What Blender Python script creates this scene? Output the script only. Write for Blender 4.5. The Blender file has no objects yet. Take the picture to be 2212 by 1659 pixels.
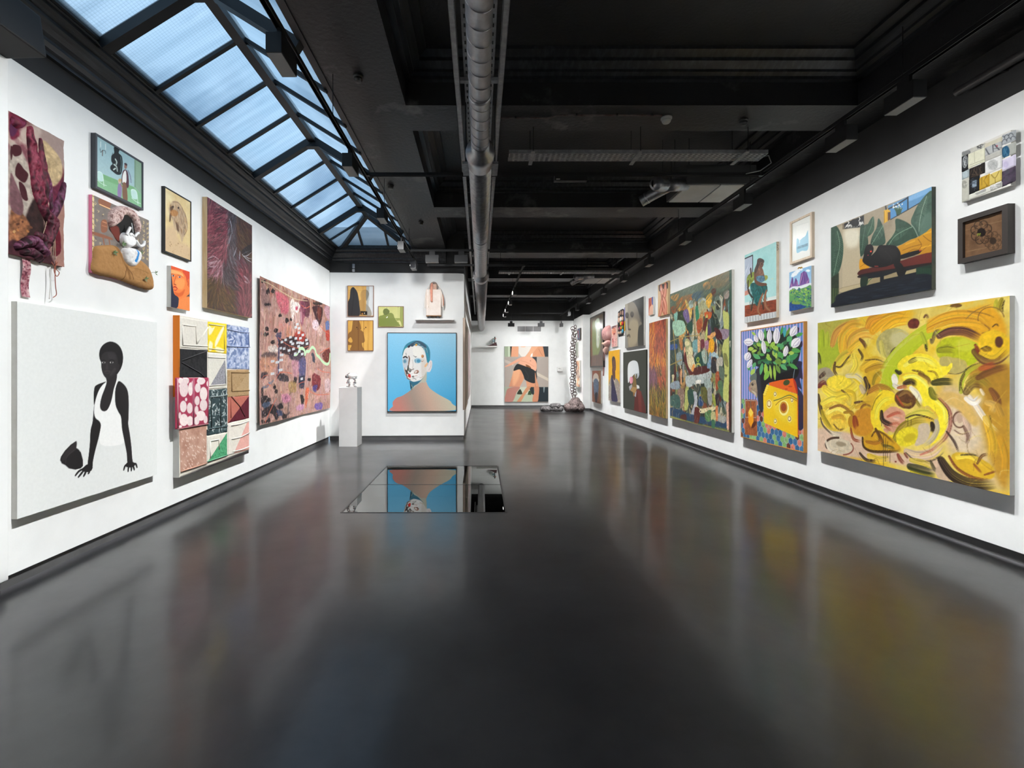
import bpy, bmesh, math, random
import numpy as np
from mathutils import Vector, Matrix

scene = bpy.context.scene
COL = scene.collection
R = math.radians

# ------------------------------------------------------------------ camera
F_PX, VPX, VPY, EYE = 1000.0, 1036.0, 802.0, 1.45       # focal length / vanishing point in a 2212x1659 frame, eye height in m
cam_d = bpy.data.cameras.new('camera')
cam_d.sensor_width = 36.0
cam_d.lens = 36.0 * F_PX / 2212.0
cam_d.shift_x = (1106.0 - VPX) / 2212.0
cam_d.shift_y = -(829.5 - VPY) / 2212.0
cam_d.clip_start = 0.05
cam = bpy.data.objects.new('camera', cam_d)
COL.objects.link(cam)
cam.location = (0, 0, EYE)
cam.rotation_euler = (R(90), 0, 0)
scene.camera = cam

# ------------------------------------------------------------------ sky, exposure
world = bpy.data.worlds.new('sky'); scene.world = world
world.use_nodes = True
wn, wl = world.node_tree.nodes, world.node_tree.links
wn.clear()
w_out = wn.new('ShaderNodeOutputWorld'); w_bg = wn.new('ShaderNodeBackground')
w_tc = wn.new('ShaderNodeTexCoord'); w_no = wn.new('ShaderNodeTexNoise'); w_cr = wn.new('ShaderNodeValToRGB')
w_no.inputs['Scale'].default_value = 3.0; w_no.inputs['Detail'].default_value = 4.0
w_cr.color_ramp.elements[0].position = 0.35; w_cr.color_ramp.elements[0].color = (0.29, 0.48, 0.66, 1)
w_cr.color_ramp.elements[1].position = 0.68; w_cr.color_ramp.elements[1].color = (0.45, 0.63, 0.80, 1)
wl.new(w_tc.outputs['Generated'], w_no.inputs['Vector']); wl.new(w_no.outputs['Fac'], w_cr.inputs['Fac'])
wl.new(w_cr.outputs['Color'], w_bg.inputs['Color']); wl.new(w_bg.outputs['Background'], w_out.inputs['Surface'])
w_bg.inputs['Strength'].default_value = 1.75
scene.view_settings.view_transform = 'Standard'
scene.view_settings.look = 'None'
scene.view_settings.gamma = 1.0
scene.view_settings.use_curve_mapping = False
scene.view_settings.exposure = 0.0
LAMP_W = 26.0                                            # watts of one track head
LAMP_COL = (0.985, 0.995, 1.0)

# ------------------------------------------------------------------ helpers: materials
def lin(c):
    c = np.asarray(c, dtype=float)
    return np.where(c <= 0.04045, c / 12.92, ((c + 0.055) / 1.055) ** 2.4)
def hx(h):
    return np.array([int(h[i:i + 2], 16) / 255.0 for i in (0, 2, 4)])
def rgba(h):
    if isinstance(h, str): h = lin(hx(h))
    return (float(h[0]), float(h[1]), float(h[2]), 1.0)

MATS = {}
def mat(name, col, rough=0.5, metal=0.0, col2=None, nscale=8.0, ndet=5.0, pos=(0.4, 0.65), bump=0.0, bscale=60.0,
        spec=0.5, emit=None, estr=0.0, stretch=None, rough2=None, coat=0.0, transmission=0.0, ior=1.5):
    """procedural principled material: two colours mixed by noise, optional bump and roughness variation"""
    if name in MATS: return MATS[name]
    m = bpy.data.materials.new(name); m.use_nodes = True
    nt = m.node_tree; n, l = nt.nodes, nt.links
    b = n['Principled BSDF']
    b.inputs['Base Color'].default_value = rgba(col)
    b.inputs['Roughness'].default_value = rough
    b.inputs['Metallic'].default_value = metal
    b.inputs['Specular IOR Level'].default_value = spec
    b.inputs['IOR'].default_value = ior
    b.inputs['Coat Weight'].default_value = coat
    b.inputs['Transmission Weight'].default_value = transmission
    tc = n.new('ShaderNodeTexCoord'); vec = tc.outputs['Object']
    if stretch:
        mp = n.new('ShaderNodeMapping'); mp.inputs['Scale'].default_value = stretch
        l.new(vec, mp.inputs['Vector']); vec = mp.outputs['Vector']
    if col2 is not None or rough2 is not None:
        no = n.new('ShaderNodeTexNoise'); no.inputs['Scale'].default_value = nscale; no.inputs['Detail'].default_value = ndet
        no.inputs['Roughness'].default_value = 0.6
        l.new(vec, no.inputs['Vector'])
        if col2 is not None:
            cr = n.new('ShaderNodeValToRGB'); e = cr.color_ramp.elements
            e[0].position, e[0].color = pos[0], rgba(col)
            e[1].position, e[1].color = pos[1], rgba(col2)
            l.new(no.outputs['Fac'], cr.inputs['Fac']); l.new(cr.outputs['Color'], b.inputs['Base Color'])
        if rough2 is not None:
            mr = n.new('ShaderNodeMapRange'); mr.inputs['From Min'].default_value = pos[0]; mr.inputs['From Max'].default_value = pos[1]
            mr.inputs['To Min'].default_value = rough; mr.inputs['To Max'].default_value = rough2
            l.new(no.outputs['Fac'], mr.inputs['Value']); l.new(mr.outputs['Result'], b.inputs['Roughness'])
    if bump:
        nb = n.new('ShaderNodeTexNoise'); nb.inputs['Scale'].default_value = bscale; nb.inputs['Detail'].default_value = 6.0
        l.new(vec, nb.inputs['Vector'])
        bp = n.new('ShaderNodeBump'); bp.inputs['Strength'].default_value = bump; bp.inputs['Distance'].default_value = 0.01
        l.new(nb.outputs['Fac'], bp.inputs['Height']); l.new(bp.outputs['Normal'], b.inputs['Normal'])
    if emit is not None:
        b.inputs['Emission Color'].default_value = rgba(emit); b.inputs['Emission Strength'].default_value = estr
    MATS[name] = m
    return m

# ------------------------------------------------------------------ helpers: objects
def tag(o, label=None, cat=None, group=None, kind=None):
    if label: o['label'] = label
    if cat: o['category'] = cat
    if group: o['group'] = group
    if kind: o['kind'] = kind
    return o
def empty(name, loc=(0, 0, 0), rz=0.0, label=None, cat=None, group=None, kind=None):
    o = bpy.data.objects.new(name, None); COL.objects.link(o)
    o.location = loc; o.rotation_euler = (0, 0, rz); o.empty_display_size = 0.1
    return tag(o, label, cat, group, kind)
def copy_tree(o, parent=None):
    c = o.copy(); COL.objects.link(c); c.parent = parent
    for ch in [x for x in bpy.data.objects if x.parent == o]: copy_tree(ch, c)
    return c

class MB:
    """collects vertices and faces, then links them as ONE mesh object"""
    def __init__(s): s.v, s.f = [], []
    def add(s, v, f):
        k = len(s.v); s.v += [tuple(p) for p in v]; s.f += [tuple(i + k for i in q) for q in f]; return s
    def box(s, a, b):
        (x0, y0, z0), (x1, y1, z1) = a, b
        return s.add([(x0, y0, z0), (x1, y0, z0), (x1, y1, z0), (x0, y1, z0), (x0, y0, z1), (x1, y0, z1), (x1, y1, z1), (x0, y1, z1)],
                     [(0, 3, 2, 1), (4, 5, 6, 7), (0, 1, 5, 4), (1, 2, 6, 5), (2, 3, 7, 6), (3, 0, 4, 7)])
    def bar(s, p, q, w, h, up=(0, 0, 1)):
        """a rectangular bar from p to q, w across, h along up"""
        p, q = Vector(p), Vector(q); d = (q - p).normalized(); u = Vector(up)
        r = d.cross(u).normalized(); u = r.cross(d).normalized()
        v = []
        for c in (p, q):
            for a, b in ((-1, -1), (1, -1), (1, 1), (-1, 1)): v.append(c + r * (a * w / 2) + u * (b * h / 2))
        return s.add(v, [(0, 1, 2, 3), (7, 6, 5, 4), (0, 4, 5, 1), (1, 5, 6, 2), (2, 6, 7, 3), (3, 7, 4, 0)])
    def prism(s, poly, y0, y1):
        """polygon in (x, z) extruded along y"""
        n = len(poly)
        v = [(x, y0, z) for x, z in poly] + [(x, y1, z) for x, z in poly]
        f = [tuple(range(n)), tuple(range(2 * n - 1, n - 1, -1))] + [(i, i + n, (i + 1) % n + n, (i + 1) % n) for i in range(n)]
        return s.add(v, f)
    def tube(s, pts, r, sides=8, caps=True):
        pts = [Vector(p) for p in pts]; n = len(pts); v = []
        rad = r if hasattr(r, '__len__') else [r] * n
        prev = None
        for i, p in enumerate(pts):
            t = (pts[min(i + 1, n - 1)] - pts[max(i - 1, 0)])
            t = t.normalized() if t.length > 1e-9 else Vector((0, 0, 1))
            a = prev if prev is not None else (Vector((1, 0, 0)) if abs(t.x) < 0.9 else Vector((0, 1, 0)))
            a = (a - t * a.dot(t)).normalized(); prev = a; b = t.cross(a)
            for k in range(sides):
                g = 2 * math.pi * k / sides
                v.append(p + (a * math.cos(g) + b * math.sin(g)) * rad[i])
        f = [(i * sides + k, i * sides + (k + 1) % sides, (i + 1) * sides + (k + 1) % sides, (i + 1) * sides + k) for i in range(n - 1) for k in range(sides)]
        if caps: f += [tuple(range(sides - 1, -1, -1)), tuple((n - 1) * sides + k for k in range(sides))]
        return s.add(v, f)
    def lathe(s, prof, axis='z', c=(0, 0, 0), sides=24):
        """prof: (radius, height) pairs"""
        v = []
        for r, h in prof:
            for k in range(sides):
                g = 2 * math.pi * k / sides; a, b = r * math.cos(g), r * math.sin(g)
                p = {'z': (a, b, h), 'y': (a, h, b), 'x': (h, a, b)}[axis]
                v.append((p[0] + c[0], p[1] + c[1], p[2] + c[2]))
        n = len(prof)
        f = [(i * sides + k, i * sides + (k + 1) % sides, (i + 1) * sides + (k + 1) % sides, (i + 1) * sides + k) for i in range(n - 1) for k in range(sides)]
        f += [tuple(range(sides - 1, -1, -1)), tuple((n - 1) * sides + k for k in range(sides))]
        return s.add(v, f)
    def ball(s, c, r, seg=12, rings=8, sc=(1, 1, 1)):
        v, f = [], []
        for i in range(rings + 1):
            a = math.pi * i / rings
            for k in range(seg):
                g = 2 * math.pi * k / seg
                v.append((c[0] + r * sc[0] * math.sin(a) * math.cos(g), c[1] + r * sc[1] * math.sin(a) * math.sin(g), c[2] + r * sc[2] * math.cos(a)))
        for i in range(rings):
            for k in range(seg):
                f.append((i * seg + k, (i + 1) * seg + k, (i + 1) * seg + (k + 1) % seg, i * seg + (k + 1) % seg))
        return s.add(v, f)
    def mesh(s, name):
        me = bpy.data.meshes.new(name); me.from_pydata(s.v, [], s.f)
        bm = bmesh.new(); bm.from_mesh(me)
        bmesh.ops.remove_doubles(bm, verts=bm.verts, dist=1e-6)
        bmesh.ops.recalc_face_normals(bm, faces=bm.faces); bm.to_mesh(me); bm.free()
        return me
    def build(s, name, m, parent=None, smooth=False, bevel=0.0, loc=None, kind=None):
        me = s.mesh(name)
        if m: me.materials.append(m)
        if smooth:
            for p in me.polygons: p.use_smooth = True
        o = bpy.data.objects.new(name, me); COL.objects.link(o)
        if parent: o.parent = parent
        if loc: o.location = loc
        if bevel:
            bv = o.modifiers.new('bevel', 'BEVEL'); bv.width = bevel; bv.segments = 2; bv.limit_method = 'ANGLE'
        if kind: o['kind'] = kind
        return o
def box(name, a, b, m, parent=None, bevel=0.0, kind=None): return MB().box(a, b).build(name, m, parent, bevel=bevel, kind=kind)
def struct(o): o['kind'] = 'structure'; return o
# ------------------------------------------------------------------ dimensions of the hall (metres)
XL, XR = -3.145, 4.06            # faces of the long walls
Y_BACK, Y_FAR = -3.5, 18.6
Z_WALL = EYE + 2.10              # top of the white lining
Z_SOF = EYE + 2.55               # soffits and beams
Z_CEIL = EYE + 2.97              # ceiling fields between the beams
PART_L, PART_R = (XL, 9.70), (-0.325, 9.80)      # partition wall, its two ends
Z_SKIRT = 0.085

M_WALL = mat('white_wall_paint', 'ecedeb', 0.85, col2='e7e8e6', nscale=3.0, bump=0.03, bscale=250)
M_BLACK = mat('black_ceiling_paint', (0.010, 0.010, 0.011), 0.55, col2=(0.022, 0.022, 0.023), nscale=2.2, ndet=9, pos=(0.35, 0.72), bump=0.35, bscale=35)
M_BEAM = mat('flaking_black_beam_paint', (0.010, 0.010, 0.011), 0.5, col2=(0.085, 0.083, 0.08), nscale=1.6, ndet=10, pos=(0.57, 0.66), bump=0.5, bscale=25)
M_BAND = mat('black_upper_wall_paint', (0.010, 0.010, 0.010), 0.7, col2=(0.015, 0.015, 0.015), nscale=3, bump=0.1)
M_MOULD = mat('satin_black_moulding',(0.012,0.013,0.015),0.38,col2=(0.04,0.042,0.046),nscale=4,ndet=8,pos=(0.45,0.7),stretch=(6,0.6,6),bump=0.15,bscale=30)
M_STEEL = mat('black_steel', (0.006, 0.0065, 0.0075), 0.5)
M_MATTE = mat('matte_black_enamel', (0.008, 0.008, 0.009), 0.5)
M_SKIRT = mat('grey_skirting', (0.085, 0.085, 0.085), 0.45, col2=(0.11, 0.11, 0.11), nscale=4)
M_GALV = mat('galvanised_steel', (0.30, 0.30, 0.31), 0.36, 0.9, col2=(0.40, 0.40, 0.41), nscale=25, pos=(0.4, 0.6), rough2=0.45)
M_GALVD = mat('dull_galvanised_tray', (0.26, 0.26, 0.265), 0.5, 0.5, col2=(0.36, 0.36, 0.365), nscale=20)

def floor_material():
    m = bpy.data.materials.new('polished_dark_concrete'); m.use_nodes = True
    n, l = m.node_tree.nodes, m.node_tree.links
    b = n['Principled BSDF']
    tc = n.new('ShaderNodeTexCoord')
    no = n.new('ShaderNodeTexNoise'); no.inputs['Scale'].default_value = 0.9; no.inputs['Detail'].default_value = 8; no.inputs['Roughness'].default_value = 0.62
    l.new(tc.outputs['Object'], no.inputs['Vector'])
    cr = n.new('ShaderNodeValToRGB'); e = cr.color_ramp.elements
    e[0].position, e[0].color = 0.32, (0.034, 0.033, 0.037, 1)
    e[1].position, e[1].color = 0.72, (0.088, 0.086, 0.091, 1)
    l.new(no.outputs['Fac'], cr.inputs['Fac'])
    # faint scuffs: short dark marks where two noises meet
    sc = n.new('ShaderNodeTexNoise'); sc.inputs['Scale'].default_value = 5.0; sc.inputs['Detail'].default_value = 9; sc.inputs['Roughness'].default_value = 0.7; sc.inputs['Distortion'].default_value = 0.6
    mp = n.new('ShaderNodeMapping'); mp.inputs['Scale'].default_value = (1.0,0.45,1.0); l.new(tc.outputs['Object'],mp.inputs['Vector']); l.new(mp.outputs['Vector'],sc.inputs['Vector'])
    rp = n.new('ShaderNodeMapRange'); rp.inputs['From Min'].default_value = 0.66; rp.inputs['From Max'].default_value = 0.74; rp.inputs['To Max'].default_value = 0.45; l.new(sc.outputs['Fac'],rp.inputs['Value'])
    m2 = n.new('ShaderNodeMix'); m2.data_type = 'RGBA'
    l.new(rp.outputs['Result'], m2.inputs['Factor']); l.new(cr.outputs['Color'], m2.inputs['A']); m2.inputs['B'].default_value = (0.016, 0.016, 0.017, 1)
    l.new(m2.outputs['Result'], b.inputs['Base Color'])
    rn = n.new('ShaderNodeTexNoise'); rn.inputs['Scale'].default_value = 1.3; rn.inputs['Detail'].default_value = 6
    l.new(tc.outputs['Object'], rn.inputs['Vector'])
    mr = n.new('ShaderNodeMapRange'); mr.inputs['From Min'].default_value = 0.35; mr.inputs['From Max'].default_value = 0.7
    mr.inputs['To Min'].default_value = 0.28; mr.inputs['To Max'].default_value = 0.34
    l.new(rn.outputs['Fac'], mr.inputs['Value']); l.new(mr.outputs['Result'], b.inputs['Roughness'])
    bn = n.new('ShaderNodeTexNoise'); bn.inputs['Scale'].default_value = 3.0; bn.inputs['Detail'].default_value = 3
    l.new(tc.outputs['Object'], bn.inputs['Vector'])
    bp = n.new('ShaderNodeBump'); bp.inputs['Strength'].default_value = 0.06; bp.inputs['Distance'].default_value = 0.02
    l.new(bn.outputs['Fac'], bp.inputs['Height']); l.new(bp.outputs['Normal'], b.inputs['Normal'])
    b.inputs['IOR'].default_value = 1.5; b.inputs['Specular IOR Level'].default_value = 0.42; b.inputs['Coat Weight'].default_value = 0.32; b.inputs['Coat Roughness'].default_value = 0.12
    return m
M_FLOOR = floor_material()

# floor, with an opening for the glass panel
HX0, HX1, HY0, HY1, HYM = -1.427, 0.285, 4.74, 7.11, 5.92
fx, fy = [XL - 0.2, HX0, HX1, XR + 0.2], [Y_BACK, HY0, HY1, Y_FAR + 0.1]
mb = MB()
for i in range(3):
    for j in range(3):
        if (i, j) != (1, 1): mb.box((fx[i], fy[j], -0.15), (fx[i + 1], fy[j + 1], 0))
struct(mb.build('floor', M_FLOOR))

# walls
struct(box('wall_left', (XL - 0.2, Y_BACK, Z_SKIRT), (XL, 9.72, Z_WALL), M_WALL))
struct(box('wall_left_near', (XL - 0.05, Y_BACK, Z_SKIRT), (XL + 0.062, 3.03, Z_SOF + 0.4), M_WALL, bevel=0.004))
struct(box('wall_right', (XR, Y_BACK, Z_SKIRT), (XR + 0.2, Y_FAR, Z_WALL), M_WALL))
struct(box('wall_right_far', (3.79, 17.0, Z_SKIRT), (XR + 0.05, Y_FAR, Z_WALL - 0.02), M_WALL, bevel=0.004))
struct(box('wall_far', (-0.6, Y_FAR, Z_SKIRT), (XR + 0.2, Y_FAR + 0.15, EYE + 2.03), M_WALL))
struct(box('wall_back', (XL - 0.2, Y_BACK - 0.15, 0), (XR + 0.2, Y_BACK, Z_CEIL), M_WALL))
ang_p = math.atan2(PART_R[1] - PART_L[1], PART_R[0] - PART_L[0])
Z_PART = EYE + 2.075
mb = MB()
pl, pr = PART_L, PART_R
mb.add([(pl[0],pl[1],Z_SKIRT),(pr[0],pr[1],Z_SKIRT),(pr[0],Y_FAR,Z_SKIRT),(pr[0] - 0.12,Y_FAR,Z_SKIRT),(pr[0] - 0.12,pr[1] + 0.12,Z_SKIRT),(pl[0],pl[1] + 0.12,Z_SKIRT)] +
       [(pl[0],pl[1],Z_PART),(pr[0],pr[1],Z_PART),(pr[0],Y_FAR,Z_PART - 0.03),(pr[0] - 0.12,Y_FAR,Z_PART - 0.03),(pr[0] - 0.12,pr[1] + 0.12,Z_PART),(pl[0],pl[1] + 0.12,Z_PART)],
       [(0, 5, 4, 1), (1, 4, 3, 2), (6, 7, 10, 11), (7, 8, 9, 10), (0, 1, 7, 6), (1, 2, 8, 7), (2, 3, 9, 8), (3, 4, 10, 9), (4, 5, 11, 10), (5, 0, 6, 11)])
struct(mb.build('wall_partition', M_WALL, bevel=0.012))

# skirtings set back under the white lining
struct(box('baseboard_left', (XL - 0.2, Y_BACK, 0.0), (XL - 0.018, 9.7, Z_SKIRT), M_SKIRT))
struct(box('baseboard_left_near', (XL - 0.02, Y_BACK, 0.0), (XL + 0.04, 3.0, Z_SKIRT), M_SKIRT))
struct(box('baseboard_right', (XR + 0.018, Y_BACK, 0.0), (XR + 0.2, Y_FAR, Z_SKIRT), M_SKIRT))
struct(box('baseboard_right_far', (3.81, 17.02, 0.0), (XR, Y_FAR, Z_SKIRT), M_SKIRT))
struct(box('baseboard_far', (-0.5, Y_FAR + 0.015, 0.0), (XR, Y_FAR + 0.15, Z_SKIRT), M_SKIRT))
mb = MB()
mb.add([(pl[0],pl[1] + 0.018,0),(pr[0] - 0.018,pr[1] + 0.018,0),(pr[0] - 0.018,Y_FAR,0),(pr[0] - 0.1,Y_FAR,0),(pr[0] - 0.1,pr[1] + 0.1,0),(pl[0],pl[1] + 0.1,0)] +
       [(pl[0],pl[1] + 0.018,Z_SKIRT),(pr[0] - 0.018,pr[1] + 0.018,Z_SKIRT),(pr[0] - 0.018,Y_FAR,Z_SKIRT),(pr[0] - 0.1,Y_FAR,Z_SKIRT),(pr[0] - 0.1,pr[1] + 0.1,Z_SKIRT),(pl[0],pl[1] + 0.1,Z_SKIRT)],
       [(0, 5, 4, 1), (1, 4, 3, 2), (6, 7, 10, 11), (7, 8, 9, 10), (0, 1, 7, 6), (1, 2, 8, 7), (2, 3, 9, 8), (3, 4, 10, 9), (4, 5, 11, 10), (5, 0, 6, 11)])
struct(mb.build('baseboard_partition', M_SKIRT))

# black upper walls
struct(box('wall_left_upper', (XL - 0.2, Y_BACK, Z_WALL), (XL + 0.001, 9.72, Z_SOF + 0.2), M_BAND))
struct(box('wall_right_upper', (XR - 0.001, Y_BACK, Z_WALL), (XR + 0.2, Y_FAR, Z_CEIL), M_BAND))
struct(box('wall_far_upper', (-0.6, Y_FAR - 0.002, EYE + 2.03), (XR + 0.2, Y_FAR + 0.15, Z_CEIL), M_BAND))
mb = MB()
mb.add([(pl[0], pl[1], Z_PART), (pr[0], pr[1], Z_PART), (pr[0], pr[1] + 0.12, Z_PART), (pl[0], pl[1] + 0.12, Z_PART),
        (pl[0], pl[1], Z_CEIL), (pr[0], pr[1], Z_CEIL), (pr[0], pr[1] + 0.12, Z_CEIL), (pl[0], pl[1] + 0.12, Z_CEIL)],
       [(0, 3, 2, 1), (4, 5, 6, 7), (0, 1, 5, 4), (1, 2, 6, 5), (2, 3, 7, 6), (3, 0, 4, 7)])
mb.box((pr[0] - 0.12, pr[1], Z_PART - 0.03), (pr[0] - 0.001, Y_FAR, Z_CEIL))
struct(mb.build('wall_partition_upper', M_BAND))

# ceiling with beams; mouldings run round the fields
SKX0, SKX1, SKY0, SKY1 = -2.94, -1.37, -1.81, 9.70       # skylight opening
SOFX = -0.71                                             # right edge of the soffit beside the skylight
RBX = 3.63                                               # left edge of the beam along the right wall
ceil = struct(box('ceiling', (SOFX - 0.1, Y_BACK, Z_CEIL), (XR + 0.2, Y_FAR + 0.1, Z_CEIL + 0.12), M_BLACK))
box('soffit', (SKX1, Y_BACK, Z_SOF), (SOFX, 9.82, Z_CEIL + 0.05), M_BEAM, ceil)
box('soffit', (SKX0 - 0.4, Y_BACK, Z_SOF + 0.05), (SKX1, SKY0, Z_SOF + 0.4), M_BLACK, ceil)
box('soffit', (XL - 0.2, 9.70, Z_SOF + 0.06), (SOFX, Y_FAR, Z_CEIL + 0.05), M_BLACK, ceil)
box('beam', (RBX, Y_BACK, Z_SOF), (XR, Y_FAR, Z_CEIL), M_BEAM, ceil)
BEAMS = [(-1.1, -0.63), (1.69, 2.16), (4.44, 4.91), (7.2, 7.67), (9.95, 10.42), (12.7, 13.17), (15.5, 15.97)]
for a, b in BEAMS: box('beam', (SOFX, a, Z_SOF), (RBX, b, Z_CEIL), M_BEAM, ceil)
edges = [Y_BACK] + [e for ab in BEAMS for e in ab] + [Y_FAR]
for k in range(0, len(edges), 2):
    y0, y1 = edges[k], edges[k + 1]
    for nm,prof in (('moulding',[(0,0),(0.05,0),(0.05,0.03),(0.09,0.045),(0.09,0.07),(0.15,0.11),(0.15,0.14),(0.22,0.17),(0.22,0.2),(0,0.2)]),):
        P = [(SOFX + x, Z_CEIL - 0.2 + z) for x, z in prof]
        MB().prism(P, y0, y1).build(nm, M_MOULD, ceil)
        P = [(RBX - x, Z_CEIL - 0.2 + z) for x, z in prof]
        MB().prism(P, y0, y1).build(nm, M_MOULD, ceil)
        for yy, sg in ((y0, 1), (y1, -1)):
            n = len(prof); v = [(xx, yy + sg * x, Z_CEIL - 0.2 + z) for xx in (SOFX, RBX) for x, z in prof]
            MB().add(v,[tuple(range(n)),tuple(range(2 * n - 1,n - 1,-1))] + [(i,i + n,(i + 1) % n + n,(i + 1) % n) for i in range(n)]).build(nm,M_MOULD,ceil)

# left cornice under the skylight, and its return over the partition
prof = [(0, 2.28), (0.035, 2.28), (0.035, 2.305), (0.06, 2.315), (0.075, 2.345), (0.075, 2.37), (0.10, 2.385), (0.12, 2.42), (0.14, 2.45), (0.14, 2.475),
        (0.17, 2.485), (0.185, 2.51), (0.185, 2.53), (0.207, 2.535), (0.207, 2.60), (0, 2.60)]
struct(MB().prism([(XL + x, EYE + z) for x, z in prof], Y_BACK, 9.72).build('trim_1', M_MOULD))
mb = MB(); n = len(prof)
mb.add([(xx, 9.72 + (0.05 if xx > -2 else 0) - x * 0.9, EYE + z) for xx in (XL, SOFX) for x, z in prof],
       [tuple(range(n)), tuple(range(2 * n - 1, n - 1, -1))] + [(i, i + n, (i + 1) % n + n, (i + 1) % n) for i in range(n)])
struct(mb.build('trim_2', M_MOULD))
struct(box('roof_slab', (XL - 0.3, Y_BACK, Z_SOF + 0.02), (SKX0, 9.9, Z_SOF + 0.07), M_BLACK))  # unseen roof slab added to stop light leaking in beside the skylight

# ------------------------------------------------------------------ skylight: hipped glass roof on black steel rafters
def pane_material():
    m = bpy.data.materials.new('wired_roof_glass'); m.use_nodes = True
    n, l = m.node_tree.nodes, m.node_tree.links; n.clear()
    out = n.new('ShaderNodeOutputMaterial'); tr = n.new('ShaderNodeBsdfTransparent'); tl = n.new('ShaderNodeBsdfTranslucent'); gl = n.new('ShaderNodeBsdfGlossy')
    tc = n.new('ShaderNodeTexCoord'); mp = n.new('ShaderNodeMapping'); mp.inputs['Scale'].default_value = (0.5, 9.0, 0.5)
    no = n.new('ShaderNodeTexNoise'); no.inputs['Scale'].default_value = 1.6; no.inputs['Detail'].default_value = 6
    l.new(tc.outputs['Object'], mp.inputs['Vector']); l.new(mp.outputs['Vector'], no.inputs['Vector'])
    dn = n.new('ShaderNodeTexNoise'); dn.inputs['Scale'].default_value = 1.1; dn.inputs['Detail'].default_value = 7
    l.new(tc.outputs['Object'], dn.inputs['Vector'])
    br = n.new('ShaderNodeTexBrick')                       # the wire mesh in the glass
    br.offset = 0.0; br.inputs['Scale'].default_value = 1.0; br.inputs['Brick Width'].default_value = 0.022; br.inputs['Row Height'].default_value = 0.022
    br.inputs['Mortar Size'].default_value = 0.0012; br.inputs['Color1'].default_value = (1,1,1,1); br.inputs['Color2'].default_value = (1,1,1,1); br.inputs['Mortar'].default_value = (0.75,0.75,0.75,1)
    l.new(tc.outputs['Object'], br.inputs['Vector'])
    cr = n.new('ShaderNodeValToRGB'); e = cr.color_ramp.elements
    e[0].position, e[0].color = 0.3, (0.84, 0.87, 0.90, 1); e[1].position, e[1].color = 0.7, (0.97, 0.98, 1.0, 1)
    l.new(no.outputs['Fac'], cr.inputs['Fac'])
    cd = n.new('ShaderNodeValToRGB'); e = cd.color_ramp.elements
    e[0].position, e[0].color = 0.3, (0.72, 0.76, 0.80, 1); e[1].position, e[1].color = 0.55, (1, 1, 1, 1)
    l.new(dn.outputs['Fac'], cd.inputs['Fac'])
    m1 = n.new('ShaderNodeMix'); m1.data_type = 'RGBA'; m1.blend_type = 'MULTIPLY'; m1.inputs['Factor'].default_value = 1
    l.new(cr.outputs['Color'], m1.inputs['A']); l.new(cd.outputs['Color'], m1.inputs['B'])
    m2 = n.new('ShaderNodeMix'); m2.data_type = 'RGBA'; m2.blend_type = 'MULTIPLY'; m2.inputs['Factor'].default_value = 1
    l.new(m1.outputs['Result'], m2.inputs['A']); l.new(br.outputs['Color'], m2.inputs['B'])
    for b in (tr, tl): l.new(m2.outputs['Result'], b.inputs['Color'])
    gl.inputs['Roughness'].default_value = 0.1
    s1 = n.new('ShaderNodeMixShader'); s1.inputs['Fac'].default_value = 0.3
    l.new(tr.outputs[0], s1.inputs[1]); l.new(tl.outputs[0], s1.inputs[2])
    s2 = n.new('ShaderNodeMixShader'); s2.inputs['Fac'].default_value = 0.03
    l.new(s1.outputs[0], s2.inputs[1]); l.new(gl.outputs[0], s2.inputs[2])
    l.new(s2.outputs[0], out.inputs['Surface'])
    return m
M_PANE = pane_material()
sky = empty('window_1', (0, 0, 0), kind='structure')
XM, ZB, ZR = (SKX0 + SKX1) / 2, Z_SOF, EYE + 3.04
YH0, YH1 = SKY0 + 0.87, SKY1 - 0.87                      # ends of the ridge
def slope_pt(side, y, s):
    """s = 0 at the kerb, 1 at the ridge"""
    x0 = SKX0 if side < 0 else SKX1
    return Vector((x0 + (XM - x0) * s, y, ZB + (ZR - ZB) * s))
RAFT = [3.59 + 0.6 * k for k in range(-9, 10)]
for y in RAFT:
    thick = abs(((y - 3.59) / 2.4) - round((y - 3.59) / 2.4)) < 0.01
    w, h = (0.085, 0.085) if thick else (0.04, 0.035)
    for sd in (-1, 1):
        top = 1.0
        if y > YH1: top = (SKY1 - y) / 0.87
        if y < YH0: top = (y - SKY0) / 0.87
        if top < 0.12: continue
        a, b = slope_pt(sd, y, 0), slope_pt(sd, y, top)
        nrm = Vector((-(ZR - ZB), 0, (XM - SKX0))).normalized() if sd < 0 else Vector(((ZR - ZB), 0, (XM - SKX0))).normalized()
        MB().bar(a - nrm * h / 2, b - nrm * h / 2, w, h, nrm).build('rafter', M_STEEL, sky)
    if thick and YH0 < y < YH1:
        g = [slope_pt(-1, y, 0.78), slope_pt(1, y, 0.78)]
        MB().prism([(g[0].x,g[0].z - 0.03),(XM,ZR - 0.02),(g[1].x,g[1].z - 0.03),(XM + 0.08,ZR - 0.15),(XM - 0.08,ZR - 0.15)],y - 0.04,y + 0.04).build('gusset',M_STEEL,sky)
MB().bar((XM, YH0, ZR - 0.04), (XM, YH1, ZR - 0.04), 0.09, 0.10).build('ridge_beam', M_STEEL, sky)
for ye, yr in ((SKY1, YH1), (SKY0, YH0)):
    for xc in (SKX0, SKX1):
        MB().bar((xc, ye, ZB - 0.04), (XM, yr, ZR - 0.04), 0.09, 0.10).build('hip_rafter', M_STEEL, sky)
    for f in (0.33, 0.67):
        x = SKX0 + (SKX1 - SKX0) * f; s = 0.66 - 0.03
        MB().bar((x, ye, ZB - 0.02), (x, ye + (yr - ye) * s, ZB + (ZR - ZB) * s - 0.02), 0.04, 0.045).build('jack_rafter', M_STEEL, sky)
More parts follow.
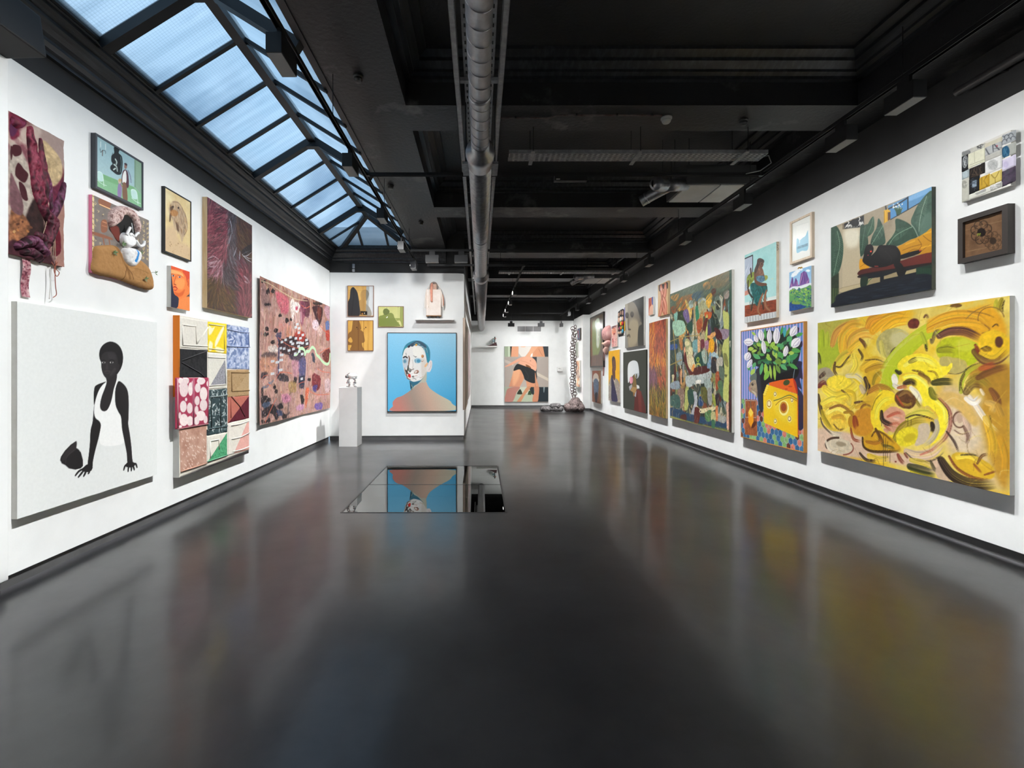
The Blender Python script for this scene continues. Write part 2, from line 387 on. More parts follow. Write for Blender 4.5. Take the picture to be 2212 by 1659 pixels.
for xc, sg in ((SKX0, 1), (SKX1, -1)):
    MB().box((xc - 0.03, SKY0, ZB - 0.01), (xc + 0.03, SKY1, ZB + 0.05)).build('kerb', M_STEEL, sky)
for ye in (SKY0, SKY1): MB().box((SKX0, ye - 0.03, ZB - 0.01), (SKX1, ye + 0.03, ZB + 0.05)).build('kerb', M_STEEL, sky)
def pane(poly):
    """thin slab of glass from a planar polygon"""
    P = [Vector(p) for p in poly]; nv = (P[1] - P[0]).cross(P[2] - P[0]).normalized() * 0.007
    k = len(P)
    MB().add(P + [p + nv for p in P],[tuple(range(k)),tuple(range(2 * k - 1,k - 1,-1))] + [(i,(i + 1) % k,(i + 1) % k + k,i + k) for i in range(k)]).build('pane',M_PANE,sky)
ys = [SKY0] + RAFT + [SKY1]
for a, b in zip(ys[:-1], ys[1:]):
    if b - a < 0.05: continue
    for sd in (-1, 1):
        def lim(y): return 1.0 if YH0 <= y <= YH1 else ((SKY1 - y) / 0.87 if y > YH1 else (y - SKY0) / 0.87)
        la, lb = lim(a), lim(b)
        pts = [slope_pt(sd, a, 0), slope_pt(sd, b, 0)]
        if lb > 1e-6: pts.append(slope_pt(sd, b, lb))
        for ye in (YH0, YH1):
            if a < ye < b: pts.append(slope_pt(sd, ye, 1))
        if la > 1e-6: pts.append(slope_pt(sd, a, la))
        if len(pts) >= 3: pane(pts)
for ye, yr in ((SKY1, YH1), (SKY0, YH0)):
    cuts = [SKX0, SKX0 + (SKX1 - SKX0) * 0.33, SKX0 + (SKX1 - SKX0) * 0.67, SKX1]
    def hp(x):
        s = (x - SKX0) / (XM - SKX0) if x <= XM else (SKX1 - x) / (SKX1 - XM)
        return Vector((x, ye + (yr - ye) * s, ZB + (ZR - ZB) * s))
    pane([(cuts[0], ye, ZB), (cuts[1], ye, ZB), hp(cuts[1])])
    pane([(cuts[1], ye, ZB), (cuts[2], ye, ZB), hp(cuts[2]), hp(XM), hp(cuts[1])])
    pane([(cuts[2], ye, ZB), (cuts[3], ye, ZB), hp(cuts[2])])

# ------------------------------------------------------------------ glass panel in the floor
def hatch_glass():
    m = bpy.data.materials.new('walk_on_glass'); m.use_nodes = True
    n, l = m.node_tree.nodes, m.node_tree.links; n.clear()
    out = n.new('ShaderNodeOutputMaterial'); tr = n.new('ShaderNodeBsdfTransparent'); gl = n.new('ShaderNodeBsdfGlossy')
    tr.inputs['Color'].default_value = (0.55,0.6,0.58,1); gl.inputs['Roughness'].default_value = 0.004; gl.inputs['Color'].default_value = (0.93,0.95,0.94,1)
    fr = n.new('ShaderNodeFresnel'); fr.inputs['IOR'].default_value = 3.0
    mx = n.new('ShaderNodeMixShader'); l.new(fr.outputs[0], mx.inputs[0]); l.new(tr.outputs[0], mx.inputs[1]); l.new(gl.outputs[0], mx.inputs[2])
    l.new(mx.outputs[0], out.inputs['Surface'])
    return m
M_HG = hatch_glass()
M_PIT = mat('dark_pit_concrete', (0.16, 0.16, 0.16), 0.8, col2=(0.24, 0.24, 0.235), nscale=3)
M_HF = mat('dark_metal_edging', (0.035, 0.035, 0.037), 0.35, 0.6)
ht = empty('floor_window', ((HX0 + HX1) / 2, HY0, 0), label='two-pane walk-on glass panel set flush into the dark concrete floor', cat='floor window')
ox, oy = (HX0 + HX1) / 2, HY0
def hb(nm, a, b, m): return MB().box((a[0] - ox, a[1] - oy, a[2]), (b[0] - ox, b[1] - oy, b[2])).build(nm, m, ht)
hb('pane', (HX0 + 0.022, HY0 + 0.022, -0.03), (HX1 - 0.022, HYM - 0.008, 0.0005), M_HG)
hb('pane', (HX0 + 0.022, HYM + 0.008, -0.03), (HX1 - 0.022, HY1 - 0.022, 0.0005), M_HG)
hb('edge_bar', (HX0, HY0, -0.06), (HX0 + 0.02, HY1, 0.002), M_HF); hb('edge_bar', (HX1 - 0.02, HY0, -0.06), (HX1, HY1, 0.002), M_HF)
hb('edge_bar', (HX0 + 0.02, HY0, -0.06), (HX1 - 0.02, HY0 + 0.02, 0.002), M_HF); hb('edge_bar', (HX0 + 0.02, HY1 - 0.02, -0.06), (HX1 - 0.02, HY1, 0.002), M_HF)
hb('cross_bar', (HX0 + 0.02, HYM - 0.006, -0.06), (HX1 - 0.02, HYM + 0.006, 0.002), M_HF)
mb = MB()
for a, b in (((HX0, HY0, -1.2), (HX1, HY1, -1.15)), ((HX0 - 0.05, HY0, -1.2), (HX0, HY1, -0.06)), ((HX1, HY0, -1.2), (HX1 + 0.05, HY1, -0.06)),
             ((HX0, HY0 - 0.05, -1.2), (HX1, HY0, -0.06)), ((HX0, HY1, -1.2), (HX1, HY1 + 0.05, -0.06))):
    mb.box((a[0] - ox, a[1] - oy, a[2]), (b[0] - ox, b[1] - oy, b[2]))
mb.build('pit', M_PIT, ht)
# ------------------------------------------------------------------ lighting tracks and track heads
ZT = EYE + 2.15                       # underside of the tracks
XTL, XTR, XTC = -1.26, 3.13, 0.90
def track(name, a, b, label):
    a, b = Vector(a), Vector(b); mid = (a + b) / 2
    o = empty(name, mid, label=label, cat='lighting track')
    d = (b - a).normalized(); s = Vector((-d.y, d.x, 0))
    a2, b2 = a - mid, b - mid
    m = MB()
    m.bar(a2 + Vector((0, 0, 0.030)), b2 + Vector((0, 0, 0.030)), 0.036, 0.008)
    for sg in (-1, 1): m.bar(a2 + s * sg * 0.016 + Vector((0, 0, 0.014)), b2 + s * sg * 0.016 + Vector((0, 0, 0.014)), 0.004, 0.028)
    m.build('channel', M_MATTE, o)
    L = (b2 - a2).length; k = max(2, int(L / 1.8))
    for i in range(k):
        p = a2 + (b2 - a2) * ((i + 0.5) / k)
        MB().tube([p + Vector((0, 0, 0.03)), p + Vector((0, 0, Z_SOF - ZT + 0.0))], 0.0035, 6).build('hanger_rod', M_STEEL, o)
    for e in (a2, b2): MB().box((e.x - 0.02, e.y - 0.02, 0.0), (e.x + 0.02, e.y + 0.02, 0.036)).build('end_cap', M_MATTE, o)
    return o
track('lighting_track', (XTL, -1.4, ZT), (XTL, 9.35, ZT), 'long black lighting track running along the edge of the skylight')
track('lighting_track', (XTR, -1.4, ZT), (XTR, 17.9, ZT), 'long black lighting track running along the wall of the yellow painting')
track('lighting_track', (XTL + 0.03, 5.1, ZT), (XTR - 0.03, 5.1, ZT), 'black cross track nearest the camera, under the perforated cable tray')
track('lighting_track', (XTL + 0.03, 8.3, ZT), (XTR - 0.03, 8.3, ZT), 'black cross track at the far hip of the skylight, second from the camera')
track('lighting_track', (-1.05, 9.45, ZT), (XTC + 0.02, 9.45, ZT), 'short black cross track just in front of the partition wall')
track('lighting_track', (XTC, 9.48, ZT), (XTC, 17.6, ZT), 'black lighting track over the back passage with lit lamps facing left')
track('lighting_track', (XTC + 0.03, 17.3, ZT), (XTR - 0.03, 17.3, ZT), 'black cross track nearest the far wall')

M_LENS = mat('led_lens', (0.9, 0.9, 0.9), 0.3, emit=(1.0, 0.97, 0.92), estr=14.0)
M_UNDER = mat('bounce_lit_underside', (0.16, 0.16, 0.16), 0.45)  # grey of bounced light put into the colour of the black underside
def make_head():
    o = empty('track_spotlight', (0, 0, 0))
    MB().box((-0.05, -0.12, -0.20), (0.05, 0.12, -0.072)).build('body', M_MATTE, o, bevel=0.003)
    MB().box((-0.046, -0.116, -0.2025), (0.046, 0.116, -0.1995)).build('lit_underside', M_UNDER, o)  # thin sheet carrying the painted bounce light
    MB().box((-0.012, -0.05, -0.0735), (0.012, 0.05, 0.004)).build('track_adapter', M_MATTE, o)
    bz = MB().box((0.0495, -0.105, -0.192), (0.053, 0.105, -0.085)).build('bezel', M_STEEL, o)
    for yy in (-0.052, 0.052):
        MB().lathe([(0.036, 0.0525), (0.036, 0.056), (0.03, 0.0575), (0.0005, 0.0575)], 'x', (0, yy, -0.14), 20).build('lens', M_LENS, bz)
    return o
HEAD = make_head()
OPTICS = {}
def wallwash(n, w, watts, sigma, shift=0.0, low=-3.4):
    """a wall-washer lamp: its lens spreads the light evenly over the wall that lies w metres away in direction n, fading at the top"""
    key = (n, round(w, 3), watts, sigma, shift, low)
    if key in OPTICS: return OPTICS[key]
    ld = bpy.data.lights.new('lamp', 'POINT'); ld.shadow_soft_size = 0.045; ld.energy = watts; ld.color = LAMP_COL; ld.use_nodes = True
    nd, lk = ld.node_tree.nodes, ld.node_tree.links; em = nd['Emission']; ge = nd.new('ShaderNodeNewGeometry')
    def dot(v):
        d = nd.new('ShaderNodeVectorMath'); d.operation = 'DOT_PRODUCT'; lk.new(ge.outputs['Incoming'],d.inputs[0]); d.inputs[1].default_value = v; return d.outputs['Value']
    def ma(op, a, b=None, c=None):
        m_ = nd.new('ShaderNodeMath'); m_.operation = op
        for k_, x in enumerate((a, b, c)):
            if x is None: continue
            if isinstance(x, (int, float)): m_.inputs[k_].default_value = x
            else: lk.new(x, m_.inputs[k_])
        return m_.outputs[0]
    def ramp(x, a, b):
        r = nd.new('ShaderNodeMapRange'); r.interpolation_type = 'SMOOTHSTEP'; r.clamp = True
        r.inputs['From Min'].default_value = a; r.inputs['From Max'].default_value = b; lk.new(x, r.inputs['Value']); return r.outputs['Result']
    dn = ma('MAXIMUM', dot(n), 0.04); da = ma('DIVIDE', dot((n[1], -n[0], 0)), dn); dz = ma('DIVIDE', dot((0, 0, 1)), dn)
    lat = ma('MULTIPLY_ADD', da, w, -shift); ver = ma('MULTIPLY', dz, w)
    g = ma('EXPONENT', ma('MULTIPLY', ma('POWER', ma('DIVIDE', ma('ABSOLUTE', lat), sigma), 2.0), -1.0))
    prof = ma('MULTIPLY', ramp(ver, 0.6, -0.5), ramp(ver, low - 0.22, low))
    k = ma('DIVIDE', ma('MULTIPLY', g, prof), ma('POWER', dn, 3.0))
    front = ramp(dot(n), 0.05, 0.12)
    lk.new(ma('MULTIPLY', k, front), em.inputs['Strength'])
    OPTICS[key] = ld
    return ld
def head(loc, rz, label, group, watts, n, w, sigma=1.05, shift=0.0, drop=0.0):
    o = copy_tree(HEAD)
    o.location = (loc[0], loc[1], loc[2] - drop); o.rotation_euler = (0, 0, rz)
    tag(o, label, 'spotlight', group)
    if drop: MB().tube([(0, 0, 0), (0, 0, drop)], 0.007, 8).build('drop_stem', M_MATTE, o)
    lo = bpy.data.objects.new('lamp', wallwash(n, w, watts, sigma, shift)); COL.objects.link(lo); lo.parent = o
    lo.location = (0.11, 0, -0.14)
    return o
SKY_HEADS, RIGHT_HEADS = [], []
ORD = ['first', 'second', 'third', 'fourth', 'fifth', 'sixth', 'seventh', 'eighth', 'ninth', 'tenth', 'eleventh', 'twelfth', 'thirteenth']
for i, y in enumerate([0.0, 1.5, 2.95, 4.52, 6.0, 7.5, 8.85]):
    n = i - 2
    lab = ('black box spotlight beside the skylight, %s' % ('just outside the top of the picture' if i else 'level with the camera')) if n < 0 else \
          'black box spotlight beside the skylight, %s from the camera' % ORD[n]
    SKY_HEADS.append(head((XTL, y, ZT), math.pi, lab, 'spotlights along the skylight', LAMP_W * 3.7, (-1, 0, 0), 1.775))
for i, y in enumerate([0.4, 1.9, 3.41, 4.01, 5.51, 7.04, 8.55, 10.05, 11.68, 13.27, 14.8, 16.25]):
    n = i - 2
    lab = ('black box spotlight on the right-hand track, %s' % ('just outside the right edge of the picture' if i else 'level with the camera')) if n < 0 else \
          'black box spotlight on the right-hand track, %s from the camera' % ORD[n]
    RIGHT_HEADS.append(head((XTR,y,ZT),0.0,lab,'spotlights along the right wall',LAMP_W * (0.7 if i in (2,3) else 0.12 if i == 11 else 1.0) * 0.67,(1,0,0),0.82))
for i, y in enumerate([11.9, 13.6, 15.3, 16.6]):
    head((XTC,y,ZT),math.pi,'lit spotlight with two glowing lenses over the back passage, %s from the camera' % ORD[i],'spotlights over the back passage',LAMP_W * 1.2,(-1,0,0),1.115)
head((1.18,17.3,ZT),math.pi / 2,'black spotlight on a drop stem left of the far-wall air grille','spotlights at the far wall',LAMP_W * 0.9,(0,1,0),1.19,1.5,0.0,0.28)
head((2.3,17.3,ZT),math.pi / 2,'black spotlight on a drop stem at the right end of the far-wall air grille','spotlights at the far wall',LAMP_W * 0.9,(0,1,0),1.19,1.5,0.0,0.28)
head((XTR - 0.02,17.6,ZT),0.0,'black spotlight on a drop stem at the far end of the right-hand track','spotlights at the far wall',LAMP_W * 0.4,(1,0,0),0.55,1.0,0.0,0.26)
head((-0.85,8.3,ZT),math.pi / 2,'black spotlight aimed at the suitcase shelf, hanging beside the far hip of the skylight','spotlights in front of the partition',LAMP_W * 0.75,(0,1,0),1.34,1.6,-0.9)
head((-0.33,8.3,ZT),math.pi / 2,'black spotlight beside the duct, aimed at the partition wall','spotlights in front of the partition',LAMP_W * 0.3,(0,1,0),1.34,1.2,0.1)
def added_lamp(o, n, w, watts, sigma, shift, low=-5.0):
    """an extra lamp added to a head, with no lens of its own, to brighten another wall"""
    lo = bpy.data.objects.new('lamp', wallwash(n, w, watts, sigma, shift, low)); COL.objects.link(lo); lo.parent = o
    a = math.atan2(n[1], n[0]) - o.rotation_euler.z; lo.location = (0.16 * math.cos(a), 0.16 * math.sin(a), -0.14)
added_lamp(SKY_HEADS[4], (0, 1, 0), 3.58, LAMP_W * 9.8, 2.3, 0.0)  # added to light the partition and the front of the plinth
added_lamp(RIGHT_HEADS[10], (0, 1, 0), 3.65, LAMP_W * 7.5, 2.2, -0.7, -8.6)  # added to light the chain, its balls and the far wall from the front
for c in [HEAD] + list(HEAD.children_recursive): bpy.data.objects.remove(c)      # the pattern piece itself is not part of the hall
bx = empty('driver_box', (1.0, 5.1, ZT - 0.06), label='long black driver box hanging under the nearest cross track', cat='driver box')
MB().box((-0.18, -0.03, 0), (0.18, 0.03, 0.055)).build('housing', M_MATTE, bx, bevel=0.003)
MB().box((-0.16, -0.032, 0.01), (-0.12, -0.03, 0.02)).build('status_light', mat('pale_led_window', (0.6, 0.6, 0.6), 0.4), bx)
MB().box((-0.05, -0.01, 0.055), (0.05, 0.01, 0.064)).build('track_adapter', M_MATTE, bx)

# loudspeaker under the left cornice
sp = empty('loudspeaker', (-2.96, 2.85, EYE + 2.02), label='black loudspeaker fixed under the cornice at the upper left corner', cat='loudspeaker')
M_SPK = mat('black_speaker_vinyl', (0.004, 0.004, 0.0045), 0.7)
MB().add([(-0.16,-0.18,0.02),(0.17,-0.16,0),(0.17,0.14,0),(-0.16,0.18,0.02),(-0.16,-0.18,0.27),(0.13,-0.16,0.27),(0.13,0.14,0.27),(-0.16,0.18,0.27)],
         [(0, 3, 2, 1), (4, 5, 6, 7), (0, 1, 5, 4), (1, 2, 6, 5), (2, 3, 7, 6), (3, 0, 4, 7)]).build('cabinet', M_SPK, sp, bevel=0.012)
MB().box((-0.2, -0.03, 0.12), (-0.155, 0.03, 0.17)).build('wall_bracket', M_STEEL, sp)

# ------------------------------------------------------------------ spiral duct with its tray and rails
du = empty('spiral_duct', (0, 0, EYE + 1.73), label='galvanised spiral air duct widening twice on its way to the far wall', cat='duct')
DX = lambda y: -0.012 + 0.0045 * y
def duct_section(r, y0, y1):
    s = MB().tube([(DX(y0), y0, 0), (DX(y1), y1, 0)], r, 40).build('duct_section', M_GALV, du, smooth=True)
    pts, pitch, k = [], 0.118, 20
    n = int((y1 - y0) / pitch * k)
    for i in range(n):
        y = y0 + 0.02 + i * pitch / k
        if y > y1 - 0.02: break
        g = 2 * math.pi * i / k
        pts.append((DX(y) + r * math.cos(g), y, r * math.sin(g)))
    MB().tube(pts, 0.0026, 4).build('spiral_seam', M_GALV, s)
duct_section(0.0665, -1.5, 3.62); duct_section(0.0975, 3.78, 8.25); duct_section(0.125, 8.45, 18.59)
MB().lathe([(0.0665,3.5),(0.071,3.5),(0.071,3.6),(0.112,3.63),(0.116,3.66),(0.116,3.69),(0.104,3.73),(0.101,3.86),(0.0975,3.86)],'y',(DX(3.7),0,0),40).build('reducer',M_GALV,du,smooth=True)
MB().lathe([(0.0975,8.1),(0.102,8.1),(0.102,8.22),(0.14,8.27),(0.145,8.30),(0.145,8.34),(0.132,8.4),(0.129,8.55),(0.125,8.55)],'y',(DX(8.3),0,0),40).build('reducer',M_GALV,du,smooth=True)
for y in (2.9, 6.0, 11.0, 14.0): 
    rr = 0.0665 if y < 3.6 else (0.0975 if y < 8.3 else 0.125)
    MB().lathe([(rr,y - 0.02),(rr + 0.004,y - 0.02),(rr + 0.004,y + 0.02),(rr,y + 0.02)],'y',(DX(y),0,0),40).build('joint_band',M_GALV,du,smooth=True)
for y in (3.98, 8.75):
    for sg in (-1, 1):
        MB().box((DX(y) + sg * 0.125 - 0.025, y - 0.12, 0.0), (DX(y) + sg * 0.125 + 0.025, y + 0.12, 0.02)).build('bracket_plate', M_GALVD, du)
        MB().tube([(DX(y) + sg * 0.125, y, 0.01), (DX(y) + sg * 0.125, y, Z_SOF - EYE - 1.73)], 0.005, 6).build('hanger_rod', M_STEEL, du)
for sg, lab in ((-1, 'left'), (1, 'right')):
    rl = empty('support_rail',(sg * 0.175 + (0.0 if sg < 0 else -0.01),0,EYE + 2.235),label='long grey steel channel rail along the %s side of the spiral duct' % lab,cat='rail')
    m = MB(); m.box((-0.022, -1.5, 0), (0.022, 18.2, 0.004)); m.box((-0.022, -1.5, 0), (-0.018, 18.2, 0.04)); m.box((0.018, -1.5, 0), (0.022, 18.2, 0.04))
    m.build('channel', M_GALVD, rl)
    for y in (0.8, 3.2, 6.1, 9.0, 12, 15): MB().tube([(0, y, 0.004), (0, y, Z_SOF - EYE - 2.235)], 0.004, 6).build('hanger_rod', M_STEEL, rl)
def perforated(m, x0, x1, y0, y1, z, nx, ny, hx_, hy_, axis='xy', t=0.002):
    """flat strip with nx by ny slots cut through"""
    cx, cy = (x1 - x0) / nx, (y1 - y0) / ny
    for i in range(nx):
        for j in range(ny):
            a0, a1, b0, b1 = x0 + i * cx, x0 + (i + 1) * cx, y0 + j * cy, y0 + (j + 1) * cy
            p0, p1, q0, q1 = (a0 + a1) / 2 - hx_ / 2, (a0 + a1) / 2 + hx_ / 2, (b0 + b1) / 2 - hy_ / 2, (b0 + b1) / 2 + hy_ / 2
            k = len(m.v)
            for X_, Y_ in ((a0, b0), (a1, b0), (a1, b1), (a0, b1), (p0, q0), (p1, q0), (p1, q1), (p0, q1)): m.v.append((X_, Y_, z))
            m.f += [(k, k + 1, k + 5, k + 4), (k + 1, k + 2, k + 6, k + 5), (k + 2, k + 3, k + 7, k + 6), (k + 3, k, k + 4, k + 7)]
ct = empty('cable_tray', (0.0, 0, EYE + 2.31), label='slotted steel cable tray lying lengthwise above the spiral duct', cat='cable tray')
m = MB(); perforated(m, -0.12, 0.11, -1.5, 18.0, 0, 6, 240, 0.012, 0.035)
m.build('tray_floor', M_GALVD, ct)
for x in (-0.12, 0.11): MB().box((x - 0.002, -1.5, 0), (x + 0.002, 18.0, 0.05)).build('tray_flange', M_GALVD, ct)
for y in (1.2, 3.65, 6.4, 9.2, 12.0, 15.0): MB().box((-0.2, y - 0.02, -0.03), (0.19, y + 0.02, -0.002)).build('cross_bracket', M_GALVD, ct)
def tray(y, x0, x1, label):
    o = empty('cable_tray', ((x0 + x1) / 2, y, EYE + 2.30), label=label, cat='cable tray')
    h = (x1 - x0) / 2; m = MB(); perforated(m, -h, h, -0.09, 0.09, 0, int(h * 2 / 0.055), 5, 0.03, 0.014); m.build('tray_floor', M_GALVD, o)
    for yy in (-0.09, 0.09): MB().box((-h, yy - 0.002, 0), (h, yy + 0.002, 0.04)).build('tray_flange', M_GALVD, o)
    for k, xx in enumerate((-h + 0.25, 0.0, h - 0.25)):
        MB().box((xx - 0.02, -0.16, -0.012), (xx + 0.02, 0.16, -0.002)).build('strut', M_GALVD, o)
        for yy in (-0.15, 0.15): MB().tube([(xx, yy, -0.01), (xx, yy, Z_CEIL - EYE - 2.30)], 0.004, 6).build('hanger_rod', M_STEEL, o)
    MB().tube([(h - 0.02,0.02,0.01),(h + 0.06,0.0,0.02),(h + 0.1,0.02,-0.05),(h + 0.0,0.05,-0.12),(h - 0.15,0.06,-0.15)],0.006,6).build('cable',mat('grey_cable',(0.3,0.3,0.3),0.5),o,smooth=True)
tray(4.98, 0.31, 3.05, 'perforated grey cable tray nearest the camera, hung across the ceiling')
tray(10.85, 0.45, 3.4, 'perforated cable tray hung across the ceiling further back')

# fan coil units with their Y-shaped duct branches
M_ACW = mat('dusty_offwhite_panel', (0.5, 0.49, 0.46), 0.6, col2=(0.58, 0.57, 0.54), nscale=3)
M_ACD = mat('dark_grey_panel', (0.05, 0.05, 0.05), 0.5)
def fcu(yc, x0, x1, y0, y1, dx, dy, label, blabel):
    o = empty('air_conditioner', ((x0 + x1) / 2, (y0 + y1) / 2, EYE + 2.36), label=label, cat='air conditioner')
    hx_, hy_ = (x1 - x0) / 2, (y1 - y0) / 2
    MB().box((-hx_, -hy_, 0.012), (hx_, hy_, 0.25)).build('casing', M_ACD, o, bevel=0.004)
    MB().box((-hx_ + 0.03, -hy_ + 0.03, 0), (-0.01, hy_ - 0.03, 0.013)).build('access_panel', M_ACW, o)
    MB().box((0.01, -hy_ + 0.03, 0), (hx_ - 0.14, hy_ - 0.03, 0.013)).build('access_panel', M_ACW, o)
    MB().box((hx_ - 0.12, -hy_ + 0.03, 0), (hx_ - 0.03, hy_ - 0.03, 0.013)).build('filter_door', M_GALVD, o)
    for sx in (-1, 1):
        for sy in (-1,1): MB().tube([(sx * (hx_ - 0.05),sy * (hy_ - 0.05),0.25),(sx * (hx_ - 0.05),sy * (hy_ - 0.05),Z_CEIL - EYE - 2.36)],0.005,6).build('hanger_rod',M_STEEL,o)
    b = empty('duct_branch', (dx, dy, EYE + 2.34), label=blabel, cat='duct')
    MB().tube([(0.36, 0.05, 0.06), (0.05, 0, 0.02)], 0.075, 24).build('inlet_pipe', M_GALV, b, smooth=True)
    MB().tube([(0.1, 0.02, 0.03), (-0.04, -0.06, 0.01), (-0.1, -0.14, 0.0)], [0.075, 0.08, 0.08], 24, caps=False).build('open_spigot', M_GALV, b, smooth=True)
    MB().tube([(0.12,0.02,0.03),(0.02,0.1,-0.01),(-0.1,0.2,-0.06),(-0.16,0.24,-0.09)],[0.075,0.072,0.07,0.07],24,caps=False).build('elbow',M_GALV,b,smooth=True)
    for p, q, r in (((-0.085, -0.12, 0.0), (-0.1, -0.145, 0), 0.084), ((-0.09, 0.19, -0.055), (-0.105, 0.202, -0.062), 0.075)):
        MB().tube([p, q], r, 24).build('joint_band', M_GALV, b, smooth=True)
    MB().lathe([(0.066, 0), (0.066, 0.004), (0.001, 0.004)], 'y', (-0.09, -0.125, 0.0), 24).build('mesh_screen', M_MATTE, b)
    MB().tube([(0.2, 0.03, 0.1), (0.2, 0.03, Z_CEIL - EYE - 2.34)], 0.004, 6).build('hanger_rod', M_STEEL, b)
fcu(6.1,2.62,3.5,5.85,6.5,2.3,5.9,'dusty white-panelled air conditioning unit nearest the camera, hung above the cross track','short forked spiral duct beside the nearest air conditioning unit')
fcu(12.1,2.7,3.55,11.75,12.5,2.5,11.6,'dusty air conditioning unit hung further back near the right-hand track','small forked spiral duct beside the far air conditioning unit')

# smoke detectors and sprinkler roses
M_PLAST = mat('offwhite_plastic', (0.42, 0.42, 0.40), 0.45)
def detector(x, y, z, label, r=0.055, m=None):
    o = empty('smoke_detector', (x, y, z), label=label, cat='smoke detector')
    MB().lathe([(r * 1.0, 0), (r * 1.0, -0.012), (r * 0.86, -0.02)], 'z', sides=24).build('base', m or M_PLAST, o, smooth=False)
    MB().lathe([(r * 0.8, -0.018), (r * 0.8, -0.035), (r * 0.62, -0.05), (0.002, -0.053)], 'z', sides=24).build('head', m or M_PLAST, o)
    return o
detector(1.88, 4.66, Z_SOF, 'white smoke detector at the end of a conduit on the nearest ceiling beam')
MD = mat('dark_grey_plastic', (0.03, 0.03, 0.03), 0.4)
detector(-1.05, 4.0, Z_SOF, 'dark disc detector on the soffit beside the second skylight spotlight', 0.045, MD)
detector(-1.22, 6.35, Z_SOF, 'dark disc detector on the soffit right of the skylight, midway along', 0.045, MD)
detector(-1.0, 7.9, Z_SOF, 'dark disc detector on the soffit near the far end of the skylight', 0.045, MD)
detector(2.68, 4.7, Z_SOF, 'dark disc detector on the beam right of the white smoke detector', 0.045, MD)
detector(1.3, 13.9, Z_CEIL, 'white smoke detector on the ceiling over the back passage', 0.06)
o = empty('conduit',(0.75,4.62,Z_SOF - 0.012),label='thin reddish conduit clipped to the nearest ceiling beam, leading to the smoke detector',cat='conduit')
MB().tube([(-0.55,0.02,0),(-0.05,0.02,0),(0.02,-0.03,0),(1.06,-0.03,0)],0.008,8).build('pipe',mat('dusty_red_conduit',(0.05,0.018,0.016),0.5,col2=(0.12,0.10,0.09),nscale=9),o,smooth=True)
for x in (-0.4, 0.2, 0.6, 0.95): MB().box((x, -0.045 if x > 0 else 0.005, -0.01), (x + 0.02, -0.015 if x > 0 else 0.035, 0.012)).build('clip', M_MATTE, o)
# pipes along the black band of the right wall
M_PIPE = mat('dark_grey_pipe', (0.03, 0.028, 0.028), 0.35)
o = empty('wall_pipe', (XR - 0.09, 3.85, EYE + 2.32), label='thick dark grey pipe on the black band at the upper right, the lower one', cat='pipe')
MB().tube([(0, 0, 0), (0, -1.5, 0)], 0.035, 16).build('pipe', M_PIPE, o, smooth=True)
MB().tube([(0,-0.55,0),(0,-0.62,0)],0.045,16).build('joint_collar',M_PIPE,o,smooth=True); MB().box((0,-0.3,-0.015),(0.09,-0.27,0.015)).build('bracket',M_PIPE,o)
o = empty('wall_pipe', (XR - 0.12, 3.62, EYE + 2.62), label='thin dark grey pipe with a bent end at the upper right corner', cat='pipe')
MB().tube([(0,0,-0.02),(0,-0.02,0.02),(0,-0.05,0.03),(0,-1.5,0.03)],0.022,14).build('pipe',M_PIPE,o,smooth=True); MB().box((0,-0.3,0.015),(0.12,-0.27,0.045)).build('bracket',M_PIPE,o)
o = empty('conduit', (-2.64, 9.63, Z_PART), label='short pale pipe stub on the black band above the two wooden-framed photographs', cat='conduit')
MB().tube([(0, 0.06, 0.01), (0, 0.06, 0.17)], 0.03, 14).build('pipe', mat('pale_grey_pipe', (0.25, 0.27, 0.3), 0.5), o, smooth=True)
MB().tube([(0, 0.06, 0.06), (0, 0.06, 0.075)], 0.036, 14).build('joint_collar', M_STEEL, o)
# air grille on the far wall
g = empty('air_grille', (1.99, Y_FAR, EYE + 1.56), label='white-framed louvred air grille high on the far wall', cat='air grille')
MG = mat('white_metal', (0.85, 0.85, 0.84), 0.5)
for a,b in (((-0.51,0,0),(0.51,0,0.035)),((-0.51,0,0.245),(0.51,0,0.28)),((-0.51,0,0.035),(-0.475,0,0.245)),((0.475,0,0.035),(0.51,0,0.245))):
    MB().box((a[0], -0.025, a[2]), (b[0], 0.0, b[2])).build('frame_bar', MG, g)
MB().box((-0.475, -0.006, 0.035), (0.475, -0.002, 0.245)).build('back_panel', mat('grey_grille_back', (0.2, 0.2, 0.2), 0.5), g)
for k in range(11):
    z = 0.045 + k * 0.0185
    MB().bar((-0.475, -0.014, z), (0.475, -0.014, z), 0.014, 0.003, (0, 0.6, 0.8)).build('louvre', mat('grey_louvre', (0.42, 0.42, 0.42), 0.5), g)
for x in (-0.16, 0.16): MB().box((x - 0.006, -0.024, 0.035), (x + 0.006, -0.018, 0.245)).build('mullion', MG, g)
# ------------------------------------------------------------------ paint: a small brush kit that lays colours on a fine canvas mesh
def sstep(a): a = np.clip(a, 0, 1); return a * a * (3 - 2 * a)
def vnoise(X, Y, seed, octaves=4):
    """smooth value noise on coordinate arrays, 0..1"""
    out = np.zeros_like(X, dtype=float); amp = 1.0; tot = 0.0
    rs = np.random.RandomState(seed)
    for o in range(octaves):
        T = rs.rand(64, 64); f = 2 ** o
        x, y = X * f + 17.3 * o, Y * f + 9.1 * o
        xi, yi = np.floor(x).astype(int), np.floor(y).astype(int)
        fx_, fy_ = sstep(x - xi), sstep(y - yi)
        g = lambda a, b: T[b % 64, a % 64]
        out += amp * ((g(xi, yi) * (1 - fx_) + g(xi + 1, yi) * fx_) * (1 - fy_) + (g(xi, yi + 1) * (1 - fx_) + g(xi + 1, yi + 1) * fx_) * fy_)
        tot += amp; amp *= 0.55
    return out / tot
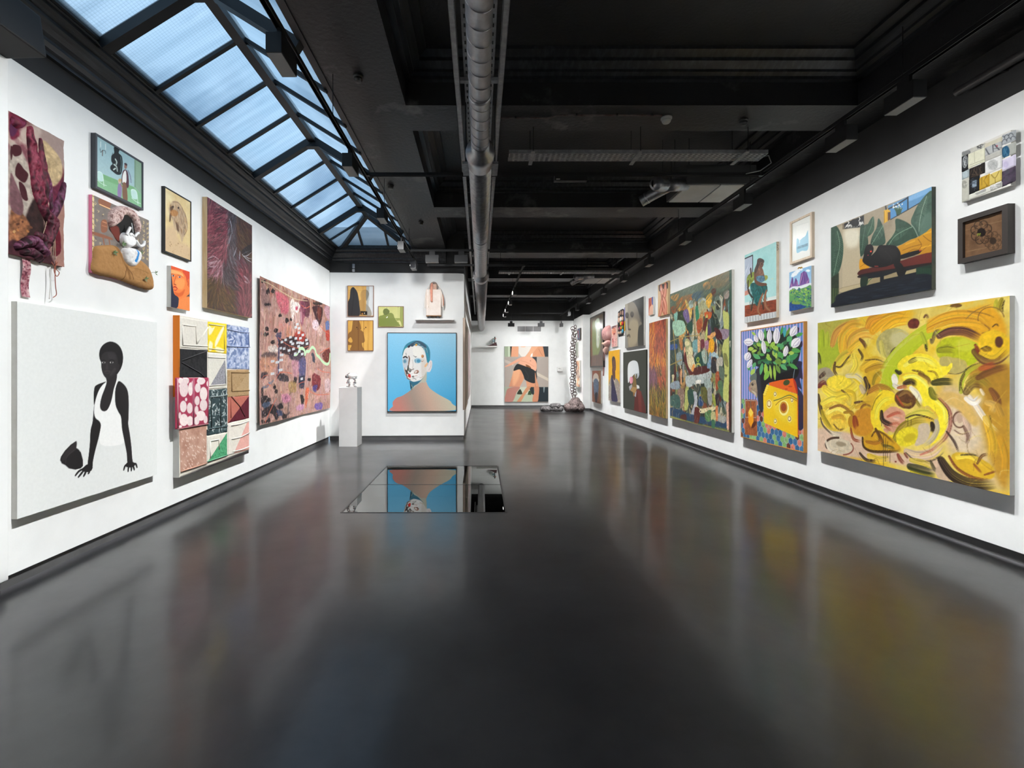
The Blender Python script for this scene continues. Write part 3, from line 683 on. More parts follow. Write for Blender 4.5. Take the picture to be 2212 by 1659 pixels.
def spline(P, closed=False, n=7):
    P = np.asarray(P, float); k = len(P)
    if k < 3: return P
    out = []
    for i in range(k if closed else k - 1):
        if closed: a, b, c, d = P[(i - 1) % k], P[i], P[(i + 1) % k], P[(i + 2) % k]
        else: a, b, c, d = P[max(i - 1, 0)], P[i], P[i + 1], P[min(i + 2, k - 1)]
        for t in np.arange(n) / n:
            out.append(0.5 * ((2 * b) + (-a + c) * t + (2 * a - 5 * b + 4 * c - d) * t * t + (-a + 3 * b - 3 * c + d) * t ** 3))
    if not closed: out.append(P[-1])
    return np.array(out)

class Quad:
    """a rectangle hung on one of the walls. xl, xr: left and right edge of its face, ytl, ybl, ytr, ybr: heights of the corners (photo pixels);
    t: thickness in metres. Everything below works with the metre size W x H and the real place on the wall"""
    def __init__(s, side, xl, xr, ytl, ybl, ytr, ybr, t):
        s.side, s.t, s.xl, s.xr, s.c = side, t, xl, xr, (ytl, ybl, ytr, ybr)
        if side == 'L':
            X = XL + t; s.Yl, s.Yr = [-X * F_PX / (VPX - x) for x in (xl, xr)]; s.rz = math.pi / 2; s.W = s.Yr - s.Yl
        elif side == 'R':
            X = XR - t; s.Yl, s.Yr = [X * F_PX / (x - VPX) for x in (xl, xr)]; s.rz = -math.pi / 2; s.W = s.Yl - s.Yr
        elif side == 'F':                                   # stub wall at the far right
            X = 3.79 - t; s.Yl, s.Yr = [X * F_PX / (x - VPX) for x in (xl, xr)]; s.rz = -math.pi / 2; s.W = s.Yl - s.Yr
        elif side == 'S':                                   # side of the partition, in the back passage
            X = PART_R[0] + t; s.Yl, s.Yr = [-X * F_PX / (VPX - x) for x in (xl, xr)]; s.rz = math.pi / 2; s.W = s.Yr - s.Yl
        elif side == 'P':                                   # partition front
            s.Yl = s.Yr = PART_L[1] + (PART_R[1] - PART_L[1]) * 0.5 - t
            s.rz = ang_p; s.W = (xr - xl) * s.Yl / F_PX; X = None
        else:                                               # far wall
            s.Yl = s.Yr = Y_FAR - t; s.rz = 0; s.W = (xr - xl) * s.Yl / F_PX; X = None
        z = lambda y, Y: EYE + (VPY - y) * Y / F_PX
        wl_, wr_ = (s.Yr, s.Yl) if side in 'LRFS' else (1, 1)
        s.z1 = (z(ytl, s.Yl) * wl_ + z(ytr, s.Yr) * wr_) / (wl_ + wr_)
        s.z0 = (z(ybl, s.Yl) * wl_ + z(ybr, s.Yr) * wr_) / (wl_ + wr_)
        s.H = s.z1 - s.z0
        if X is not None:
            wallx = {'L': XL, 'R': XR, 'F': 3.79, 'S': PART_R[0]}[side]
            s.loc = (wallx, (s.Yl + s.Yr) / 2, s.z0)
        else:
            xc = ((xl + xr) / 2 - VPX) * s.Yl / F_PX
            if side == 'P': yw = PART_L[1] + (PART_R[1] - PART_L[1]) * (xc - PART_L[0]) / (PART_R[0] - PART_L[0])
            else: yw = Y_FAR
            s.loc = (xc, yw, s.z0)
    def m(s, pts, src):
        """photo-crop coordinates (offset x, offset y, scale) to metres on the face, origin top left"""
        P = np.asarray(pts, float).reshape(-1, 2); x = P[:, 0] / src[2] + src[0]; y = P[:, 1] / src[2] + src[1]
        f = (x - s.xl) / (s.xr - s.xl); a, b, c, d = s.c
        yt, yb = a + (c - a) * f, b + (d - b) * f
        v = (y - yt) / (yb - yt)
        if s.side in 'PB': u = f
        else:
            # depth along the wall is inverse in x
            Yp = 1.0 / (1.0 / s.Yl + (1.0 / s.Yr - 1.0 / s.Yl) * f); u = (Yp - s.Yl) / (s.Yr - s.Yl)
        return np.stack([u * s.W, v * s.H], 1)

class Cv:
    def __init__(s, q, dens, base, src=None):
        s.q, s.W, s.H, s.src = q, q.W, q.H, src
        s.nx, s.ny = max(8, int(s.W * dens)) + 1, max(8, int(s.H * dens)) + 1
        s.X, s.Y = np.meshgrid(np.linspace(0, s.W, s.nx), np.linspace(0, s.H, s.ny))
        s.p = s.W / (s.nx - 1)
        s.b = np.zeros((s.ny, s.nx, 3)); s.b[:] = hx(base) if isinstance(base, str) else base
        s.rs = np.random.RandomState(7); s.rag = 0.0
    def k(s, w): return w / s.src[2] * (s.q.Yl + s.q.Yr) / 2 / F_PX     # crop pixels to metres
    def M(s, pts): return s.q.m(pts, s.src)
    def win(s, P, pad):
        x0, y0 = P.min(0) - pad; x1, y1 = P.max(0) + pad
        i0, i1 = max(0, int(x0 / s.p)), min(s.nx, int(x1 / s.p) + 2); py = s.H / (s.ny - 1)
        j0, j1 = max(0, int(y0 / py)), min(s.ny, int(y1 / py) + 2)
        if i1 <= i0 or j1 <= j0: return None
        return slice(j0, j1), slice(i0, i1)
    def mix(s, w, a, c):
        c = hx(c) if isinstance(c, str) else np.asarray(c)
        s.b[w] = s.b[w] * (1 - a[..., None]) + c * a[..., None]
    def poly_a(s, P, soft):
        w = s.win(P, soft * 2 + s.p)
        if w is None: return None, None
        X, Y = s.X[w], s.Y[w]; ins = np.zeros(X.shape, bool); d2 = np.full(X.shape, 1e9)
        n = len(P)
        for i in range(n):
            (ax, ay), (bx_, by) = P[i], P[(i + 1) % n]
            if ay != by:
                c = ((ay > Y) != (by > Y)) & (X < (bx_ - ax) * (Y - ay) / (by - ay) + ax); ins ^= c
            ex, ey = bx_ - ax, by - ay; L = ex * ex + ey * ey
            if L < 1e-12: continue
            t = np.clip(((X - ax) * ex + (Y - ay) * ey) / L, 0, 1)
            d2 = np.minimum(d2, (X - ax - t * ex) ** 2 + (Y - ay - t * ey) ** 2)
        d = np.sqrt(d2) * np.where(ins, 1, -1)
        if getattr(s, 'rag', 0): d = d + s.rag * 2 * (vnoise(X * 28, Y * 28, 77, 4) - 0.5)
        return w, sstep(d / (2 * max(soft, s.p * 0.55)) + 0.5)
    # every drawing call takes crop coordinates; metre versions end in _m
    def poly_m(s, P, c, smooth=True, soft=0, a=1.0, tex=0.0, c2=None, ang=0.0):
        P = np.asarray(P, float)
        if smooth: P = spline(P, True, 5)
        w, al = s.poly_a(P, soft)
        if w is None: return s
        col = hx(c) if isinstance(c, str) else np.asarray(c)
        X, Y = s.X[w], s.Y[w]
        if c2 is not None:                                   # gradient along angle ang (degrees, 0 = left to right, 90 = top to bottom)
            dx, dy = math.cos(R(ang)), math.sin(R(ang)); pr = P @ np.array([dx, dy]); t = (X * dx + Y * dy - pr.min()) / max(1e-6, pr.max() - pr.min())
            e = hx(c2) if isinstance(c2, str) else np.asarray(c2)
            t = np.clip(t, 0, 1)[..., None]; col = col * (1 - t) + e * t
        if tex:
            nz = vnoise(X * 40, Y * 40, s.rs.randint(9999), 3)[..., None] - 0.5; col = np.clip(col * (1 + 2 * tex * nz), 0, 1)
        al = (al * a)[..., None]
        s.b[w] = s.b[w] * (1 - al) + col * al
        return s
    def poly(s, pts, c, smooth=True, soft=0, **kw): return s.poly_m(s.M(pts), c, smooth, s.k(soft), **kw)
    def ell(s, cx, cy, rx, ry, c, rot=0, n=18, **kw):
        g = np.linspace(0, 2 * np.pi, n, endpoint=False); r = R(rot)
        x, y = rx * np.cos(g), ry * np.sin(g)
        return s.poly(np.stack([cx + x * math.cos(r) - y * math.sin(r), cy + x * math.sin(r) + y * math.cos(r)], 1), c, True, **kw)
    def stroke_m(s, P, wd, c, smooth=True, taper=0.0, soft=0.0, a=1.0, bristle=0.0, c2=None, fade=0.0):
        P = np.asarray(P, float)
        if smooth and len(P) > 2: P = spline(P, False, 6)
        w = s.win(P, wd)
        if w is None: return s
        X, Y = s.X[w], s.Y[w]; best = np.full(X.shape, 1e9); off = np.zeros(X.shape); tt = np.zeros(X.shape)
        seg = np.linalg.norm(np.diff(P, axis=0), axis=1); cum = np.concatenate([[0], np.cumsum(seg)]); L = max(cum[-1], 1e-9)
        for i in range(len(P) - 1):
            (ax, ay), (bx_, by) = P[i], P[i + 1]; ex, ey = bx_ - ax, by - ay; l2 = ex * ex + ey * ey
            if l2 < 1e-14: continue
            t = np.clip(((X - ax) * ex + (Y - ay) * ey) / l2, 0, 1)
            dx, dy = X - ax - t * ex, Y - ay - t * ey; d = dx * dx + dy * dy
            k = d < best
            best = np.where(k,d,best); off = np.where(k,np.sign((X - ax) * -ey + (Y - ay) * ex) * np.sqrt(d),off); tt = np.where(k,(cum[i] + t * seg[i]) / L,tt)
        d = np.sqrt(best); hw = wd / 2
        if taper: hw = hw * (1 - taper * np.abs(2 * tt - 1) ** 2)
        al = sstep((hw - d) / (2 * max(soft, s.p * 0.55)) + 0.5) * a
        col = hx(c) if isinstance(c, str) else np.asarray(c)
        if c2 is not None:
            e = hx(c2) if isinstance(c2, str) else np.asarray(c2); col = col * (1 - tt[..., None]) + e * tt[..., None]
        if bristle:
            T = s.rs.rand(128); o = off / max(wd, 1e-6) * 14 + 40; oi = np.floor(o).astype(int); fo = o - oi
            h = T[oi % 128] * (1 - fo) + T[(oi + 1) % 128] * fo
            al = al * np.clip(1 - bristle * (1.6 * h - 0.35) * (0.35 + 0.9 * tt), 0, 1)
            col = np.clip(col * (1 + 0.25 * bristle * (h - 0.5))[..., None], 0, 1) if np.ndim(col) > 1 or True else col
        if fade: al = al * np.clip((1 - tt) / fade, 0, 1)
        al = al[..., None]
        s.b[w] = s.b[w] * (1 - al) + col * al
        return s
    def stroke(s, pts, wd, c, smooth=True, soft=0, **kw):
        P = np.asarray(pts, float); d = np.abs(np.diff(P, axis=0)).mean(0) + 1e-6; n = np.array([d[1], d[0]]) / np.hypot(*d) * wd / 2; m_ = P[len(P) // 2]
        a_, b_ = s.M([m_ - n, m_ + n]); w_ = float(np.hypot(*(b_ - a_)))              # a brush held square to the view it was studied from
        return s.stroke_m(s.M(P), w_, c, smooth, soft=s.k(soft), **kw)
    def arc(s, cx, cy, rx, ry, a0, a1, wd, c, rot=0, **kw):
        g = np.radians(np.linspace(a0, a1, 14)); r = R(rot); x, y = rx * np.cos(g), ry * np.sin(g)
        return s.stroke(np.stack([cx + x * math.cos(r) - y * math.sin(r), cy + x * math.sin(r) + y * math.cos(r)], 1), wd, c, **kw)
    def hatch(s, n, length, wd, colfn, angfn, seed=1, a=0.85, box_=None, curve=0.0, bristle=0.5):
        """n short brush marks scattered over the canvas; colfn(u, v, rnd) and angfn(u, v, rnd) see 0..1 positions"""
        rs = np.random.RandomState(seed); x0, y0, x1, y1 = box_ or (0, 0, 1, 1)
        for i in range(n):
            u, v = x0 + (x1 - x0) * rs.rand(), y0 + (y1 - y0) * rs.rand()
            c = colfn(u, v, rs)
            if c is None: continue
            g = angfn(u, v, rs); L = length * (0.5 + rs.rand()); x, y = u * s.W, v * s.H; k = curve * (rs.rand() - 0.5)
            p = [(x - math.cos(g - k) * L / 2, y - math.sin(g - k) * L / 2), (x, y), (x + math.cos(g + k) * L / 2, y + math.sin(g + k) * L / 2)]
            s.stroke_m(p, wd * (0.6 + 0.8 * rs.rand()), c, True, taper=0.5, a=a, bristle=bristle)
        return s
    def fillnoise(s, cols, scale, seed=3, octaves=5, stretch=(1, 1), contrast=1.6, a=1.0, region=None):
        """cloudy mix of a list of colours"""
        n = vnoise(s.X * scale * stretch[0], s.Y * scale * stretch[1], seed, octaves); n = np.clip((n - 0.5) * contrast + 0.5, 0, 0.9999)
        C = np.array([hx(c) for c in cols]); k = n * (len(C) - 1); i = np.floor(k).astype(int); f = (k - i)[..., None]
        col = C[i] * (1 - f) + C[np.minimum(i + 1, len(C) - 1)] * f
        if region is None: s.b = s.b * (1 - a) + col * a
        else: s.b = s.b * (1 - a * region[..., None]) + col * (a * region[..., None])
        return s
    def mask(s, pts, smooth=True, soft=0):
        P = s.M(pts); P = spline(P, True, 5) if smooth else P
        w, al = s.poly_a(P, s.k(soft)); A = np.zeros(s.X.shape)
        if w is not None: A[w] = al
        return A
    def vgrad(s, c0, c1, ang=90):
        dx, dy = math.cos(R(ang)), math.sin(R(ang)); t = s.X / s.W * dx + s.Y / s.H * dy
        t = ((t - t.min()) / (t.max() - t.min()))[..., None]; s.b = hx(c0) * (1 - t) + hx(c1) * t; return s
    def speck(s, n, r, c, seed=5, a=0.9, region=None):
        rs = np.random.RandomState(seed)
        for i in range(n):
            x, y = rs.rand() * s.W, rs.rand() * s.H
            if region is not None and region[min(s.ny - 1, int(y / s.H * s.ny)), min(s.nx - 1, int(x / s.W * s.nx))] < 0.5: continue
            rr = r * (0.4 + rs.rand()); s.stroke_m([(x - rr * (rs.rand() - .5),y - rr * (rs.rand() - .5)),(x + rr * (rs.rand() - .5),y + rr * (rs.rand() - .5))],rr,c if not isinstance(c,list) else c[rs.randint(len(c))],False,a=a)
        return s
    # ---- to geometry
    def mesh(s, name, m, parent, y0, relief=None, x0=None, z0=0.0, tol=0.010, curl=None, keep=None):
        """canvas facing local -y at depth y0; neighbouring cells of one colour are merged"""
        ny, nx = s.ny, s.nx; c = s.b; done = np.zeros((ny - 1, nx - 1), bool); quads = []
        sizes = (16, 8, 4, 2, 1) if relief is None and curl is None and keep is None else (1,)
        for z in sizes:
            jj, ii = (ny - 1) // z, (nx - 1) // z
            if jj == 0 or ii == 0: continue
            J, I = np.meshgrid(np.arange(jj) * z, np.arange(ii) * z, indexing='ij')
            ok = ~done[J, I]
            if keep is not None: ok &= keep[J, I] & keep[J + 1, I] & keep[J, I + 1] & keep[J + 1, I + 1]
            if z > 1:
                lo = np.full((jj, ii, 3), 9.0); hi = np.full((jj, ii, 3), -9.0)
                for dj in range(z + 1):
                    for di in range(z + 1):
                        v = c[J + dj, I + di]; lo = np.minimum(lo, v); hi = np.maximum(hi, v)
                ok &= ((hi - lo).max(-1) < tol)
            j, i = J[ok], I[ok]
            quads.append(np.stack([(j + z) * nx + i, (j + z) * nx + i + z, j * nx + i + z, j * nx + i], 1))
            if z > 1:
                for dj in range(z):
                    for di in range(z): done[j + dj, i + di] = True
        Q = np.concatenate(quads); used, inv = np.unique(Q, return_inverse=True); Q = inv.reshape(Q.shape)
        co = np.zeros((len(used), 3)); X = s.X.reshape(-1)[used]; Y = s.Y.reshape(-1)[used]
        co[:, 0] = X - s.W / 2 if x0 is None else X + x0
        co[:, 2] = s.H - Y + z0
        co[:, 1] = y0 - (0 if relief is None else relief.reshape(-1)[used])
        if curl is not None: co = curl(co)
        me = bpy.data.meshes.new(name); me.vertices.add(len(co)); me.vertices.foreach_set('co', co.reshape(-1))
        me.loops.add(Q.size); me.loops.foreach_set('vertex_index', Q.reshape(-1).astype(np.int32))
        me.polygons.add(len(Q)); me.polygons.foreach_set('loop_start',(np.arange(len(Q)) * 4).astype(np.int32)); me.polygons.foreach_set('loop_total',np.full(len(Q),4,np.int32))
        if relief is not None or curl is not None: me.polygons.foreach_set('use_smooth', np.ones(len(Q), bool))
        me.update(calc_edges=True)
        at = me.color_attributes.new('Col', 'FLOAT_COLOR', 'POINT')
        col = np.ones((len(used), 4)); col[:, :3] = lin(np.clip(c.reshape(-1, 3)[used], 0, 1)); at.data.foreach_set('color', col.reshape(-1))
        me.materials.append(m); me.validate()
        o = bpy.data.objects.new(name, me); COL.objects.link(o); o.parent = parent
        return o

def paint_mat(name, rough=0.55, weave=0.12, wscale=420.0, mottle=0.10, mscale=45.0, spec=0.35, gain=1.0):
    if name in MATS: return MATS[name]
    m = bpy.data.materials.new(name); m.use_nodes = True; n, l = m.node_tree.nodes, m.node_tree.links; b = n['Principled BSDF']
    at = n.new('ShaderNodeAttribute'); at.attribute_name = 'Col'
    tc = n.new('ShaderNodeTexCoord'); no = n.new('ShaderNodeTexNoise'); no.inputs['Scale'].default_value = mscale; no.inputs['Detail'].default_value = 4
    l.new(tc.outputs['Object'], no.inputs['Vector'])
    mr = n.new('ShaderNodeMapRange'); mr.inputs['To Min'].default_value = gain * (1 - mottle); mr.inputs['To Max'].default_value = gain * (1 + mottle); mr.inputs['From Min'].default_value = 0.25; mr.inputs['From Max'].default_value = 0.75
    l.new(no.outputs['Fac'], mr.inputs['Value'])
    mx = n.new('ShaderNodeVectorMath'); mx.operation = 'MULTIPLY'; l.new(at.outputs['Color'], mx.inputs[0]); l.new(mr.outputs['Result'], mx.inputs[1])
    l.new(mx.outputs['Vector'], b.inputs['Base Color'])
    b.inputs['Roughness'].default_value = rough; b.inputs['Specular IOR Level'].default_value = spec
    if weave:
        nb = n.new('ShaderNodeTexNoise'); nb.inputs['Scale'].default_value = wscale; nb.inputs['Detail'].default_value = 2
        l.new(tc.outputs['Object'], nb.inputs['Vector'])
        bp = n.new('ShaderNodeBump'); bp.inputs['Strength'].default_value = weave; bp.inputs['Distance'].default_value = 0.002
        l.new(nb.outputs['Fac'], bp.inputs['Height']); l.new(bp.outputs['Normal'], b.inputs['Normal'])
    MATS[name] = m
    return m
M_OIL = paint_mat('oil_on_canvas',mottle=0.05); M_FLAT = paint_mat('flat_acrylic_on_canvas',0.7,0.06,mottle=0.03); M_GLOSSP = paint_mat('glossy_oil_paint',0.3,0.25,180.0)
M_CLOTH = paint_mat('dyed_cloth', 0.9, 0.4, 500.0, mottle=0.08); M_PRINT = paint_mat('photographic_print', 0.4, 0.0, mottle=0.02)
M_RAW = mat('primed_canvas_edge', 'e4e2dc', 0.8, col2='dad7cf', nscale=6, bump=0.08, bscale=300)
M_WOOD = mat('pale_plywood_edge', 'd9bf96', 0.6, col2='c9a877', nscale=5, stretch=(4, 4, 0.6))

def hang(q, name, label, cat='painting', group=None):
    return empty(name, q.loc, q.rz, label, cat, group)
def stretcher(o, q, m=None, t=None):
    t = t or q.t
    return MB().box((-q.W / 2, -t + 0.0015, 0), (q.W / 2, -0.001, q.H)).build('stretcher', m or M_RAW, o)
def frame(o, q, fw, m, proud=0.006, name='frame'):
    """four mitred bars round the face"""
    W, H, t = q.W / 2, q.H, q.t
    for (x0, z0, x1, z1, a, b) in ((-W, 0, W, 0, 1, 1), (-W, H, W, H, 1, -1), (-W, 0, -W, H, 0, 1), (W, 0, W, H, 0, -1)):
        if a: poly = [(x0, z0), (x1, z1), (x1 - fw, z1 + b * fw), (x0 + fw, z0 + b * fw)]
        else: poly = [(x0, z0), (x1, z1), (x1 + b * fw, z1 - fw), (x0 + b * fw, z0 + fw)]
        MB().prism(poly, -t - 0.0, -0.001).build(name + '_bar', m, o)

def LP(q, src, pts, depth=0.0):
    """crop coordinates to points in the local frame of a hung thing, depth metres in front of its face"""
    P = q.m(pts, src); return [Vector((x - q.W / 2, -q.t - depth, q.H - y)) for x, y in P]
def pillow(o, q, src, pts, col, depth, name, m, dens=260, edge=None, paint=None, smooth=True, folds=0.0, seed=1, y0=None, base=0.0):
    """a soft raised piece: outline pts, rounded up to depth metres; paint(cv) may decorate it"""
    P = q.m(pts, src); P = spline(P, True, 5) if smooth else P
    sub = Quad.__new__(Quad); sub.__dict__.update(q.__dict__)
    lo, hi = P.min(0) - 0.004, P.max(0) + 0.004
    cv = Cv.__new__(Cv); cv.q, cv.W, cv.H, cv.src = q, q.W, q.H, src
    nx, ny = max(5, int((hi[0] - lo[0]) * dens)) + 1, max(5, int((hi[1] - lo[1]) * dens)) + 1
    cv.nx, cv.ny = nx, ny; cv.X, cv.Y = np.meshgrid(np.linspace(lo[0], hi[0], nx), np.linspace(lo[1], hi[1], ny)); cv.p = (hi[0] - lo[0]) / (nx - 1)
    cv.b = np.zeros((ny, nx, 3)); cv.b[:] = hx(col); cv.rs = np.random.RandomState(seed)
    cv.win = lambda P_, pad: (slice(0, ny), slice(0, nx))
    if paint: paint(cv)
    X, Y = cv.X, cv.Y; ins = np.zeros(X.shape, bool); d2 = np.full(X.shape, 1e9); n = len(P)
    for i in range(n):
        (ax, ay), (bx_, by) = P[i], P[(i + 1) % n]
        if ay != by: ins ^= ((ay > Y) != (by > Y)) & (X < (bx_ - ax) * (Y - ay) / (by - ay) + ax)
        ex, ey = bx_ - ax, by - ay; L = ex * ex + ey * ey
        if L < 1e-12: continue
        t = np.clip(((X - ax) * ex + (Y - ay) * ey) / L, 0, 1); d2 = np.minimum(d2, (X - ax - t * ex) ** 2 + (Y - ay - t * ey) ** 2)
    d = np.sqrt(d2); e = edge or min(hi - lo) * 0.25
    k = np.clip(d / e, 0, 1); rel = np.where(ins, base + depth * np.sqrt(np.clip(1 - (1 - k) ** 2, 0, 1)), 0.0)
    if folds: rel = rel + np.where(ins, folds * (vnoise(X * 22, Y * 22, seed, 3) - 0.5) * k, 0)
    keep = ins | (d < cv.p * 1.2); rel = np.where(ins, np.maximum(rel, 0), -0.001)
    x, z = lo[0] - q.W / 2, q.H - hi[1]
    cv.X, cv.Y = X - lo[0], Y - lo[1]; cv.W, cv.H = hi - lo
    return cv.mesh(name, m, o, -q.t if y0 is None else y0, relief=rel, x0=x, z0=z, keep=keep)
def strand(o, pts, r, m, name='thread'):
    P = spline(np.array([tuple(p) for p in pts]), False, 6)
    return MB().tube([tuple(p) for p in P], r, 6).build(name, m, o, smooth=True)
# ================================================================== left wall
cA, cB, cC, cD, cE = (0, 200, 3.606), (0, 620, 3.19), (330, 380, 5.183), (350, 660, 4.148), (540, 570, 4.484)

# ---- white canvas with a dark figure leaning on both hands
q = Quad('L', 37, 339, 650.4, 1119, 696.8, 1027.5, .04)
o = hang(q, 'painting', 'large white canvas with a seated dark figure in a white vest, at floor level')
c = Cv(q, 230, 'e3e5e2', cB); dk = '1d1a1b'
body = [(735,660),(803,640),(800,720),(830,895),(838,980),(850,1080),(700,1090),(690,985),(684,925),(655,900),(648,860),(660,780),(690,700)]
c.poly(body, 'f1f1ee', soft=2)
c.poly([(730, 654), (700, 662), (668, 675), (652, 692), (646, 740), (647, 800), (651, 812), (662, 765), (682, 712), (706, 676)], dk)
c.poly([(650,812),(645,850),(638,930),(624,990),(619,1080),(611,1160),(604,1218),(614,1236),(637,1238),(641,1200),(656,1130),(677,1050),(691,985),(695,950),(684,925),(660,905),(649,870)],dk)
c.poly([(732,606),(735,655),(722,700),(703,750),(691,800),(692,838),(711,857),(737,850),(757,815),(771,770),(784,705),(804,636),(800,590)],'272324')
c.poly([(822,650),(858,678),(880,720),(887,790),(886,900),(884,950),(895,1020),(905,1100),(911,1180),(913,1212),(880,1217),(873,1150),(856,1060),(841,980),(834,900),(815,862),(798,820),(793,770),(795,710),(806,670)],dk,c2='262223',ang=0)
c.poly([(684,478),(689,432),(714,396),(755,377),(797,386),(829,416),(846,462),(847,512),(836,556),(818,588),(800,600),(740,560),(698,520)],'1a1718')
c.poly([(700,475),(720,452),(752,445),(790,452),(808,490),(812,540),(800,590),(776,620),(742,634),(716,612),(701,572),(697,522)],'2b2829')
c.poly([(800, 545), (815, 530), (826, 545), (818, 575), (803, 585)], '2a2627')
c.poly([(745, 455), (785, 460), (800, 490), (780, 500), (750, 490)], '343032', soft=8)
c.stroke([(702, 512), (714, 504), (728, 510)], 5, '141213'); c.stroke([(752, 510), (770, 501), (788, 512)], 5, '141213')
for x in (714, 769):
    c.ell(x, 521, 12, 6, 'b9b7b4'); c.ell(x + 1, 521, 5.5, 6, '0e0c0d')
c.poly([(728,560),(738,520),(746,560),(738,568)],'363133',soft=3); c.stroke([(722,583),(738,578),(758,583)],8,'40383a'); c.stroke([(722,592),(740,597),(758,590)],6,'3a3335')
c.poly([(785, 560), (800, 570), (770, 610), (757, 606)], '383335', soft=6)
c.poly([(526,1060),(488,1084),(448,1125),(420,1166),(414,1190),(425,1213),(450,1226),(474,1248),(520,1258),(556,1249),(572,1232),(571,1190),(558,1140),(541,1117),(526,1108)],dk,smooth=False)
c.poly([(526,1062),(480,1100),(440,1150),(424,1190),(440,1195),(470,1160),(520,1120)],'2c2829',soft=4); c.stroke([(452,1216),(456,1180),(478,1150),(526,1112)],4,'3a3536')
c.poly([(604, 1222), (580, 1238), (562, 1258), (572, 1270), (600, 1276), (625, 1268), (638, 1240)], dk)
for P in ([(572,1252),(545,1268),(530,1284),(520,1297)],[(578,1262),(560,1285),(541,1308)],[(592,1268),(586,1285),(577,1302)],[(612,1262),(614,1275),(609,1285)],[(628,1250),(626,1262)]): c.stroke(P,13,dk,taper=.25)
c.poly([(880, 1212), (868, 1225), (866, 1240), (885, 1248), (920, 1244), (930, 1225), (912, 1208)], dk)
for P in ([(872,1226),(860,1240),(853,1264)],[(888,1240),(884,1258),(883,1274)],[(902,1240),(905,1256),(905,1270)],[(914,1236),(922,1252),(925,1264)],[(922,1222),(936,1226),(944,1248)]): c.stroke(P,11,dk,taper=.25)
c.mesh('canvas', M_FLAT, o, -q.t); stretcher(o, q)

# ---- crumpled dark red textile piece
q = Quad('L', 2, 135, 232, 548, 304, 573, .022)
o = hang(q, 'textile_collage', 'dark red crumpled cloth collage with dangling threads, at the left edge', 'textile collage')
c = Cv(q, 240, '86625c', cA)
c.fillnoise(['5d2a30', '8d6a63', 'b7a396', '74434a'], 7, 11, contrast=2.2)
c.poly([(250, 240), (490, 370), (490, 560), (380, 520), (300, 380)], '97837c', soft=30)
c.poly([(68, 150), (190, 220), (150, 330), (68, 360)], '6a1d33', soft=8, tex=.3); c.poly([(68, 250), (130, 260), (110, 330), (68, 340)], '4d1f3f', soft=6)
c.poly([(150, 280), (300, 270), (290, 350), (190, 400)], 'b3a196', soft=18)
c.poly([(68, 400), (210, 560), (250, 800), (200, 970), (68, 900)], 'a89c90', soft=14, tex=.2)
for P in ([(90,410),(140,420),(150,480),(100,500),(80,450)],[(125,550),(180,600),(210,640),(190,700),(150,690),(110,640)],[(140,700),(190,740),(200,840),(150,820)],[(70,420),(90,450),(80,520),(70,520)]): c.poly(P,'3f161c',soft=3)
c.poly([(320, 370), (400, 430), (460, 520), (470, 640), (430, 720), (370, 760), (330, 640), (310, 480)], 'b49d78', soft=6, tex=.25)
for i in range(7): c.stroke([(325 + 14 * i, 390 + 20 * i), (360 + 12 * i, 520 + 12 * i), (360 + 12 * i, 690)], 2.5, '8b7752', a=.7)
c.poly([(350, 740), (420, 720), (490, 660), (490, 830), (440, 900), (380, 860)], '5b2034', soft=10, tex=.3)
c.poly([(190, 950), (260, 820), (300, 860), (330, 1000), (340, 1240), (200, 1260), (150, 1180), (180, 1050)], '2c1a18', soft=12, tex=.4)
c.poly([(70,930),(130,920),(220,1040),(170,1160),(110,1200),(70,1240)],'8a5a3c',soft=8,tex=.5); c.speck(220,.012,['b0713f','6b3f2a','c79a63','4a2a1e'],4,region=c.mask([(70,930),(130,920),(225,1045),(160,1170),(100,1230),(70,1240)]))
c.poly([(410,1060),(470,950),(470,1200),(440,1260),(410,1240)],'5f1522',soft=5,tex=.3); c.poly([(440,930),(490,880),(490,1340),(420,1330),(440,1260),(470,1200)],'9a7266',soft=6)
c.poly([(70, 1160), (200, 1180), (340, 1200), (410, 1330), (260, 1320), (70, 1270)], '3d1a22', soft=10, tex=.4)
c.poly([(68, 640), (110, 700), (160, 860), (150, 960), (68, 900)], '6b4a4e', soft=6, tex=.2)
c.mesh('backing_cloth', M_CLOTH, o, -q.t, relief=0.02 * vnoise(c.X * 9, c.Y * 9, 5, 4)); stretcher(o, q, mat('stained_cloth_edge', '8a6a63', .9))
MR = mat('maroon_wet_cloth','5e1628',.45,col2='3a101a',nscale=14,bump=.5,bscale=70,pos=(.35,.7)); MR2 = mat('plum_wet_cloth','46182a',.4,col2='2a1016',nscale=18,bump=.5,bscale=80,pos=(.3,.7))
def along(P, w):
    """outline of a band of width w (crop pixels) along a path"""
    S = spline(np.array(P, float), False, 3); T = np.gradient(S, axis=0); T /= np.linalg.norm(T, axis=1)[:, None]; N_ = np.stack([-T[:, 1], T[:, 0]], 1)
    k = np.sin(np.linspace(.45, math.pi - .45, len(S)))[:, None] * w / 2; return np.concatenate([S + N_ * k, (S - N_ * k)[::-1]])
def folded(c0, c1, c2_): return lambda cv: cv.fillnoise([c1, c0, c2_, c0, c1], 16, int(cv.rs.randint(999)), 4, (2.6, .7), 2.4)
CF = paint_mat('damp_folded_cloth', .62, .5, 90, mottle=.25, mscale=60)
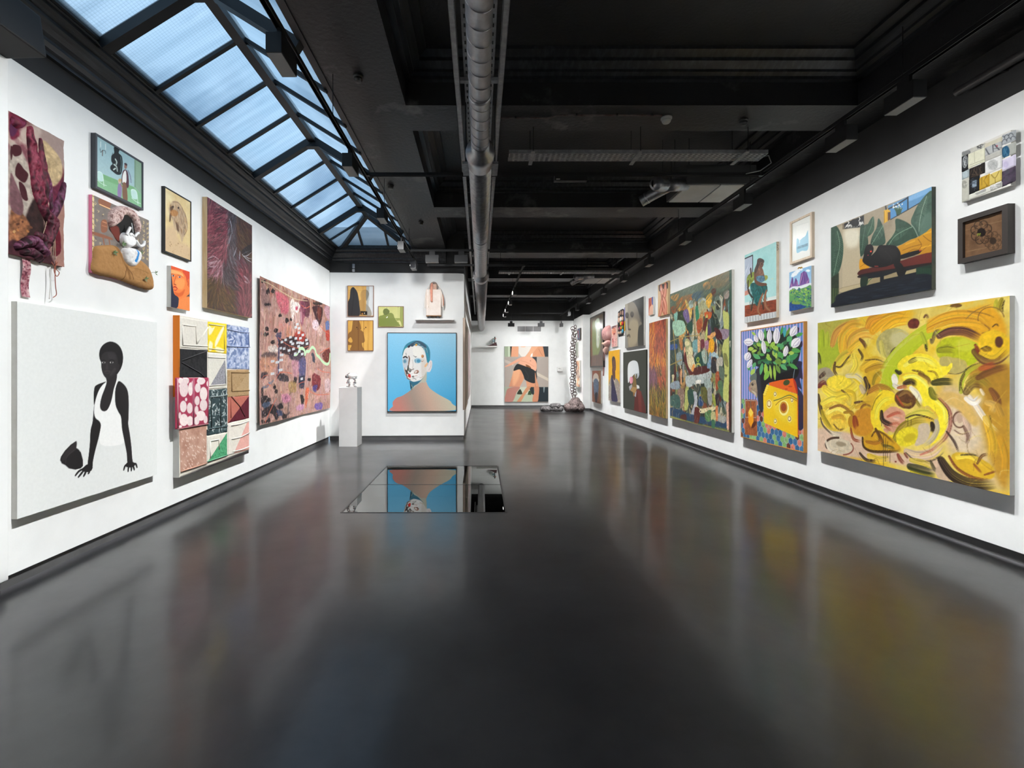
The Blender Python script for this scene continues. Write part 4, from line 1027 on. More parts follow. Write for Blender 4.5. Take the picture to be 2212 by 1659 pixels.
for P,w_,d_,cc in (([(215,260),(240,460),(270,620),(290,760),(330,900),(375,990)],105,.03,('6a1a30','3c0f1c','8a3a4c')),([(300,350),(312,470),(330,600),(345,720),(352,860)],60,.028,('561628','330e18','7a2c40')),
        ([(488,690),(455,830),(420,920),(392,1010)],75,.03,('4d1a34','2e0f1c','6d3a58')),([(300,880),(360,960),(398,1030),(345,1170),(310,1290)],95,.04,('4a1624','2a0d14','6b2a3c')),
        ([(100,1215),(180,1175),(250,1160),(305,1220),(350,1270)],95,.045,('46182a','240d14','7a4a66')),([(140,1250),(230,1240),(320,1310)],70,.04,('3a1420','200b11','6a3a50')),([(250,1090),(320,1130),(390,1190)],70,.035,('42161f','240c12','62283a')),([(350,600),(380,740),(390,880),(410,980)],40,.026,('5a1a38','341020','7d4a70')),([(70,190),(130,245),(190,225)],85,.03,('6a1a30','441026','7a3054'))):
    pillow(o, q, cA, along(P, w_), cc[0], d_, 'cloth_fold', CF, dens=200, edge=.03, paint=folded(*cc), folds=d_ * 1.3, smooth=False, seed=int(w_ + P[0][0]))
MT = mat('raw_string', 'a58a76', .9); MT2 = mat('rust_string', '9a5a48', .9)
for P,m_ in (([(362,915),(345,990),(320,1080),(300,1150)],MT),([(370,920),(390,1000),(400,1100),(395,1260)],MT),([(380,1000),(405,1120),(410,1290)],MT),([(380,1310),(410,1360),(440,1390),(420,1420),(400,1370),(430,1310)],MT2),([(415,1300),(408,1400),(412,1500),(418,1560),(392,1585)],MT2),([(370,1350),(372,1450),(362,1600)],mat('white_string','d8d4cf',.9))):
    strand(o, LP(q, cA, P, .02), .0028, m_)
rb = Cv(Quad('L',46,64,556,642,560,641,.01),200,'c9adab',cA); rb.fillnoise(['d8c4c0','b98f92','a66a73','d0b8b4'],16,5,contrast=2.4); rb.speck(90,.008,['7d3a48','5d2a38'],3)
rq = rb.q; rx = (rq.loc[1] - q.loc[1]); ro = rb.mesh('hanging_ribbon',M_CLOTH,o,-0.012,x0=rx - rq.W / 2,z0=rq.z0 - q.z0,relief=.008 * np.sin(rb.Y * 25) * np.ones_like(rb.X))

# ---- teal interior scene in a dark frame
q = Quad('L', 206.6, 310, 286.5, 405, 351, 455, .0415)
o = hang(q, 'framed_painting', 'small dark-framed painting of two figures in a pale green room, high on the left wall', 'painting')
c = Cv(q, 280, '9fbfc4', cA)
c.vgrad('93b4bc', 'a9c4c6')
c.poly([(748,610),(1050,735),(1115,800),(1115,900),(748,745)],'82b389',False); c.poly([(748,610),(900,675),(1050,740),(1050,770),(748,650)],'74a878',False,soft=3)
c.poly([(1052, 520), (1115, 550), (1115, 800), (1052, 735)], '86a58e', False); c.poly([(1052, 520), (1062, 525), (1062, 738), (1052, 735)], '74937d', False)
c.poly([(892,430),(905,425),(935,445),(930,470),(955,500),(960,560),(950,630),(920,640),(890,620),(865,595),(868,570),(882,555),(872,530),(875,490),(895,470)],'10171a')
for P in ([(905, 520), (915, 540), (910, 560)], [(895, 560), (915, 580), (920, 610)], [(905, 590), (890, 600)]): c.stroke(P, 11, 'cfe0da', bristle=.6)
c.stroke([(945, 500), (950, 560), (942, 620)], 4, '5d7f80'); c.stroke([(880, 480), (885, 470)], 4, '4a6668')
for x, y in ((790, 390), (828, 410)): c.stroke([(x, y - 8), (x, y + 32)], 4, 'dfe6e0')
c.stroke([(785, 435), (790, 465), (805, 450), (825, 455), (828, 475)], 4, '3d4a4c'); c.stroke([(805, 450), (803, 492)], 5, '5a4a44')
for x0, y0 in ((760, 620), (1025, 760)):
    c.poly([(x0,y0),(x0 + 22,y0 - 6),(x0 + 45,y0 + 20),(x0 + 48,y0 + 70),(x0 + 10,y0 + 60)],'b9d8d2',soft=2); c.stroke([(x0 + 2,y0),(x0 + 24,y0 - 4),(x0 + 46,y0 + 22),(x0 + 55,y0 + 110)],4,'d8ece6'); c.stroke([(x0 + 5,y0 + 60),(x0 + 40,y0 + 90),(x0 + 75,y0 + 105)],4,'d8ece6')
c.poly([(960,620),(985,600),(1005,640),(1005,740),(955,710)],'52303c'); c.poly([(965,630),(985,610),(990,690),(970,720),(958,690)],'e4e4e0'); c.stroke([(1003,610),(1020,650),(1026,700)],9,'6b6f86',bristle=.5)
c.poly([(965,700),(990,720),(998,845),(965,830),(958,760)],'7a5a45'); c.ell(984,575,11,20,'8d6a60'); c.poly([(972,555),(985,548),(997,562),(990,570)],'3a2a30')
c.poly([(925,720),(945,700),(955,740),(948,820),(922,810)],'8d7aa3'); c.ell(938,690,13,20,'c2a79a'); c.ell(940,682,12,12,'b89c6a'); c.stroke([(945,715),(958,735)],6,'a86a4a')
c.mesh('painted_panel',M_OIL,o,-q.t + .006); frame(o,q,.017,mat('dark_slate_frame','3c3f45',.5)); MB().box((-q.W / 2 + .01,-q.t + .007,.01),(q.W / 2 - .01,-.002,q.H - .01)).build('backing_board',M_RAW,o)

# ---- coat collage
q = Quad('L', 199, 321.7, 421.9, 591.6, 474.5, 617, .03)
o = hang(q, 'mixed_media_collage', 'collage panel of a brown coat with a curly fur hood and white gloved hands', 'collage')
c = Cv(q, 260, '7d746c', cA); c.fillnoise(['857b74', '766d67', '8e857c'], 9, 3)
c.poly([(718, 800), (733, 800), (733, 1390), (718, 1400)], 'd8c39a', False)
for i in range(26):
    y = 810 + i * 22; c.stroke([(720, y), (731, y + 6)], 7, 'f0d68a' if i % 2 else '8a6a3a', False)
for P in ([(775,830),(860,845),(850,905),(775,880)],[(790,1005),(830,1000),(835,1080),(790,1090)],[(725,1090),(860,1130),(868,1150),(725,1115)],[(800,1120),(812,1190)],[(850,1150),(858,1200)]): c.poly(P,'8f5b42',True,soft=1) if len(P) > 2 else c.stroke(P,9,'8f5b42')
c.stroke([(777, 875), (860, 910)], 8, 'f2c58f'); c.stroke([(800, 1010), (830, 1020)], 7, 'c98a66'); c.stroke([(795, 1040), (832, 1050)], 6, 'b87a58')
rs = np.random.RandomState(4)
for x in (1118, 1150): 
    for k in range(9):
        y = 1005 + k * 34 + (x - 1118) * .4
        for _ in range(4): c.stroke([(x + rs.randint(-9, 10), y + rs.randint(-12, 12)), (x + rs.randint(-9, 10), y + rs.randint(-12, 12))], 4, 'e5c98c')
for x, y in ((745, 870), (770, 930), (800, 960), (760, 1000), (740, 1150), (785, 1180), (1090, 1080), (1080, 1150), (740, 1040)):
    for _ in range(3): c.stroke([(x + rs.randint(-12,12),y + rs.randint(-14,14)),(x + rs.randint(-12,12),y + rs.randint(-14,14))],3.5,rs.choice(['d9bd84','4a3a34','e6d09a']))
c.poly([(1075, 1020), (1160, 990), (1160, 1350), (1100, 1330)], '7a7066', soft=12, a=.3)
c.mesh('panel', M_OIL, o, -q.t)
MB().box((-q.W / 2, -q.t + .0015, 0), (q.W / 2, -.001, q.H)).build('side_panel', mat('pink_acrylic_edge', 'e3799c', .25), o)
def fur(cv): cv.b[:] = hx('bfa19a'); cv.fillnoise(['8a6a66', 'c9aaa2', 'dcc6bf', 'a5857f'], 60, 8, 3, contrast=2.2)
hood = [(845,1040),(838,960),(870,905),(930,885),(1000,895),(1050,940),(1078,1000),(1082,1070),(1058,1095),(1042,1040),(1025,985),(985,955),(955,960),(935,1000),(900,1030),(868,1048)]
pillow(o,q,cA,[(850,1040),(960,940),(1010,945),(1045,1010),(1050,1090),(1010,1130),(930,1170),(880,1110)],'0f0c0b',.006,'face_void',M_FLAT,paint=lambda cv: cv.poly([(855,1040),(920,1050),(925,1160),(870,1100)],'6e2c20',soft=8) )
pillow(o, q, cA, hood, 'bfa19a', .035, 'fur_hood', paint_mat('curly_fur', .95, .9, 160, mottle=.25, mscale=120), edge=.03, folds=.02, paint=fur)
pillow(o,q,cA,[(730,1215),(790,1198),(890,1195),(930,1240),(960,1310),(1010,1345),(1070,1295),(1140,1345),(1175,1420),(1186,1500),(1160,1525),(1050,1500),(900,1450),(722,1410),(720,1300)],'a87c4c',.035,'coat',M_CLOTH,edge=.05,folds=.012,
       paint=lambda cv: (cv.stroke([(880,1200),(920,1280),(960,1360),(985,1440)],22,'8a6237',soft=4),cv.stroke([(900,1200),(945,1290),(975,1350)],6,'6e4b28'),cv.stroke([(960,1360),(945,1430),(935,1460)],7,'7a5530'),cv.stroke([(960,1365),(1000,1410),(1010,1450)],7,'7a5530'),cv.stroke([(980,1360),(1050,1370),(1130,1400)],6,'8f683c')))
WG = paint_mat('white_glove_cloth', .6, .3, 120, mottle=.06)
pillow(o,q,cA,[(945,1220),(1000,1205),(1060,1225),(1075,1280),(1040,1345),(990,1352),(950,1300)],'e6e4e2',.05,'white_cuff',WG,edge=.035,folds=.03,paint=lambda cv: cv.stroke([(1032,1230),(1030,1270),(1018,1310)],14,'2f86c8'))
pillow(o,q,cA,[(925,1130),(940,1095),(965,1090),(1000,1100),(1030,1150),(1025,1190),(985,1205),(940,1180)],'efedeb',.05,'glove_palm',WG,edge=.025)
for P,r in (([(945,1110),(958,1080),(975,1050)],.012),([(970,1110),(985,1100),(1000,1120)],.012),([(1010,1120),(1025,1100),(1042,1090)],.011),([(1020,1150),(1050,1190),(1080,1180),(1085,1150)],.013)):
    MB().tube([tuple(p) for p in spline(np.array([tuple(v) for v in LP(q,cA,P,.045)]),False,5)],r,10).build('glove_finger',mat('white_glove','efedeb',.6),o,smooth=True)
strand(o, LP(q, cA, [(972, 1015), (985, 1090)], .06), .003, mat('white_stick', 'dddddd', .5), 'stick')
ML = mat('sprout_green', '4f6b45', .5, col2='6d8a55', nscale=40)
def sprig(o, q, src, x, y, s_, dep, seed=0):
    rs_ = np.random.RandomState(seed); m_ = MB()
    for k in range(5):
        a_ = k * 1.26 + rs_.rand(); p = LP(q,src,[(x,y)],dep)[0]; L_ = s_ * (.7 + .5 * rs_.rand()); d = Vector((math.cos(a_),-.5,math.sin(a_))).normalized(); sd = Vector((-d.z,0,d.x)).normalized()
        m_.add([p,p + d * L_ * .5 + sd * L_ * .22,p + d * L_,p + d * L_ * .5 - sd * L_ * .22,p + d * L_ * .5 + Vector((0,-.003,0))],[(0,1,4),(1,2,4),(2,3,4),(3,0,4)])
    m_.build('leaf_sprig', ML, o)
for i,(x,y,s_,d_) in enumerate(((930,1180,.035,.03),(850,1250,.035,.04),(1075,1240,.03,.03),(1098,1445,.035,.04),(1195,1395,.03,.02))): sprig(o,q,cA,x,y,s_,d_,i)
strand(o, LP(q, cA, [(1150, 1400), (1175, 1390), (1195, 1392)], .02), .002, ML, 'stem')

# ---- small framed dog picture
q = Quad('L', 355.7, 413.5, 401.6, 544, 436, 565, .035)
o = hang(q, 'framed_painting', 'black-framed sepia painting of a shaggy dog, upper left wall', 'painting')
c = Cv(q, 250, 'd9c48f', cC); c.fillnoise(['dcc892', 'd2b985', 'e2d3a6'], 5, 4)
c.poly([(140,620),(250,560),(300,720),(420,800),(420,930),(140,850)],'cdb08a',soft=40); c.poly([(190,340),(230,285),(290,290),(340,370),(385,480),(390,580),(355,680),(330,740),(300,640),(250,590),(220,480),(190,420)],'b99e7e',soft=14)
def hair(u, v, rs_): return rs_.choice(['6b4a30', 'a8906f', 'd8c8a6', '4a3326', 'b07a40', '8a7466', '9f8878'])
P = c.M([(180, 290), (390, 690)]); bx_ = (P[0][0] / c.W, P[0][1] / c.H, P[1][0] / c.W, P[1][1] / c.H)
mk = c.mask([(190, 340), (230, 285), (290, 290), (340, 370), (385, 480), (390, 580), (355, 660), (290, 630), (250, 560), (200, 480), (190, 420)])
def hair2(u, v, rs_):
    return hair(u, v, rs_) if mk[min(c.ny - 1, int(v * c.ny)), min(c.nx - 1, int(u * c.nx))] > .5 else None
c.hatch(420, .05, .006, hair2, lambda u, v, r: 1.3 + .6 * (r.rand() - .5), 3, .55, bx_)
for P in ([(265,520),(290,560),(300,620),(275,600)],[(200,350),(235,340),(230,380),(205,400)],[(195,430),(215,420),(205,500),(190,510)]): c.poly(P,'4a3220',soft=8,a=.8)
c.poly([(205, 390), (250, 380), (290, 410), (270, 450), (210, 440)], 'a66a2e', soft=8, a=.7)
for x, y in ((232, 345), (292, 358)): c.ell(x, y, 9, 11, '2b1a16', soft=2)
c.stroke([(230,290),(290,300),(340,370),(380,470),(390,590),(360,660)],5,'5a4030',a=.6,soft=2); c.speck(160,.01,['7a5638','b59468'],8,.5,region=c.mask([(150,700),(400,760),(410,900),(220,860)]))
c.mesh('painted_panel',M_OIL,o,-q.t + .005); frame(o,q,.012,mat('black_wood_frame','141210',.45)); MB().box((-q.W / 2 + .008,-q.t + .006,.008),(q.W / 2 - .008,-.002,q.H - .008)).build('backing_board',M_RAW,o)

# ---- orange portrait
q = Quad('L', 369.6, 409.7, 573.5, 663.6, 587.4, 671, .045)
o = hang(q, 'painting', 'small canvas of an orange-lit face looking over the shoulder against dark blue')
c = Cv(q, 330, '26293f', cC)
c.poly([(205,1003),(413,1075),(413,1300),(385,1340),(370,1370),(360,1410),(413,1400),(413,1510),(262,1480),(285,1440),(290,1395),(280,1356),(245,1330),(232,1290),(222,1230),(212,1180),(205,1110)],'ee8140',soft=2)
c.poly([(330,1060),(413,1075),(413,1160),(385,1200),(370,1130)],'d8492a',soft=4); c.poly([(205,1003),(290,1030),(330,1060),(250,1050),(205,1040)],'e2572c',soft=6)
c.poly([(205,1050),(260,1060),(330,1090),(340,1130),(280,1100),(210,1090)],'f6b06e',soft=8); c.poly([(255,1170),(340,1150),(360,1200),(330,1270),(270,1250)],'f59a55',soft=14); c.poly([(240,1300),(300,1310),(360,1270),(330,1340),(270,1350)],'d9622b',soft=10)
c.poly([(385, 1170), (413, 1155), (413, 1240), (390, 1230)], 'e06a34', soft=3); c.poly([(300, 1390), (413, 1350), (413, 1500), (300, 1470)], 'ef8a4a', soft=12)
c.stroke([(205, 1100), (225, 1098), (240, 1108)], 6, 'b5401f'); c.stroke([(275, 1110), (305, 1112), (335, 1130)], 6, 'b5401f', taper=.4)
for x, y in ((228, 1118), (300, 1132)): c.ell(x, y, 15, 9, 'c9b5ae'); c.ell(x + 2, y, 8, 9, '2d3358')
c.stroke([(262,1120),(240,1190),(244,1212),(258,1216)],6,'c2552a',soft=2); c.stroke([(236,1212),(262,1222)],8,'8f331c'); c.stroke([(230,1248),(252,1242),(276,1262)],14,'b5291f',taper=.4); c.stroke([(236,1276),(255,1282),(272,1270)],11,'c63d2c',taper=.4); c.stroke([(390,1180),(402,1200),(392,1225)],5,'c24a28')
c.poly([(205, 1110), (214, 1150), (222, 1230), (240, 1320), (285, 1360), (290, 1400), (275, 1475), (205, 1460)], '26293f', True, soft=1)
c.mesh('canvas', M_OIL, o, -q.t); stretcher(o, q)

# ---- maroon abstract on wood
q = Quad('L', 447.7, 544.5, 425.3, 664.6, 487, 686.8, .058)
o = hang(q, 'painting', 'tall maroon feathery abstract on a pale wooden panel, upper left wall')
c = Cv(q, 190, '4d2c33', cC)
c.fillnoise(['5c2a36', '4a3033', '3d3431', '6d3a44'], 3, 6, contrast=2)
def pal(cols): return lambda u, v, r: np.clip(hx(cols[r.randint(len(cols))]) * (.85 + .3 * r.rand()), 0, 1)
def zone(u, v, r):
    if u < .4 and v < .55: k = ['7b3644', '6b2a38', '8f5058', '5a2230', 'a06a6c']
    elif .3 < u < .62 and v < .75: k = ['3f3a3d', '5a5558', '767279', '4a3438', '332d2e']
    elif u > .55 and v < .4: k = ['5f4a2c', '4d3b2a', '6b5236', '3d2a2a', '57302f']
    elif u < .3 and v < .72: k = ['9a7078', '8f5560', '7a3c48', 'b08f95']
    elif u > .65 and v > .5: k = ['8f4a54', '7a3440', 'a5686c', '5a3034']
    elif v > .62 and u < .6: k = ['5a452a', '6d5430', '3f342b', '4a3a2a', '7a5a34']
    else: k = ['5d2a36', '4b3438', '6d3f48', '555055']
    return np.clip(hx(k[r.randint(len(k))]) * (.8 + .4 * r.rand()), 0, 1)
ang = lambda u, v, r: 1.57 + 1.1 * math.sin(5 * u + 2.5 * v) + .5 * (r.rand() - .5)
c.hatch(1500, .16, .02, zone, ang, 5, .6, curve=.9, bristle=.7); c.hatch(900, .1, .008, zone, ang, 6, .7, curve=.9)
for P in ([(1000,880),(1050,850),(1110,830)],[(1010,900),(1060,890),(1110,850)],[(1000,880),(1050,930),(1110,970)],[(1020,890),(1070,920),(1110,925)]): c.stroke(P,9,'a8adb5',taper=.6,bristle=.5)
for P in ([(860,480),(880,560),(890,650)],[(905,900),(940,800)],[(970,940),(975,840)],[(850,760),(880,640)]): c.stroke(P,14,'8f939c',taper=.7,bristle=.7)
for P in ([(620,930),(680,900),(740,940)],[(630,980),(690,960),(760,950)],[(640,1020),(700,1010)],[(1020,1120),(1060,1160),(1085,1200)],[(1030,1180),(1070,1200)]): c.stroke(P,18,'b59aa0',taper=.6,bristle=.8)
c.poly([(1000, 830), (1110, 760), (1110, 840), (1030, 890)], '24252a', soft=8, a=.7)
c.hatch(350, .12, .006, lambda u, v, r: hx(['2a2326', '2e2a28', '1f1c1e'][r.randint(3)]), ang, 9, .5, curve=.8)
c.hatch(220, .12, .004, lambda u, v, r: hx(['c9b0b0', 'a8939a', '9fa0a8', 'b98f88'][r.randint(4)]), ang, 12, .28, curve=.8)
c.mesh('painted_face', M_GLOSSP, o, -q.t); stretcher(o, q, M_WOOD)
# ---- quilted patchwork panel: every patch is a piece of cloth of its own
q = Quad('L', 387.4, 537.6, 680.5, 1030, 709.4, 980.6, .066)
o = hang(q, 'patchwork_textile', 'stretched patchwork of dyed and quilted cloth with an orange side', 'textile work')
MB().box((-q.W / 2, -q.t + .0015, 0), (q.W / 2, -.001, q.H)).build('stretcher', M_RAW, o)
zt = q.H - q.m([(155, 815)], cD)[0][1]
MB().box((-q.W / 2 - .0015,-q.t - .002,zt),(-q.W / 2 + .006,-.002,q.H)).build('orange_side_cloth',mat('orange_canvas','f08522',.8,bump=.2,bscale=300),o)
c = Cv(q, 60, 'dfd9cc', cD); c.poly([(160, 1525), (778, 1298), (778, 1335), (160, 1540)], '2a2526', False); c.mesh('ground_cloth', M_CLOTH, o, -q.t)
SEAM = {}
def patch(pts, col, paint=None, seams=(), sc='e8e4da', depth=.006, name='patch'):
    pp = pillow(o, q, cD, pts, col, depth, name, M_CLOTH, dens=190, edge=.012, paint=paint, smooth=False, folds=.004, seed=len(pts) + len(bpy.data.objects))
    for P, cc in seams:
        m_ = SEAM.setdefault(cc, mat('seam_cloth_' + cc, cc, .9))
        MB().tube([tuple(v) for v in LP(q, cD, P, depth + .001)], .007, 6).build('seam_ridge', m_, pp, smooth=True)
S_ = lambda pts, cc: (pts, cc)
patch([(157,100),(406,142),(408,398),(157,372)],'dcd7cb',None,[S_([(175,170),(297,185)],'e6e1d6'),S_([(297,185),(303,345)],'d0c9bb'),S_([(178,172),(180,350)],'e6e1d6'),S_([(180,350),(405,365)],'e6e1d6'),S_([(310,340),(406,195)],'e9e5db')])
patch([(410,145),(578,168),(576,432),(410,415)],'f2d22a',lambda cv: (cv.poly([(415,180),(445,200),(470,190),(440,250),(415,260)],'f4ecc0',soft=8),cv.poly([(540,190),(555,200),(500,330),(470,370),(480,300)],'f6efcf',soft=10),cv.poly([(420,320),(450,340),(440,400),(415,400)],'f3ebc4',soft=8),cv.poly([(480,370),(540,390),(545,425),(480,410)],'f4ecc0',soft=8)),
      [S_([(414, 168), (555, 185)], 'efe3b0'), S_([(553, 188), (553, 400)], 'efd95a'), S_([(414, 385), (556, 400)], 'efe3b0')])
def tie(cv):
    cv.fillnoise(['5d6f9c', '8c9cc0', 'c3c9da', '7486ad'], 14, 21, 4, contrast=2.2); rs_ = np.random.RandomState(2)
    for k in range(34):
        x,y = 580 + rs_.rand() * 198,200 + rs_.rand() * 370; a_ = rs_.rand() * 6.3; L_ = 20 + 25 * rs_.rand(); cv.stroke([(x,y),(x + math.cos(a_) * L_,y + math.sin(a_) * L_)],12,'d9dce6',taper=.7,a=.75,soft=2)
patch([(580,170),(775,205),(778,385),(580,370)],'7a8bb2',tie,[S_([(582,215),(700,240),(775,245)],'8e9cc0'),S_([(580,365),(700,372),(782,375)],'8e9cc0'),S_([(770,250),(775,370)],'6d7fa8')])
patch([(580, 375), (780, 382), (780, 578), (580, 568)], '8496bb', tie)
patch([(157,384),(403,402),(403,642),(155,640)],'1f1e20',lambda cv: cv.fillnoise(['1a191b','29282a','202022'],20,3,contrast=2),[S_([(170,490),(402,405)],'3a393b'),S_([(170,505),(340,605)],'3a393b'),S_([(340,605),(378,640)],'3a393b')])
def tri(cv): cv.poly([(565,480),(565,710),(430,715)],'97959a',False); cv.fillnoise(['77757b','a5a3a8','8d8b92'],90,5,2,contrast=2.4,region=cv.mask([(565,480),(565,710),(430,715)],False))
patch([(410,422),(576,440),(576,742),(410,750)],'dcd8cc',tri,[S_([(410,462),(565,470)],'e8e4da'),S_([(563,470),(567,708)],'e8e4da'),S_([(415,718),(567,708)],'ded9ce')])
def bubbles(cv):
    rs_ = np.random.RandomState(12)
    for x,y,rx,ry in ((160,672,24,28),(205,668,28,35),(185,745,40,70),(245,745,22,60),(310,735,26,42),(340,675,38,32),(362,790,34,62),(305,850,22,42),(180,900,30,52),(238,915,26,48),(362,890,34,52),(300,935,18,40),(340,985,40,45),(185,1020,38,55),(240,1030,30,45),(300,1030,24,38),(150,980,12,30),(205,838,10,16),(150,715,9,15),(380,1020,18,35),(155,1080,14,14),(265,700,12,30),(400,700,10,25)):
        cv.ell(x, y, rx, ry, rs_.choice(['e6d5d3', 'e2cdcc', 'ead9d5']), n=12, soft=2.5)
    cv.poly([(262, 650), (280, 650), (280, 1075), (262, 1075)], 'b0607a', False, a=.7)
patch([(120,645),(412,645),(410,1055),(120,1100)],'a2344f',bubbles,[S_([(272,650),(272,1070)],'b56a7c'),S_([(128,650),(130,1095)],'c08a92'),S_([(404,650),(402,1050)],'b56a7c'),S_([(125,1100),(405,1058)],'a86a72')],depth=.012)
def bleach(cv):
    cv.fillnoise(['27363a', '35484a', '1f2c30'], 12, 3); rs_ = np.random.RandomState(5)
    for k in range(120):
        x,y = 410 + rs_.rand() * 172,755 + rs_.rand() * 390; a_ = rs_.rand() * 6.3; L_ = 8 + 22 * rs_.rand(); cv.stroke([(x,y),(x + math.cos(a_) * L_,y + math.sin(a_) * L_ * 1.4)],7,rs_.choice(['c9d2cf','8a9a99','e0e4e0']),taper=.6,a=.8)
patch([(408,758),(582,745),(583,1082),(408,1105)],'2f4043',bleach,[S_([(425,820),(520,812),(582,800)],'8a9897'),S_([(518,815),(520,1090)],'22302f'),S_([(435,830),(437,1095)],'22302f'),S_([(410,1105),(583,1080)],'55686a')])
patch([(400, 1112), (583, 1085), (583, 1135), (400, 1165)], '2f4043', bleach)
def linen(cv): cv.fillnoise(['a3855f','b2946e','98794f'],40,5,3,(1,3),1.6); cv.poly([(690,720),(778,590),(778,770),(640,772)],'b59a75',False,a=.6)
patch([(585,578),(778,580),(778,812),(585,822)],'a78963',linen,[S_([(615,602),(778,605)],'8f7049'),S_([(618,605),(620,770)],'8f7049'),S_([(620,770),(778,765)],'8f7049')])
def dia(cv): cv.poly([(778, 812), (778, 1015), (590, 1055)], '5a1424', False)
patch([(588,825),(778,812),(778,1015),(590,1055)],'b5695a',dia,[S_([(618,820),(690,905)],'6d3a33'),S_([(690,905),(738,1000)],'4a1019'),S_([(612,835),(612,1010)],'a35b4e')])
patch([(155,1108),(398,1065),(398,1412),(165,1488)],'b08674',lambda cv: (cv.fillnoise(['a87c6a','b78e7c','c29c8a'],14,9,contrast=1.8),cv.speck(1,.001,'ffffff'),[cv.stroke([(160 + x,y),(166 + x,y + 8)],6,'e0c9bc',a=.8) for x,y in zip(np.random.RandomState(3).rand(70) * 230,1120 + np.random.RandomState(4).rand(70) * 340)]),[S_([(165,1480),(398,1410)],'b98f7c')])
def green(cv): M_ = [(580,1140),(582,1340),(408,1395)]; cv.poly(M_,'3f9163',False); cv.fillnoise(['338055','58a878','459468'],60,4,3,contrast=2.4,region=cv.mask(M_,False))
patch([(400,1168),(580,1140),(582,1340),(402,1398)],'dcd6c9',green,[S_([(425,1215),(505,1200)],'e8e4da'),S_([(425,1215),(427,1370)],'e8e4da'),S_([(503,1200),(508,1290)],'cfc8ba'),S_([(405,1396),(582,1342)],'6aa584')])
patch([(588,1058),(778,1018),(778,1300),(590,1345)],'ddd6ca',lambda cv: cv.poly([(755,1060),(778,1045),(778,1300),(640,1330)],'dfa79b',False),[S_([(615,1080),(700,1065),(780,1035)],'e6e0d5'),S_([(620,1200),(700,1185),(780,1145)],'e6e0d5'),S_([(630,1312),(700,1300),(778,1270)],'e6e0d5')])

# ---- big wavy tapestry
q = Quad('L', 557.8, 713, 595, 916.8, 663.2, 883.3, .03)
o = hang(q, 'tapestry', 'large unstretched pink and brown abstract wall hanging with a map-like river line', 'wall hanging')
c = Cv(q, 140, 'a98377', cE)
c.fillnoise(['a8847a', 'b8948a', '9a746a', 'c29a8e', '8a6a5c'], 3.2, 8, contrast=2.4); c.rag = .026
def tz(u, v, r):
    k = ['c58f82', 'b57f78', 'a88a70', 'd4a598', '9c6a60', 'c9a58c', 'b8929a']
    if v < .12: k = ['a5604f', 'c9b184', '8a4a3f', '7d5a52']
    if v > .82 and u < .35: k = ['2a2426', '3c3a44', '9c7a70', 'c08d7e']
    if .28 < v < .5 and .2 < u < .5: k = ['d29a76', 'cf8a84', 'c47a70', 'b9694f']
    return np.clip(hx(k[r.randint(len(k))]) * (.85 + .3 * r.rand()), 0, 1)
c.hatch(1300, .22, .05, tz, lambda u, v, r: 1.57 + .5 * (r.rand() - .5) if r.rand() < .7 else r.rand() * 3.1, 3, .5, bristle=.9)
def blob(P, col, a=.9, soft=5): c.poly(P, col, soft=soft, a=a, tex=.35)
blob([(240,270),(330,300),(370,350),(360,480),(300,470),(260,380)],'c5566a',.75,14); blob([(100,200),(150,230),(190,400),(140,420),(95,350)],'7a5e5c',.8,12)
blob([(500, 370), (560, 340), (580, 420), (560, 520), (510, 480)], '4d2230', .9, 8); blob([(480, 360), (540, 400), (520, 540), (490, 600)], '7a3350', .6, 12)
blob([(605, 410), (700, 430), (690, 560), (655, 605), (620, 500)], '351e22', .95, 6); blob([(650, 430), (690, 440), (680, 540), (650, 520)], '6b2f24', .8, 8)
blob([(390,360),(430,350),(430,480),(410,560),(395,500)],'e2d3cb',.9,5); blob([(405,390),(440,370),(470,380),(485,410),(460,470),(430,450)],'e6dcd6',.9,5); blob([(445,410),(465,420),(455,450),(440,440)],'b03a55',.9,3)
for x in (440, 460, 475, 490): c.stroke([(x, 470), (x + 2, 560)], 5, 'e0d2cc', a=.8)
blob([(600,560),(640,545),(665,600),(640,650),(600,620)],'dcc3cc',.9,6); blob([(640,620),(700,610),(690,700),(660,690)],'d8b8b0',.8,8); blob([(735,570),(768,560),(768,640),(740,640)],'4f6fae',.85,6); blob([(735,660),(768,650),(768,740),(740,740)],'b3392c',.9,5); blob([(720,420),(768,420),(768,540),(730,500)],'c9a0b4',.7,10)
blob([(615, 370), (690, 375), (690, 400), (620, 400)], '2c2420', .9, 4)
for x,y,rx,ry in ((120,170,24,16),(165,262,22,26),(212,262,20,20),(158,390,32,18),(285,500,16,16),(355,545,18,22),(395,538,12,14),(158,625,18,20),(245,640,22,22),(152,680,26,20),(222,755,22,20),(575,1125,16,18),(345,1295,16,18),(240,1190,15,24),(255,1232,14,22),(435,1115,16,26),(430,1145,16,20),(325,1470,26,28)): c.ell(x,y,rx,ry,'241d1f',soft=2,n=10)
blob([(245, 690), (290, 660), (305, 690), (290, 760), (288, 1050), (275, 1050), (272, 760)], '3a3a58', .85, 4)
blob([(280,740),(340,720),(420,700),(480,690),(560,740),(565,800),(520,850),(470,880),(390,880),(300,850)],'2f2024',.95,6); blob([(430,680),(490,650),(530,690),(510,760),(450,740)],'9c2f22',.85,8)
blob([(390,880),(520,870),(510,940),(440,940),(390,920)],'332a3a',.9,6); blob([(465,940),(535,930),(528,1180),(505,1210),(480,1190),(470,1080)],'4a4a72',.9,6); blob([(470,1100),(528,1090),(526,1190),(500,1210),(478,1190)],'1f2233',.9,5); blob([(405,940),(470,950),(460,1080),(420,1090)],'b07a92',.6,12)
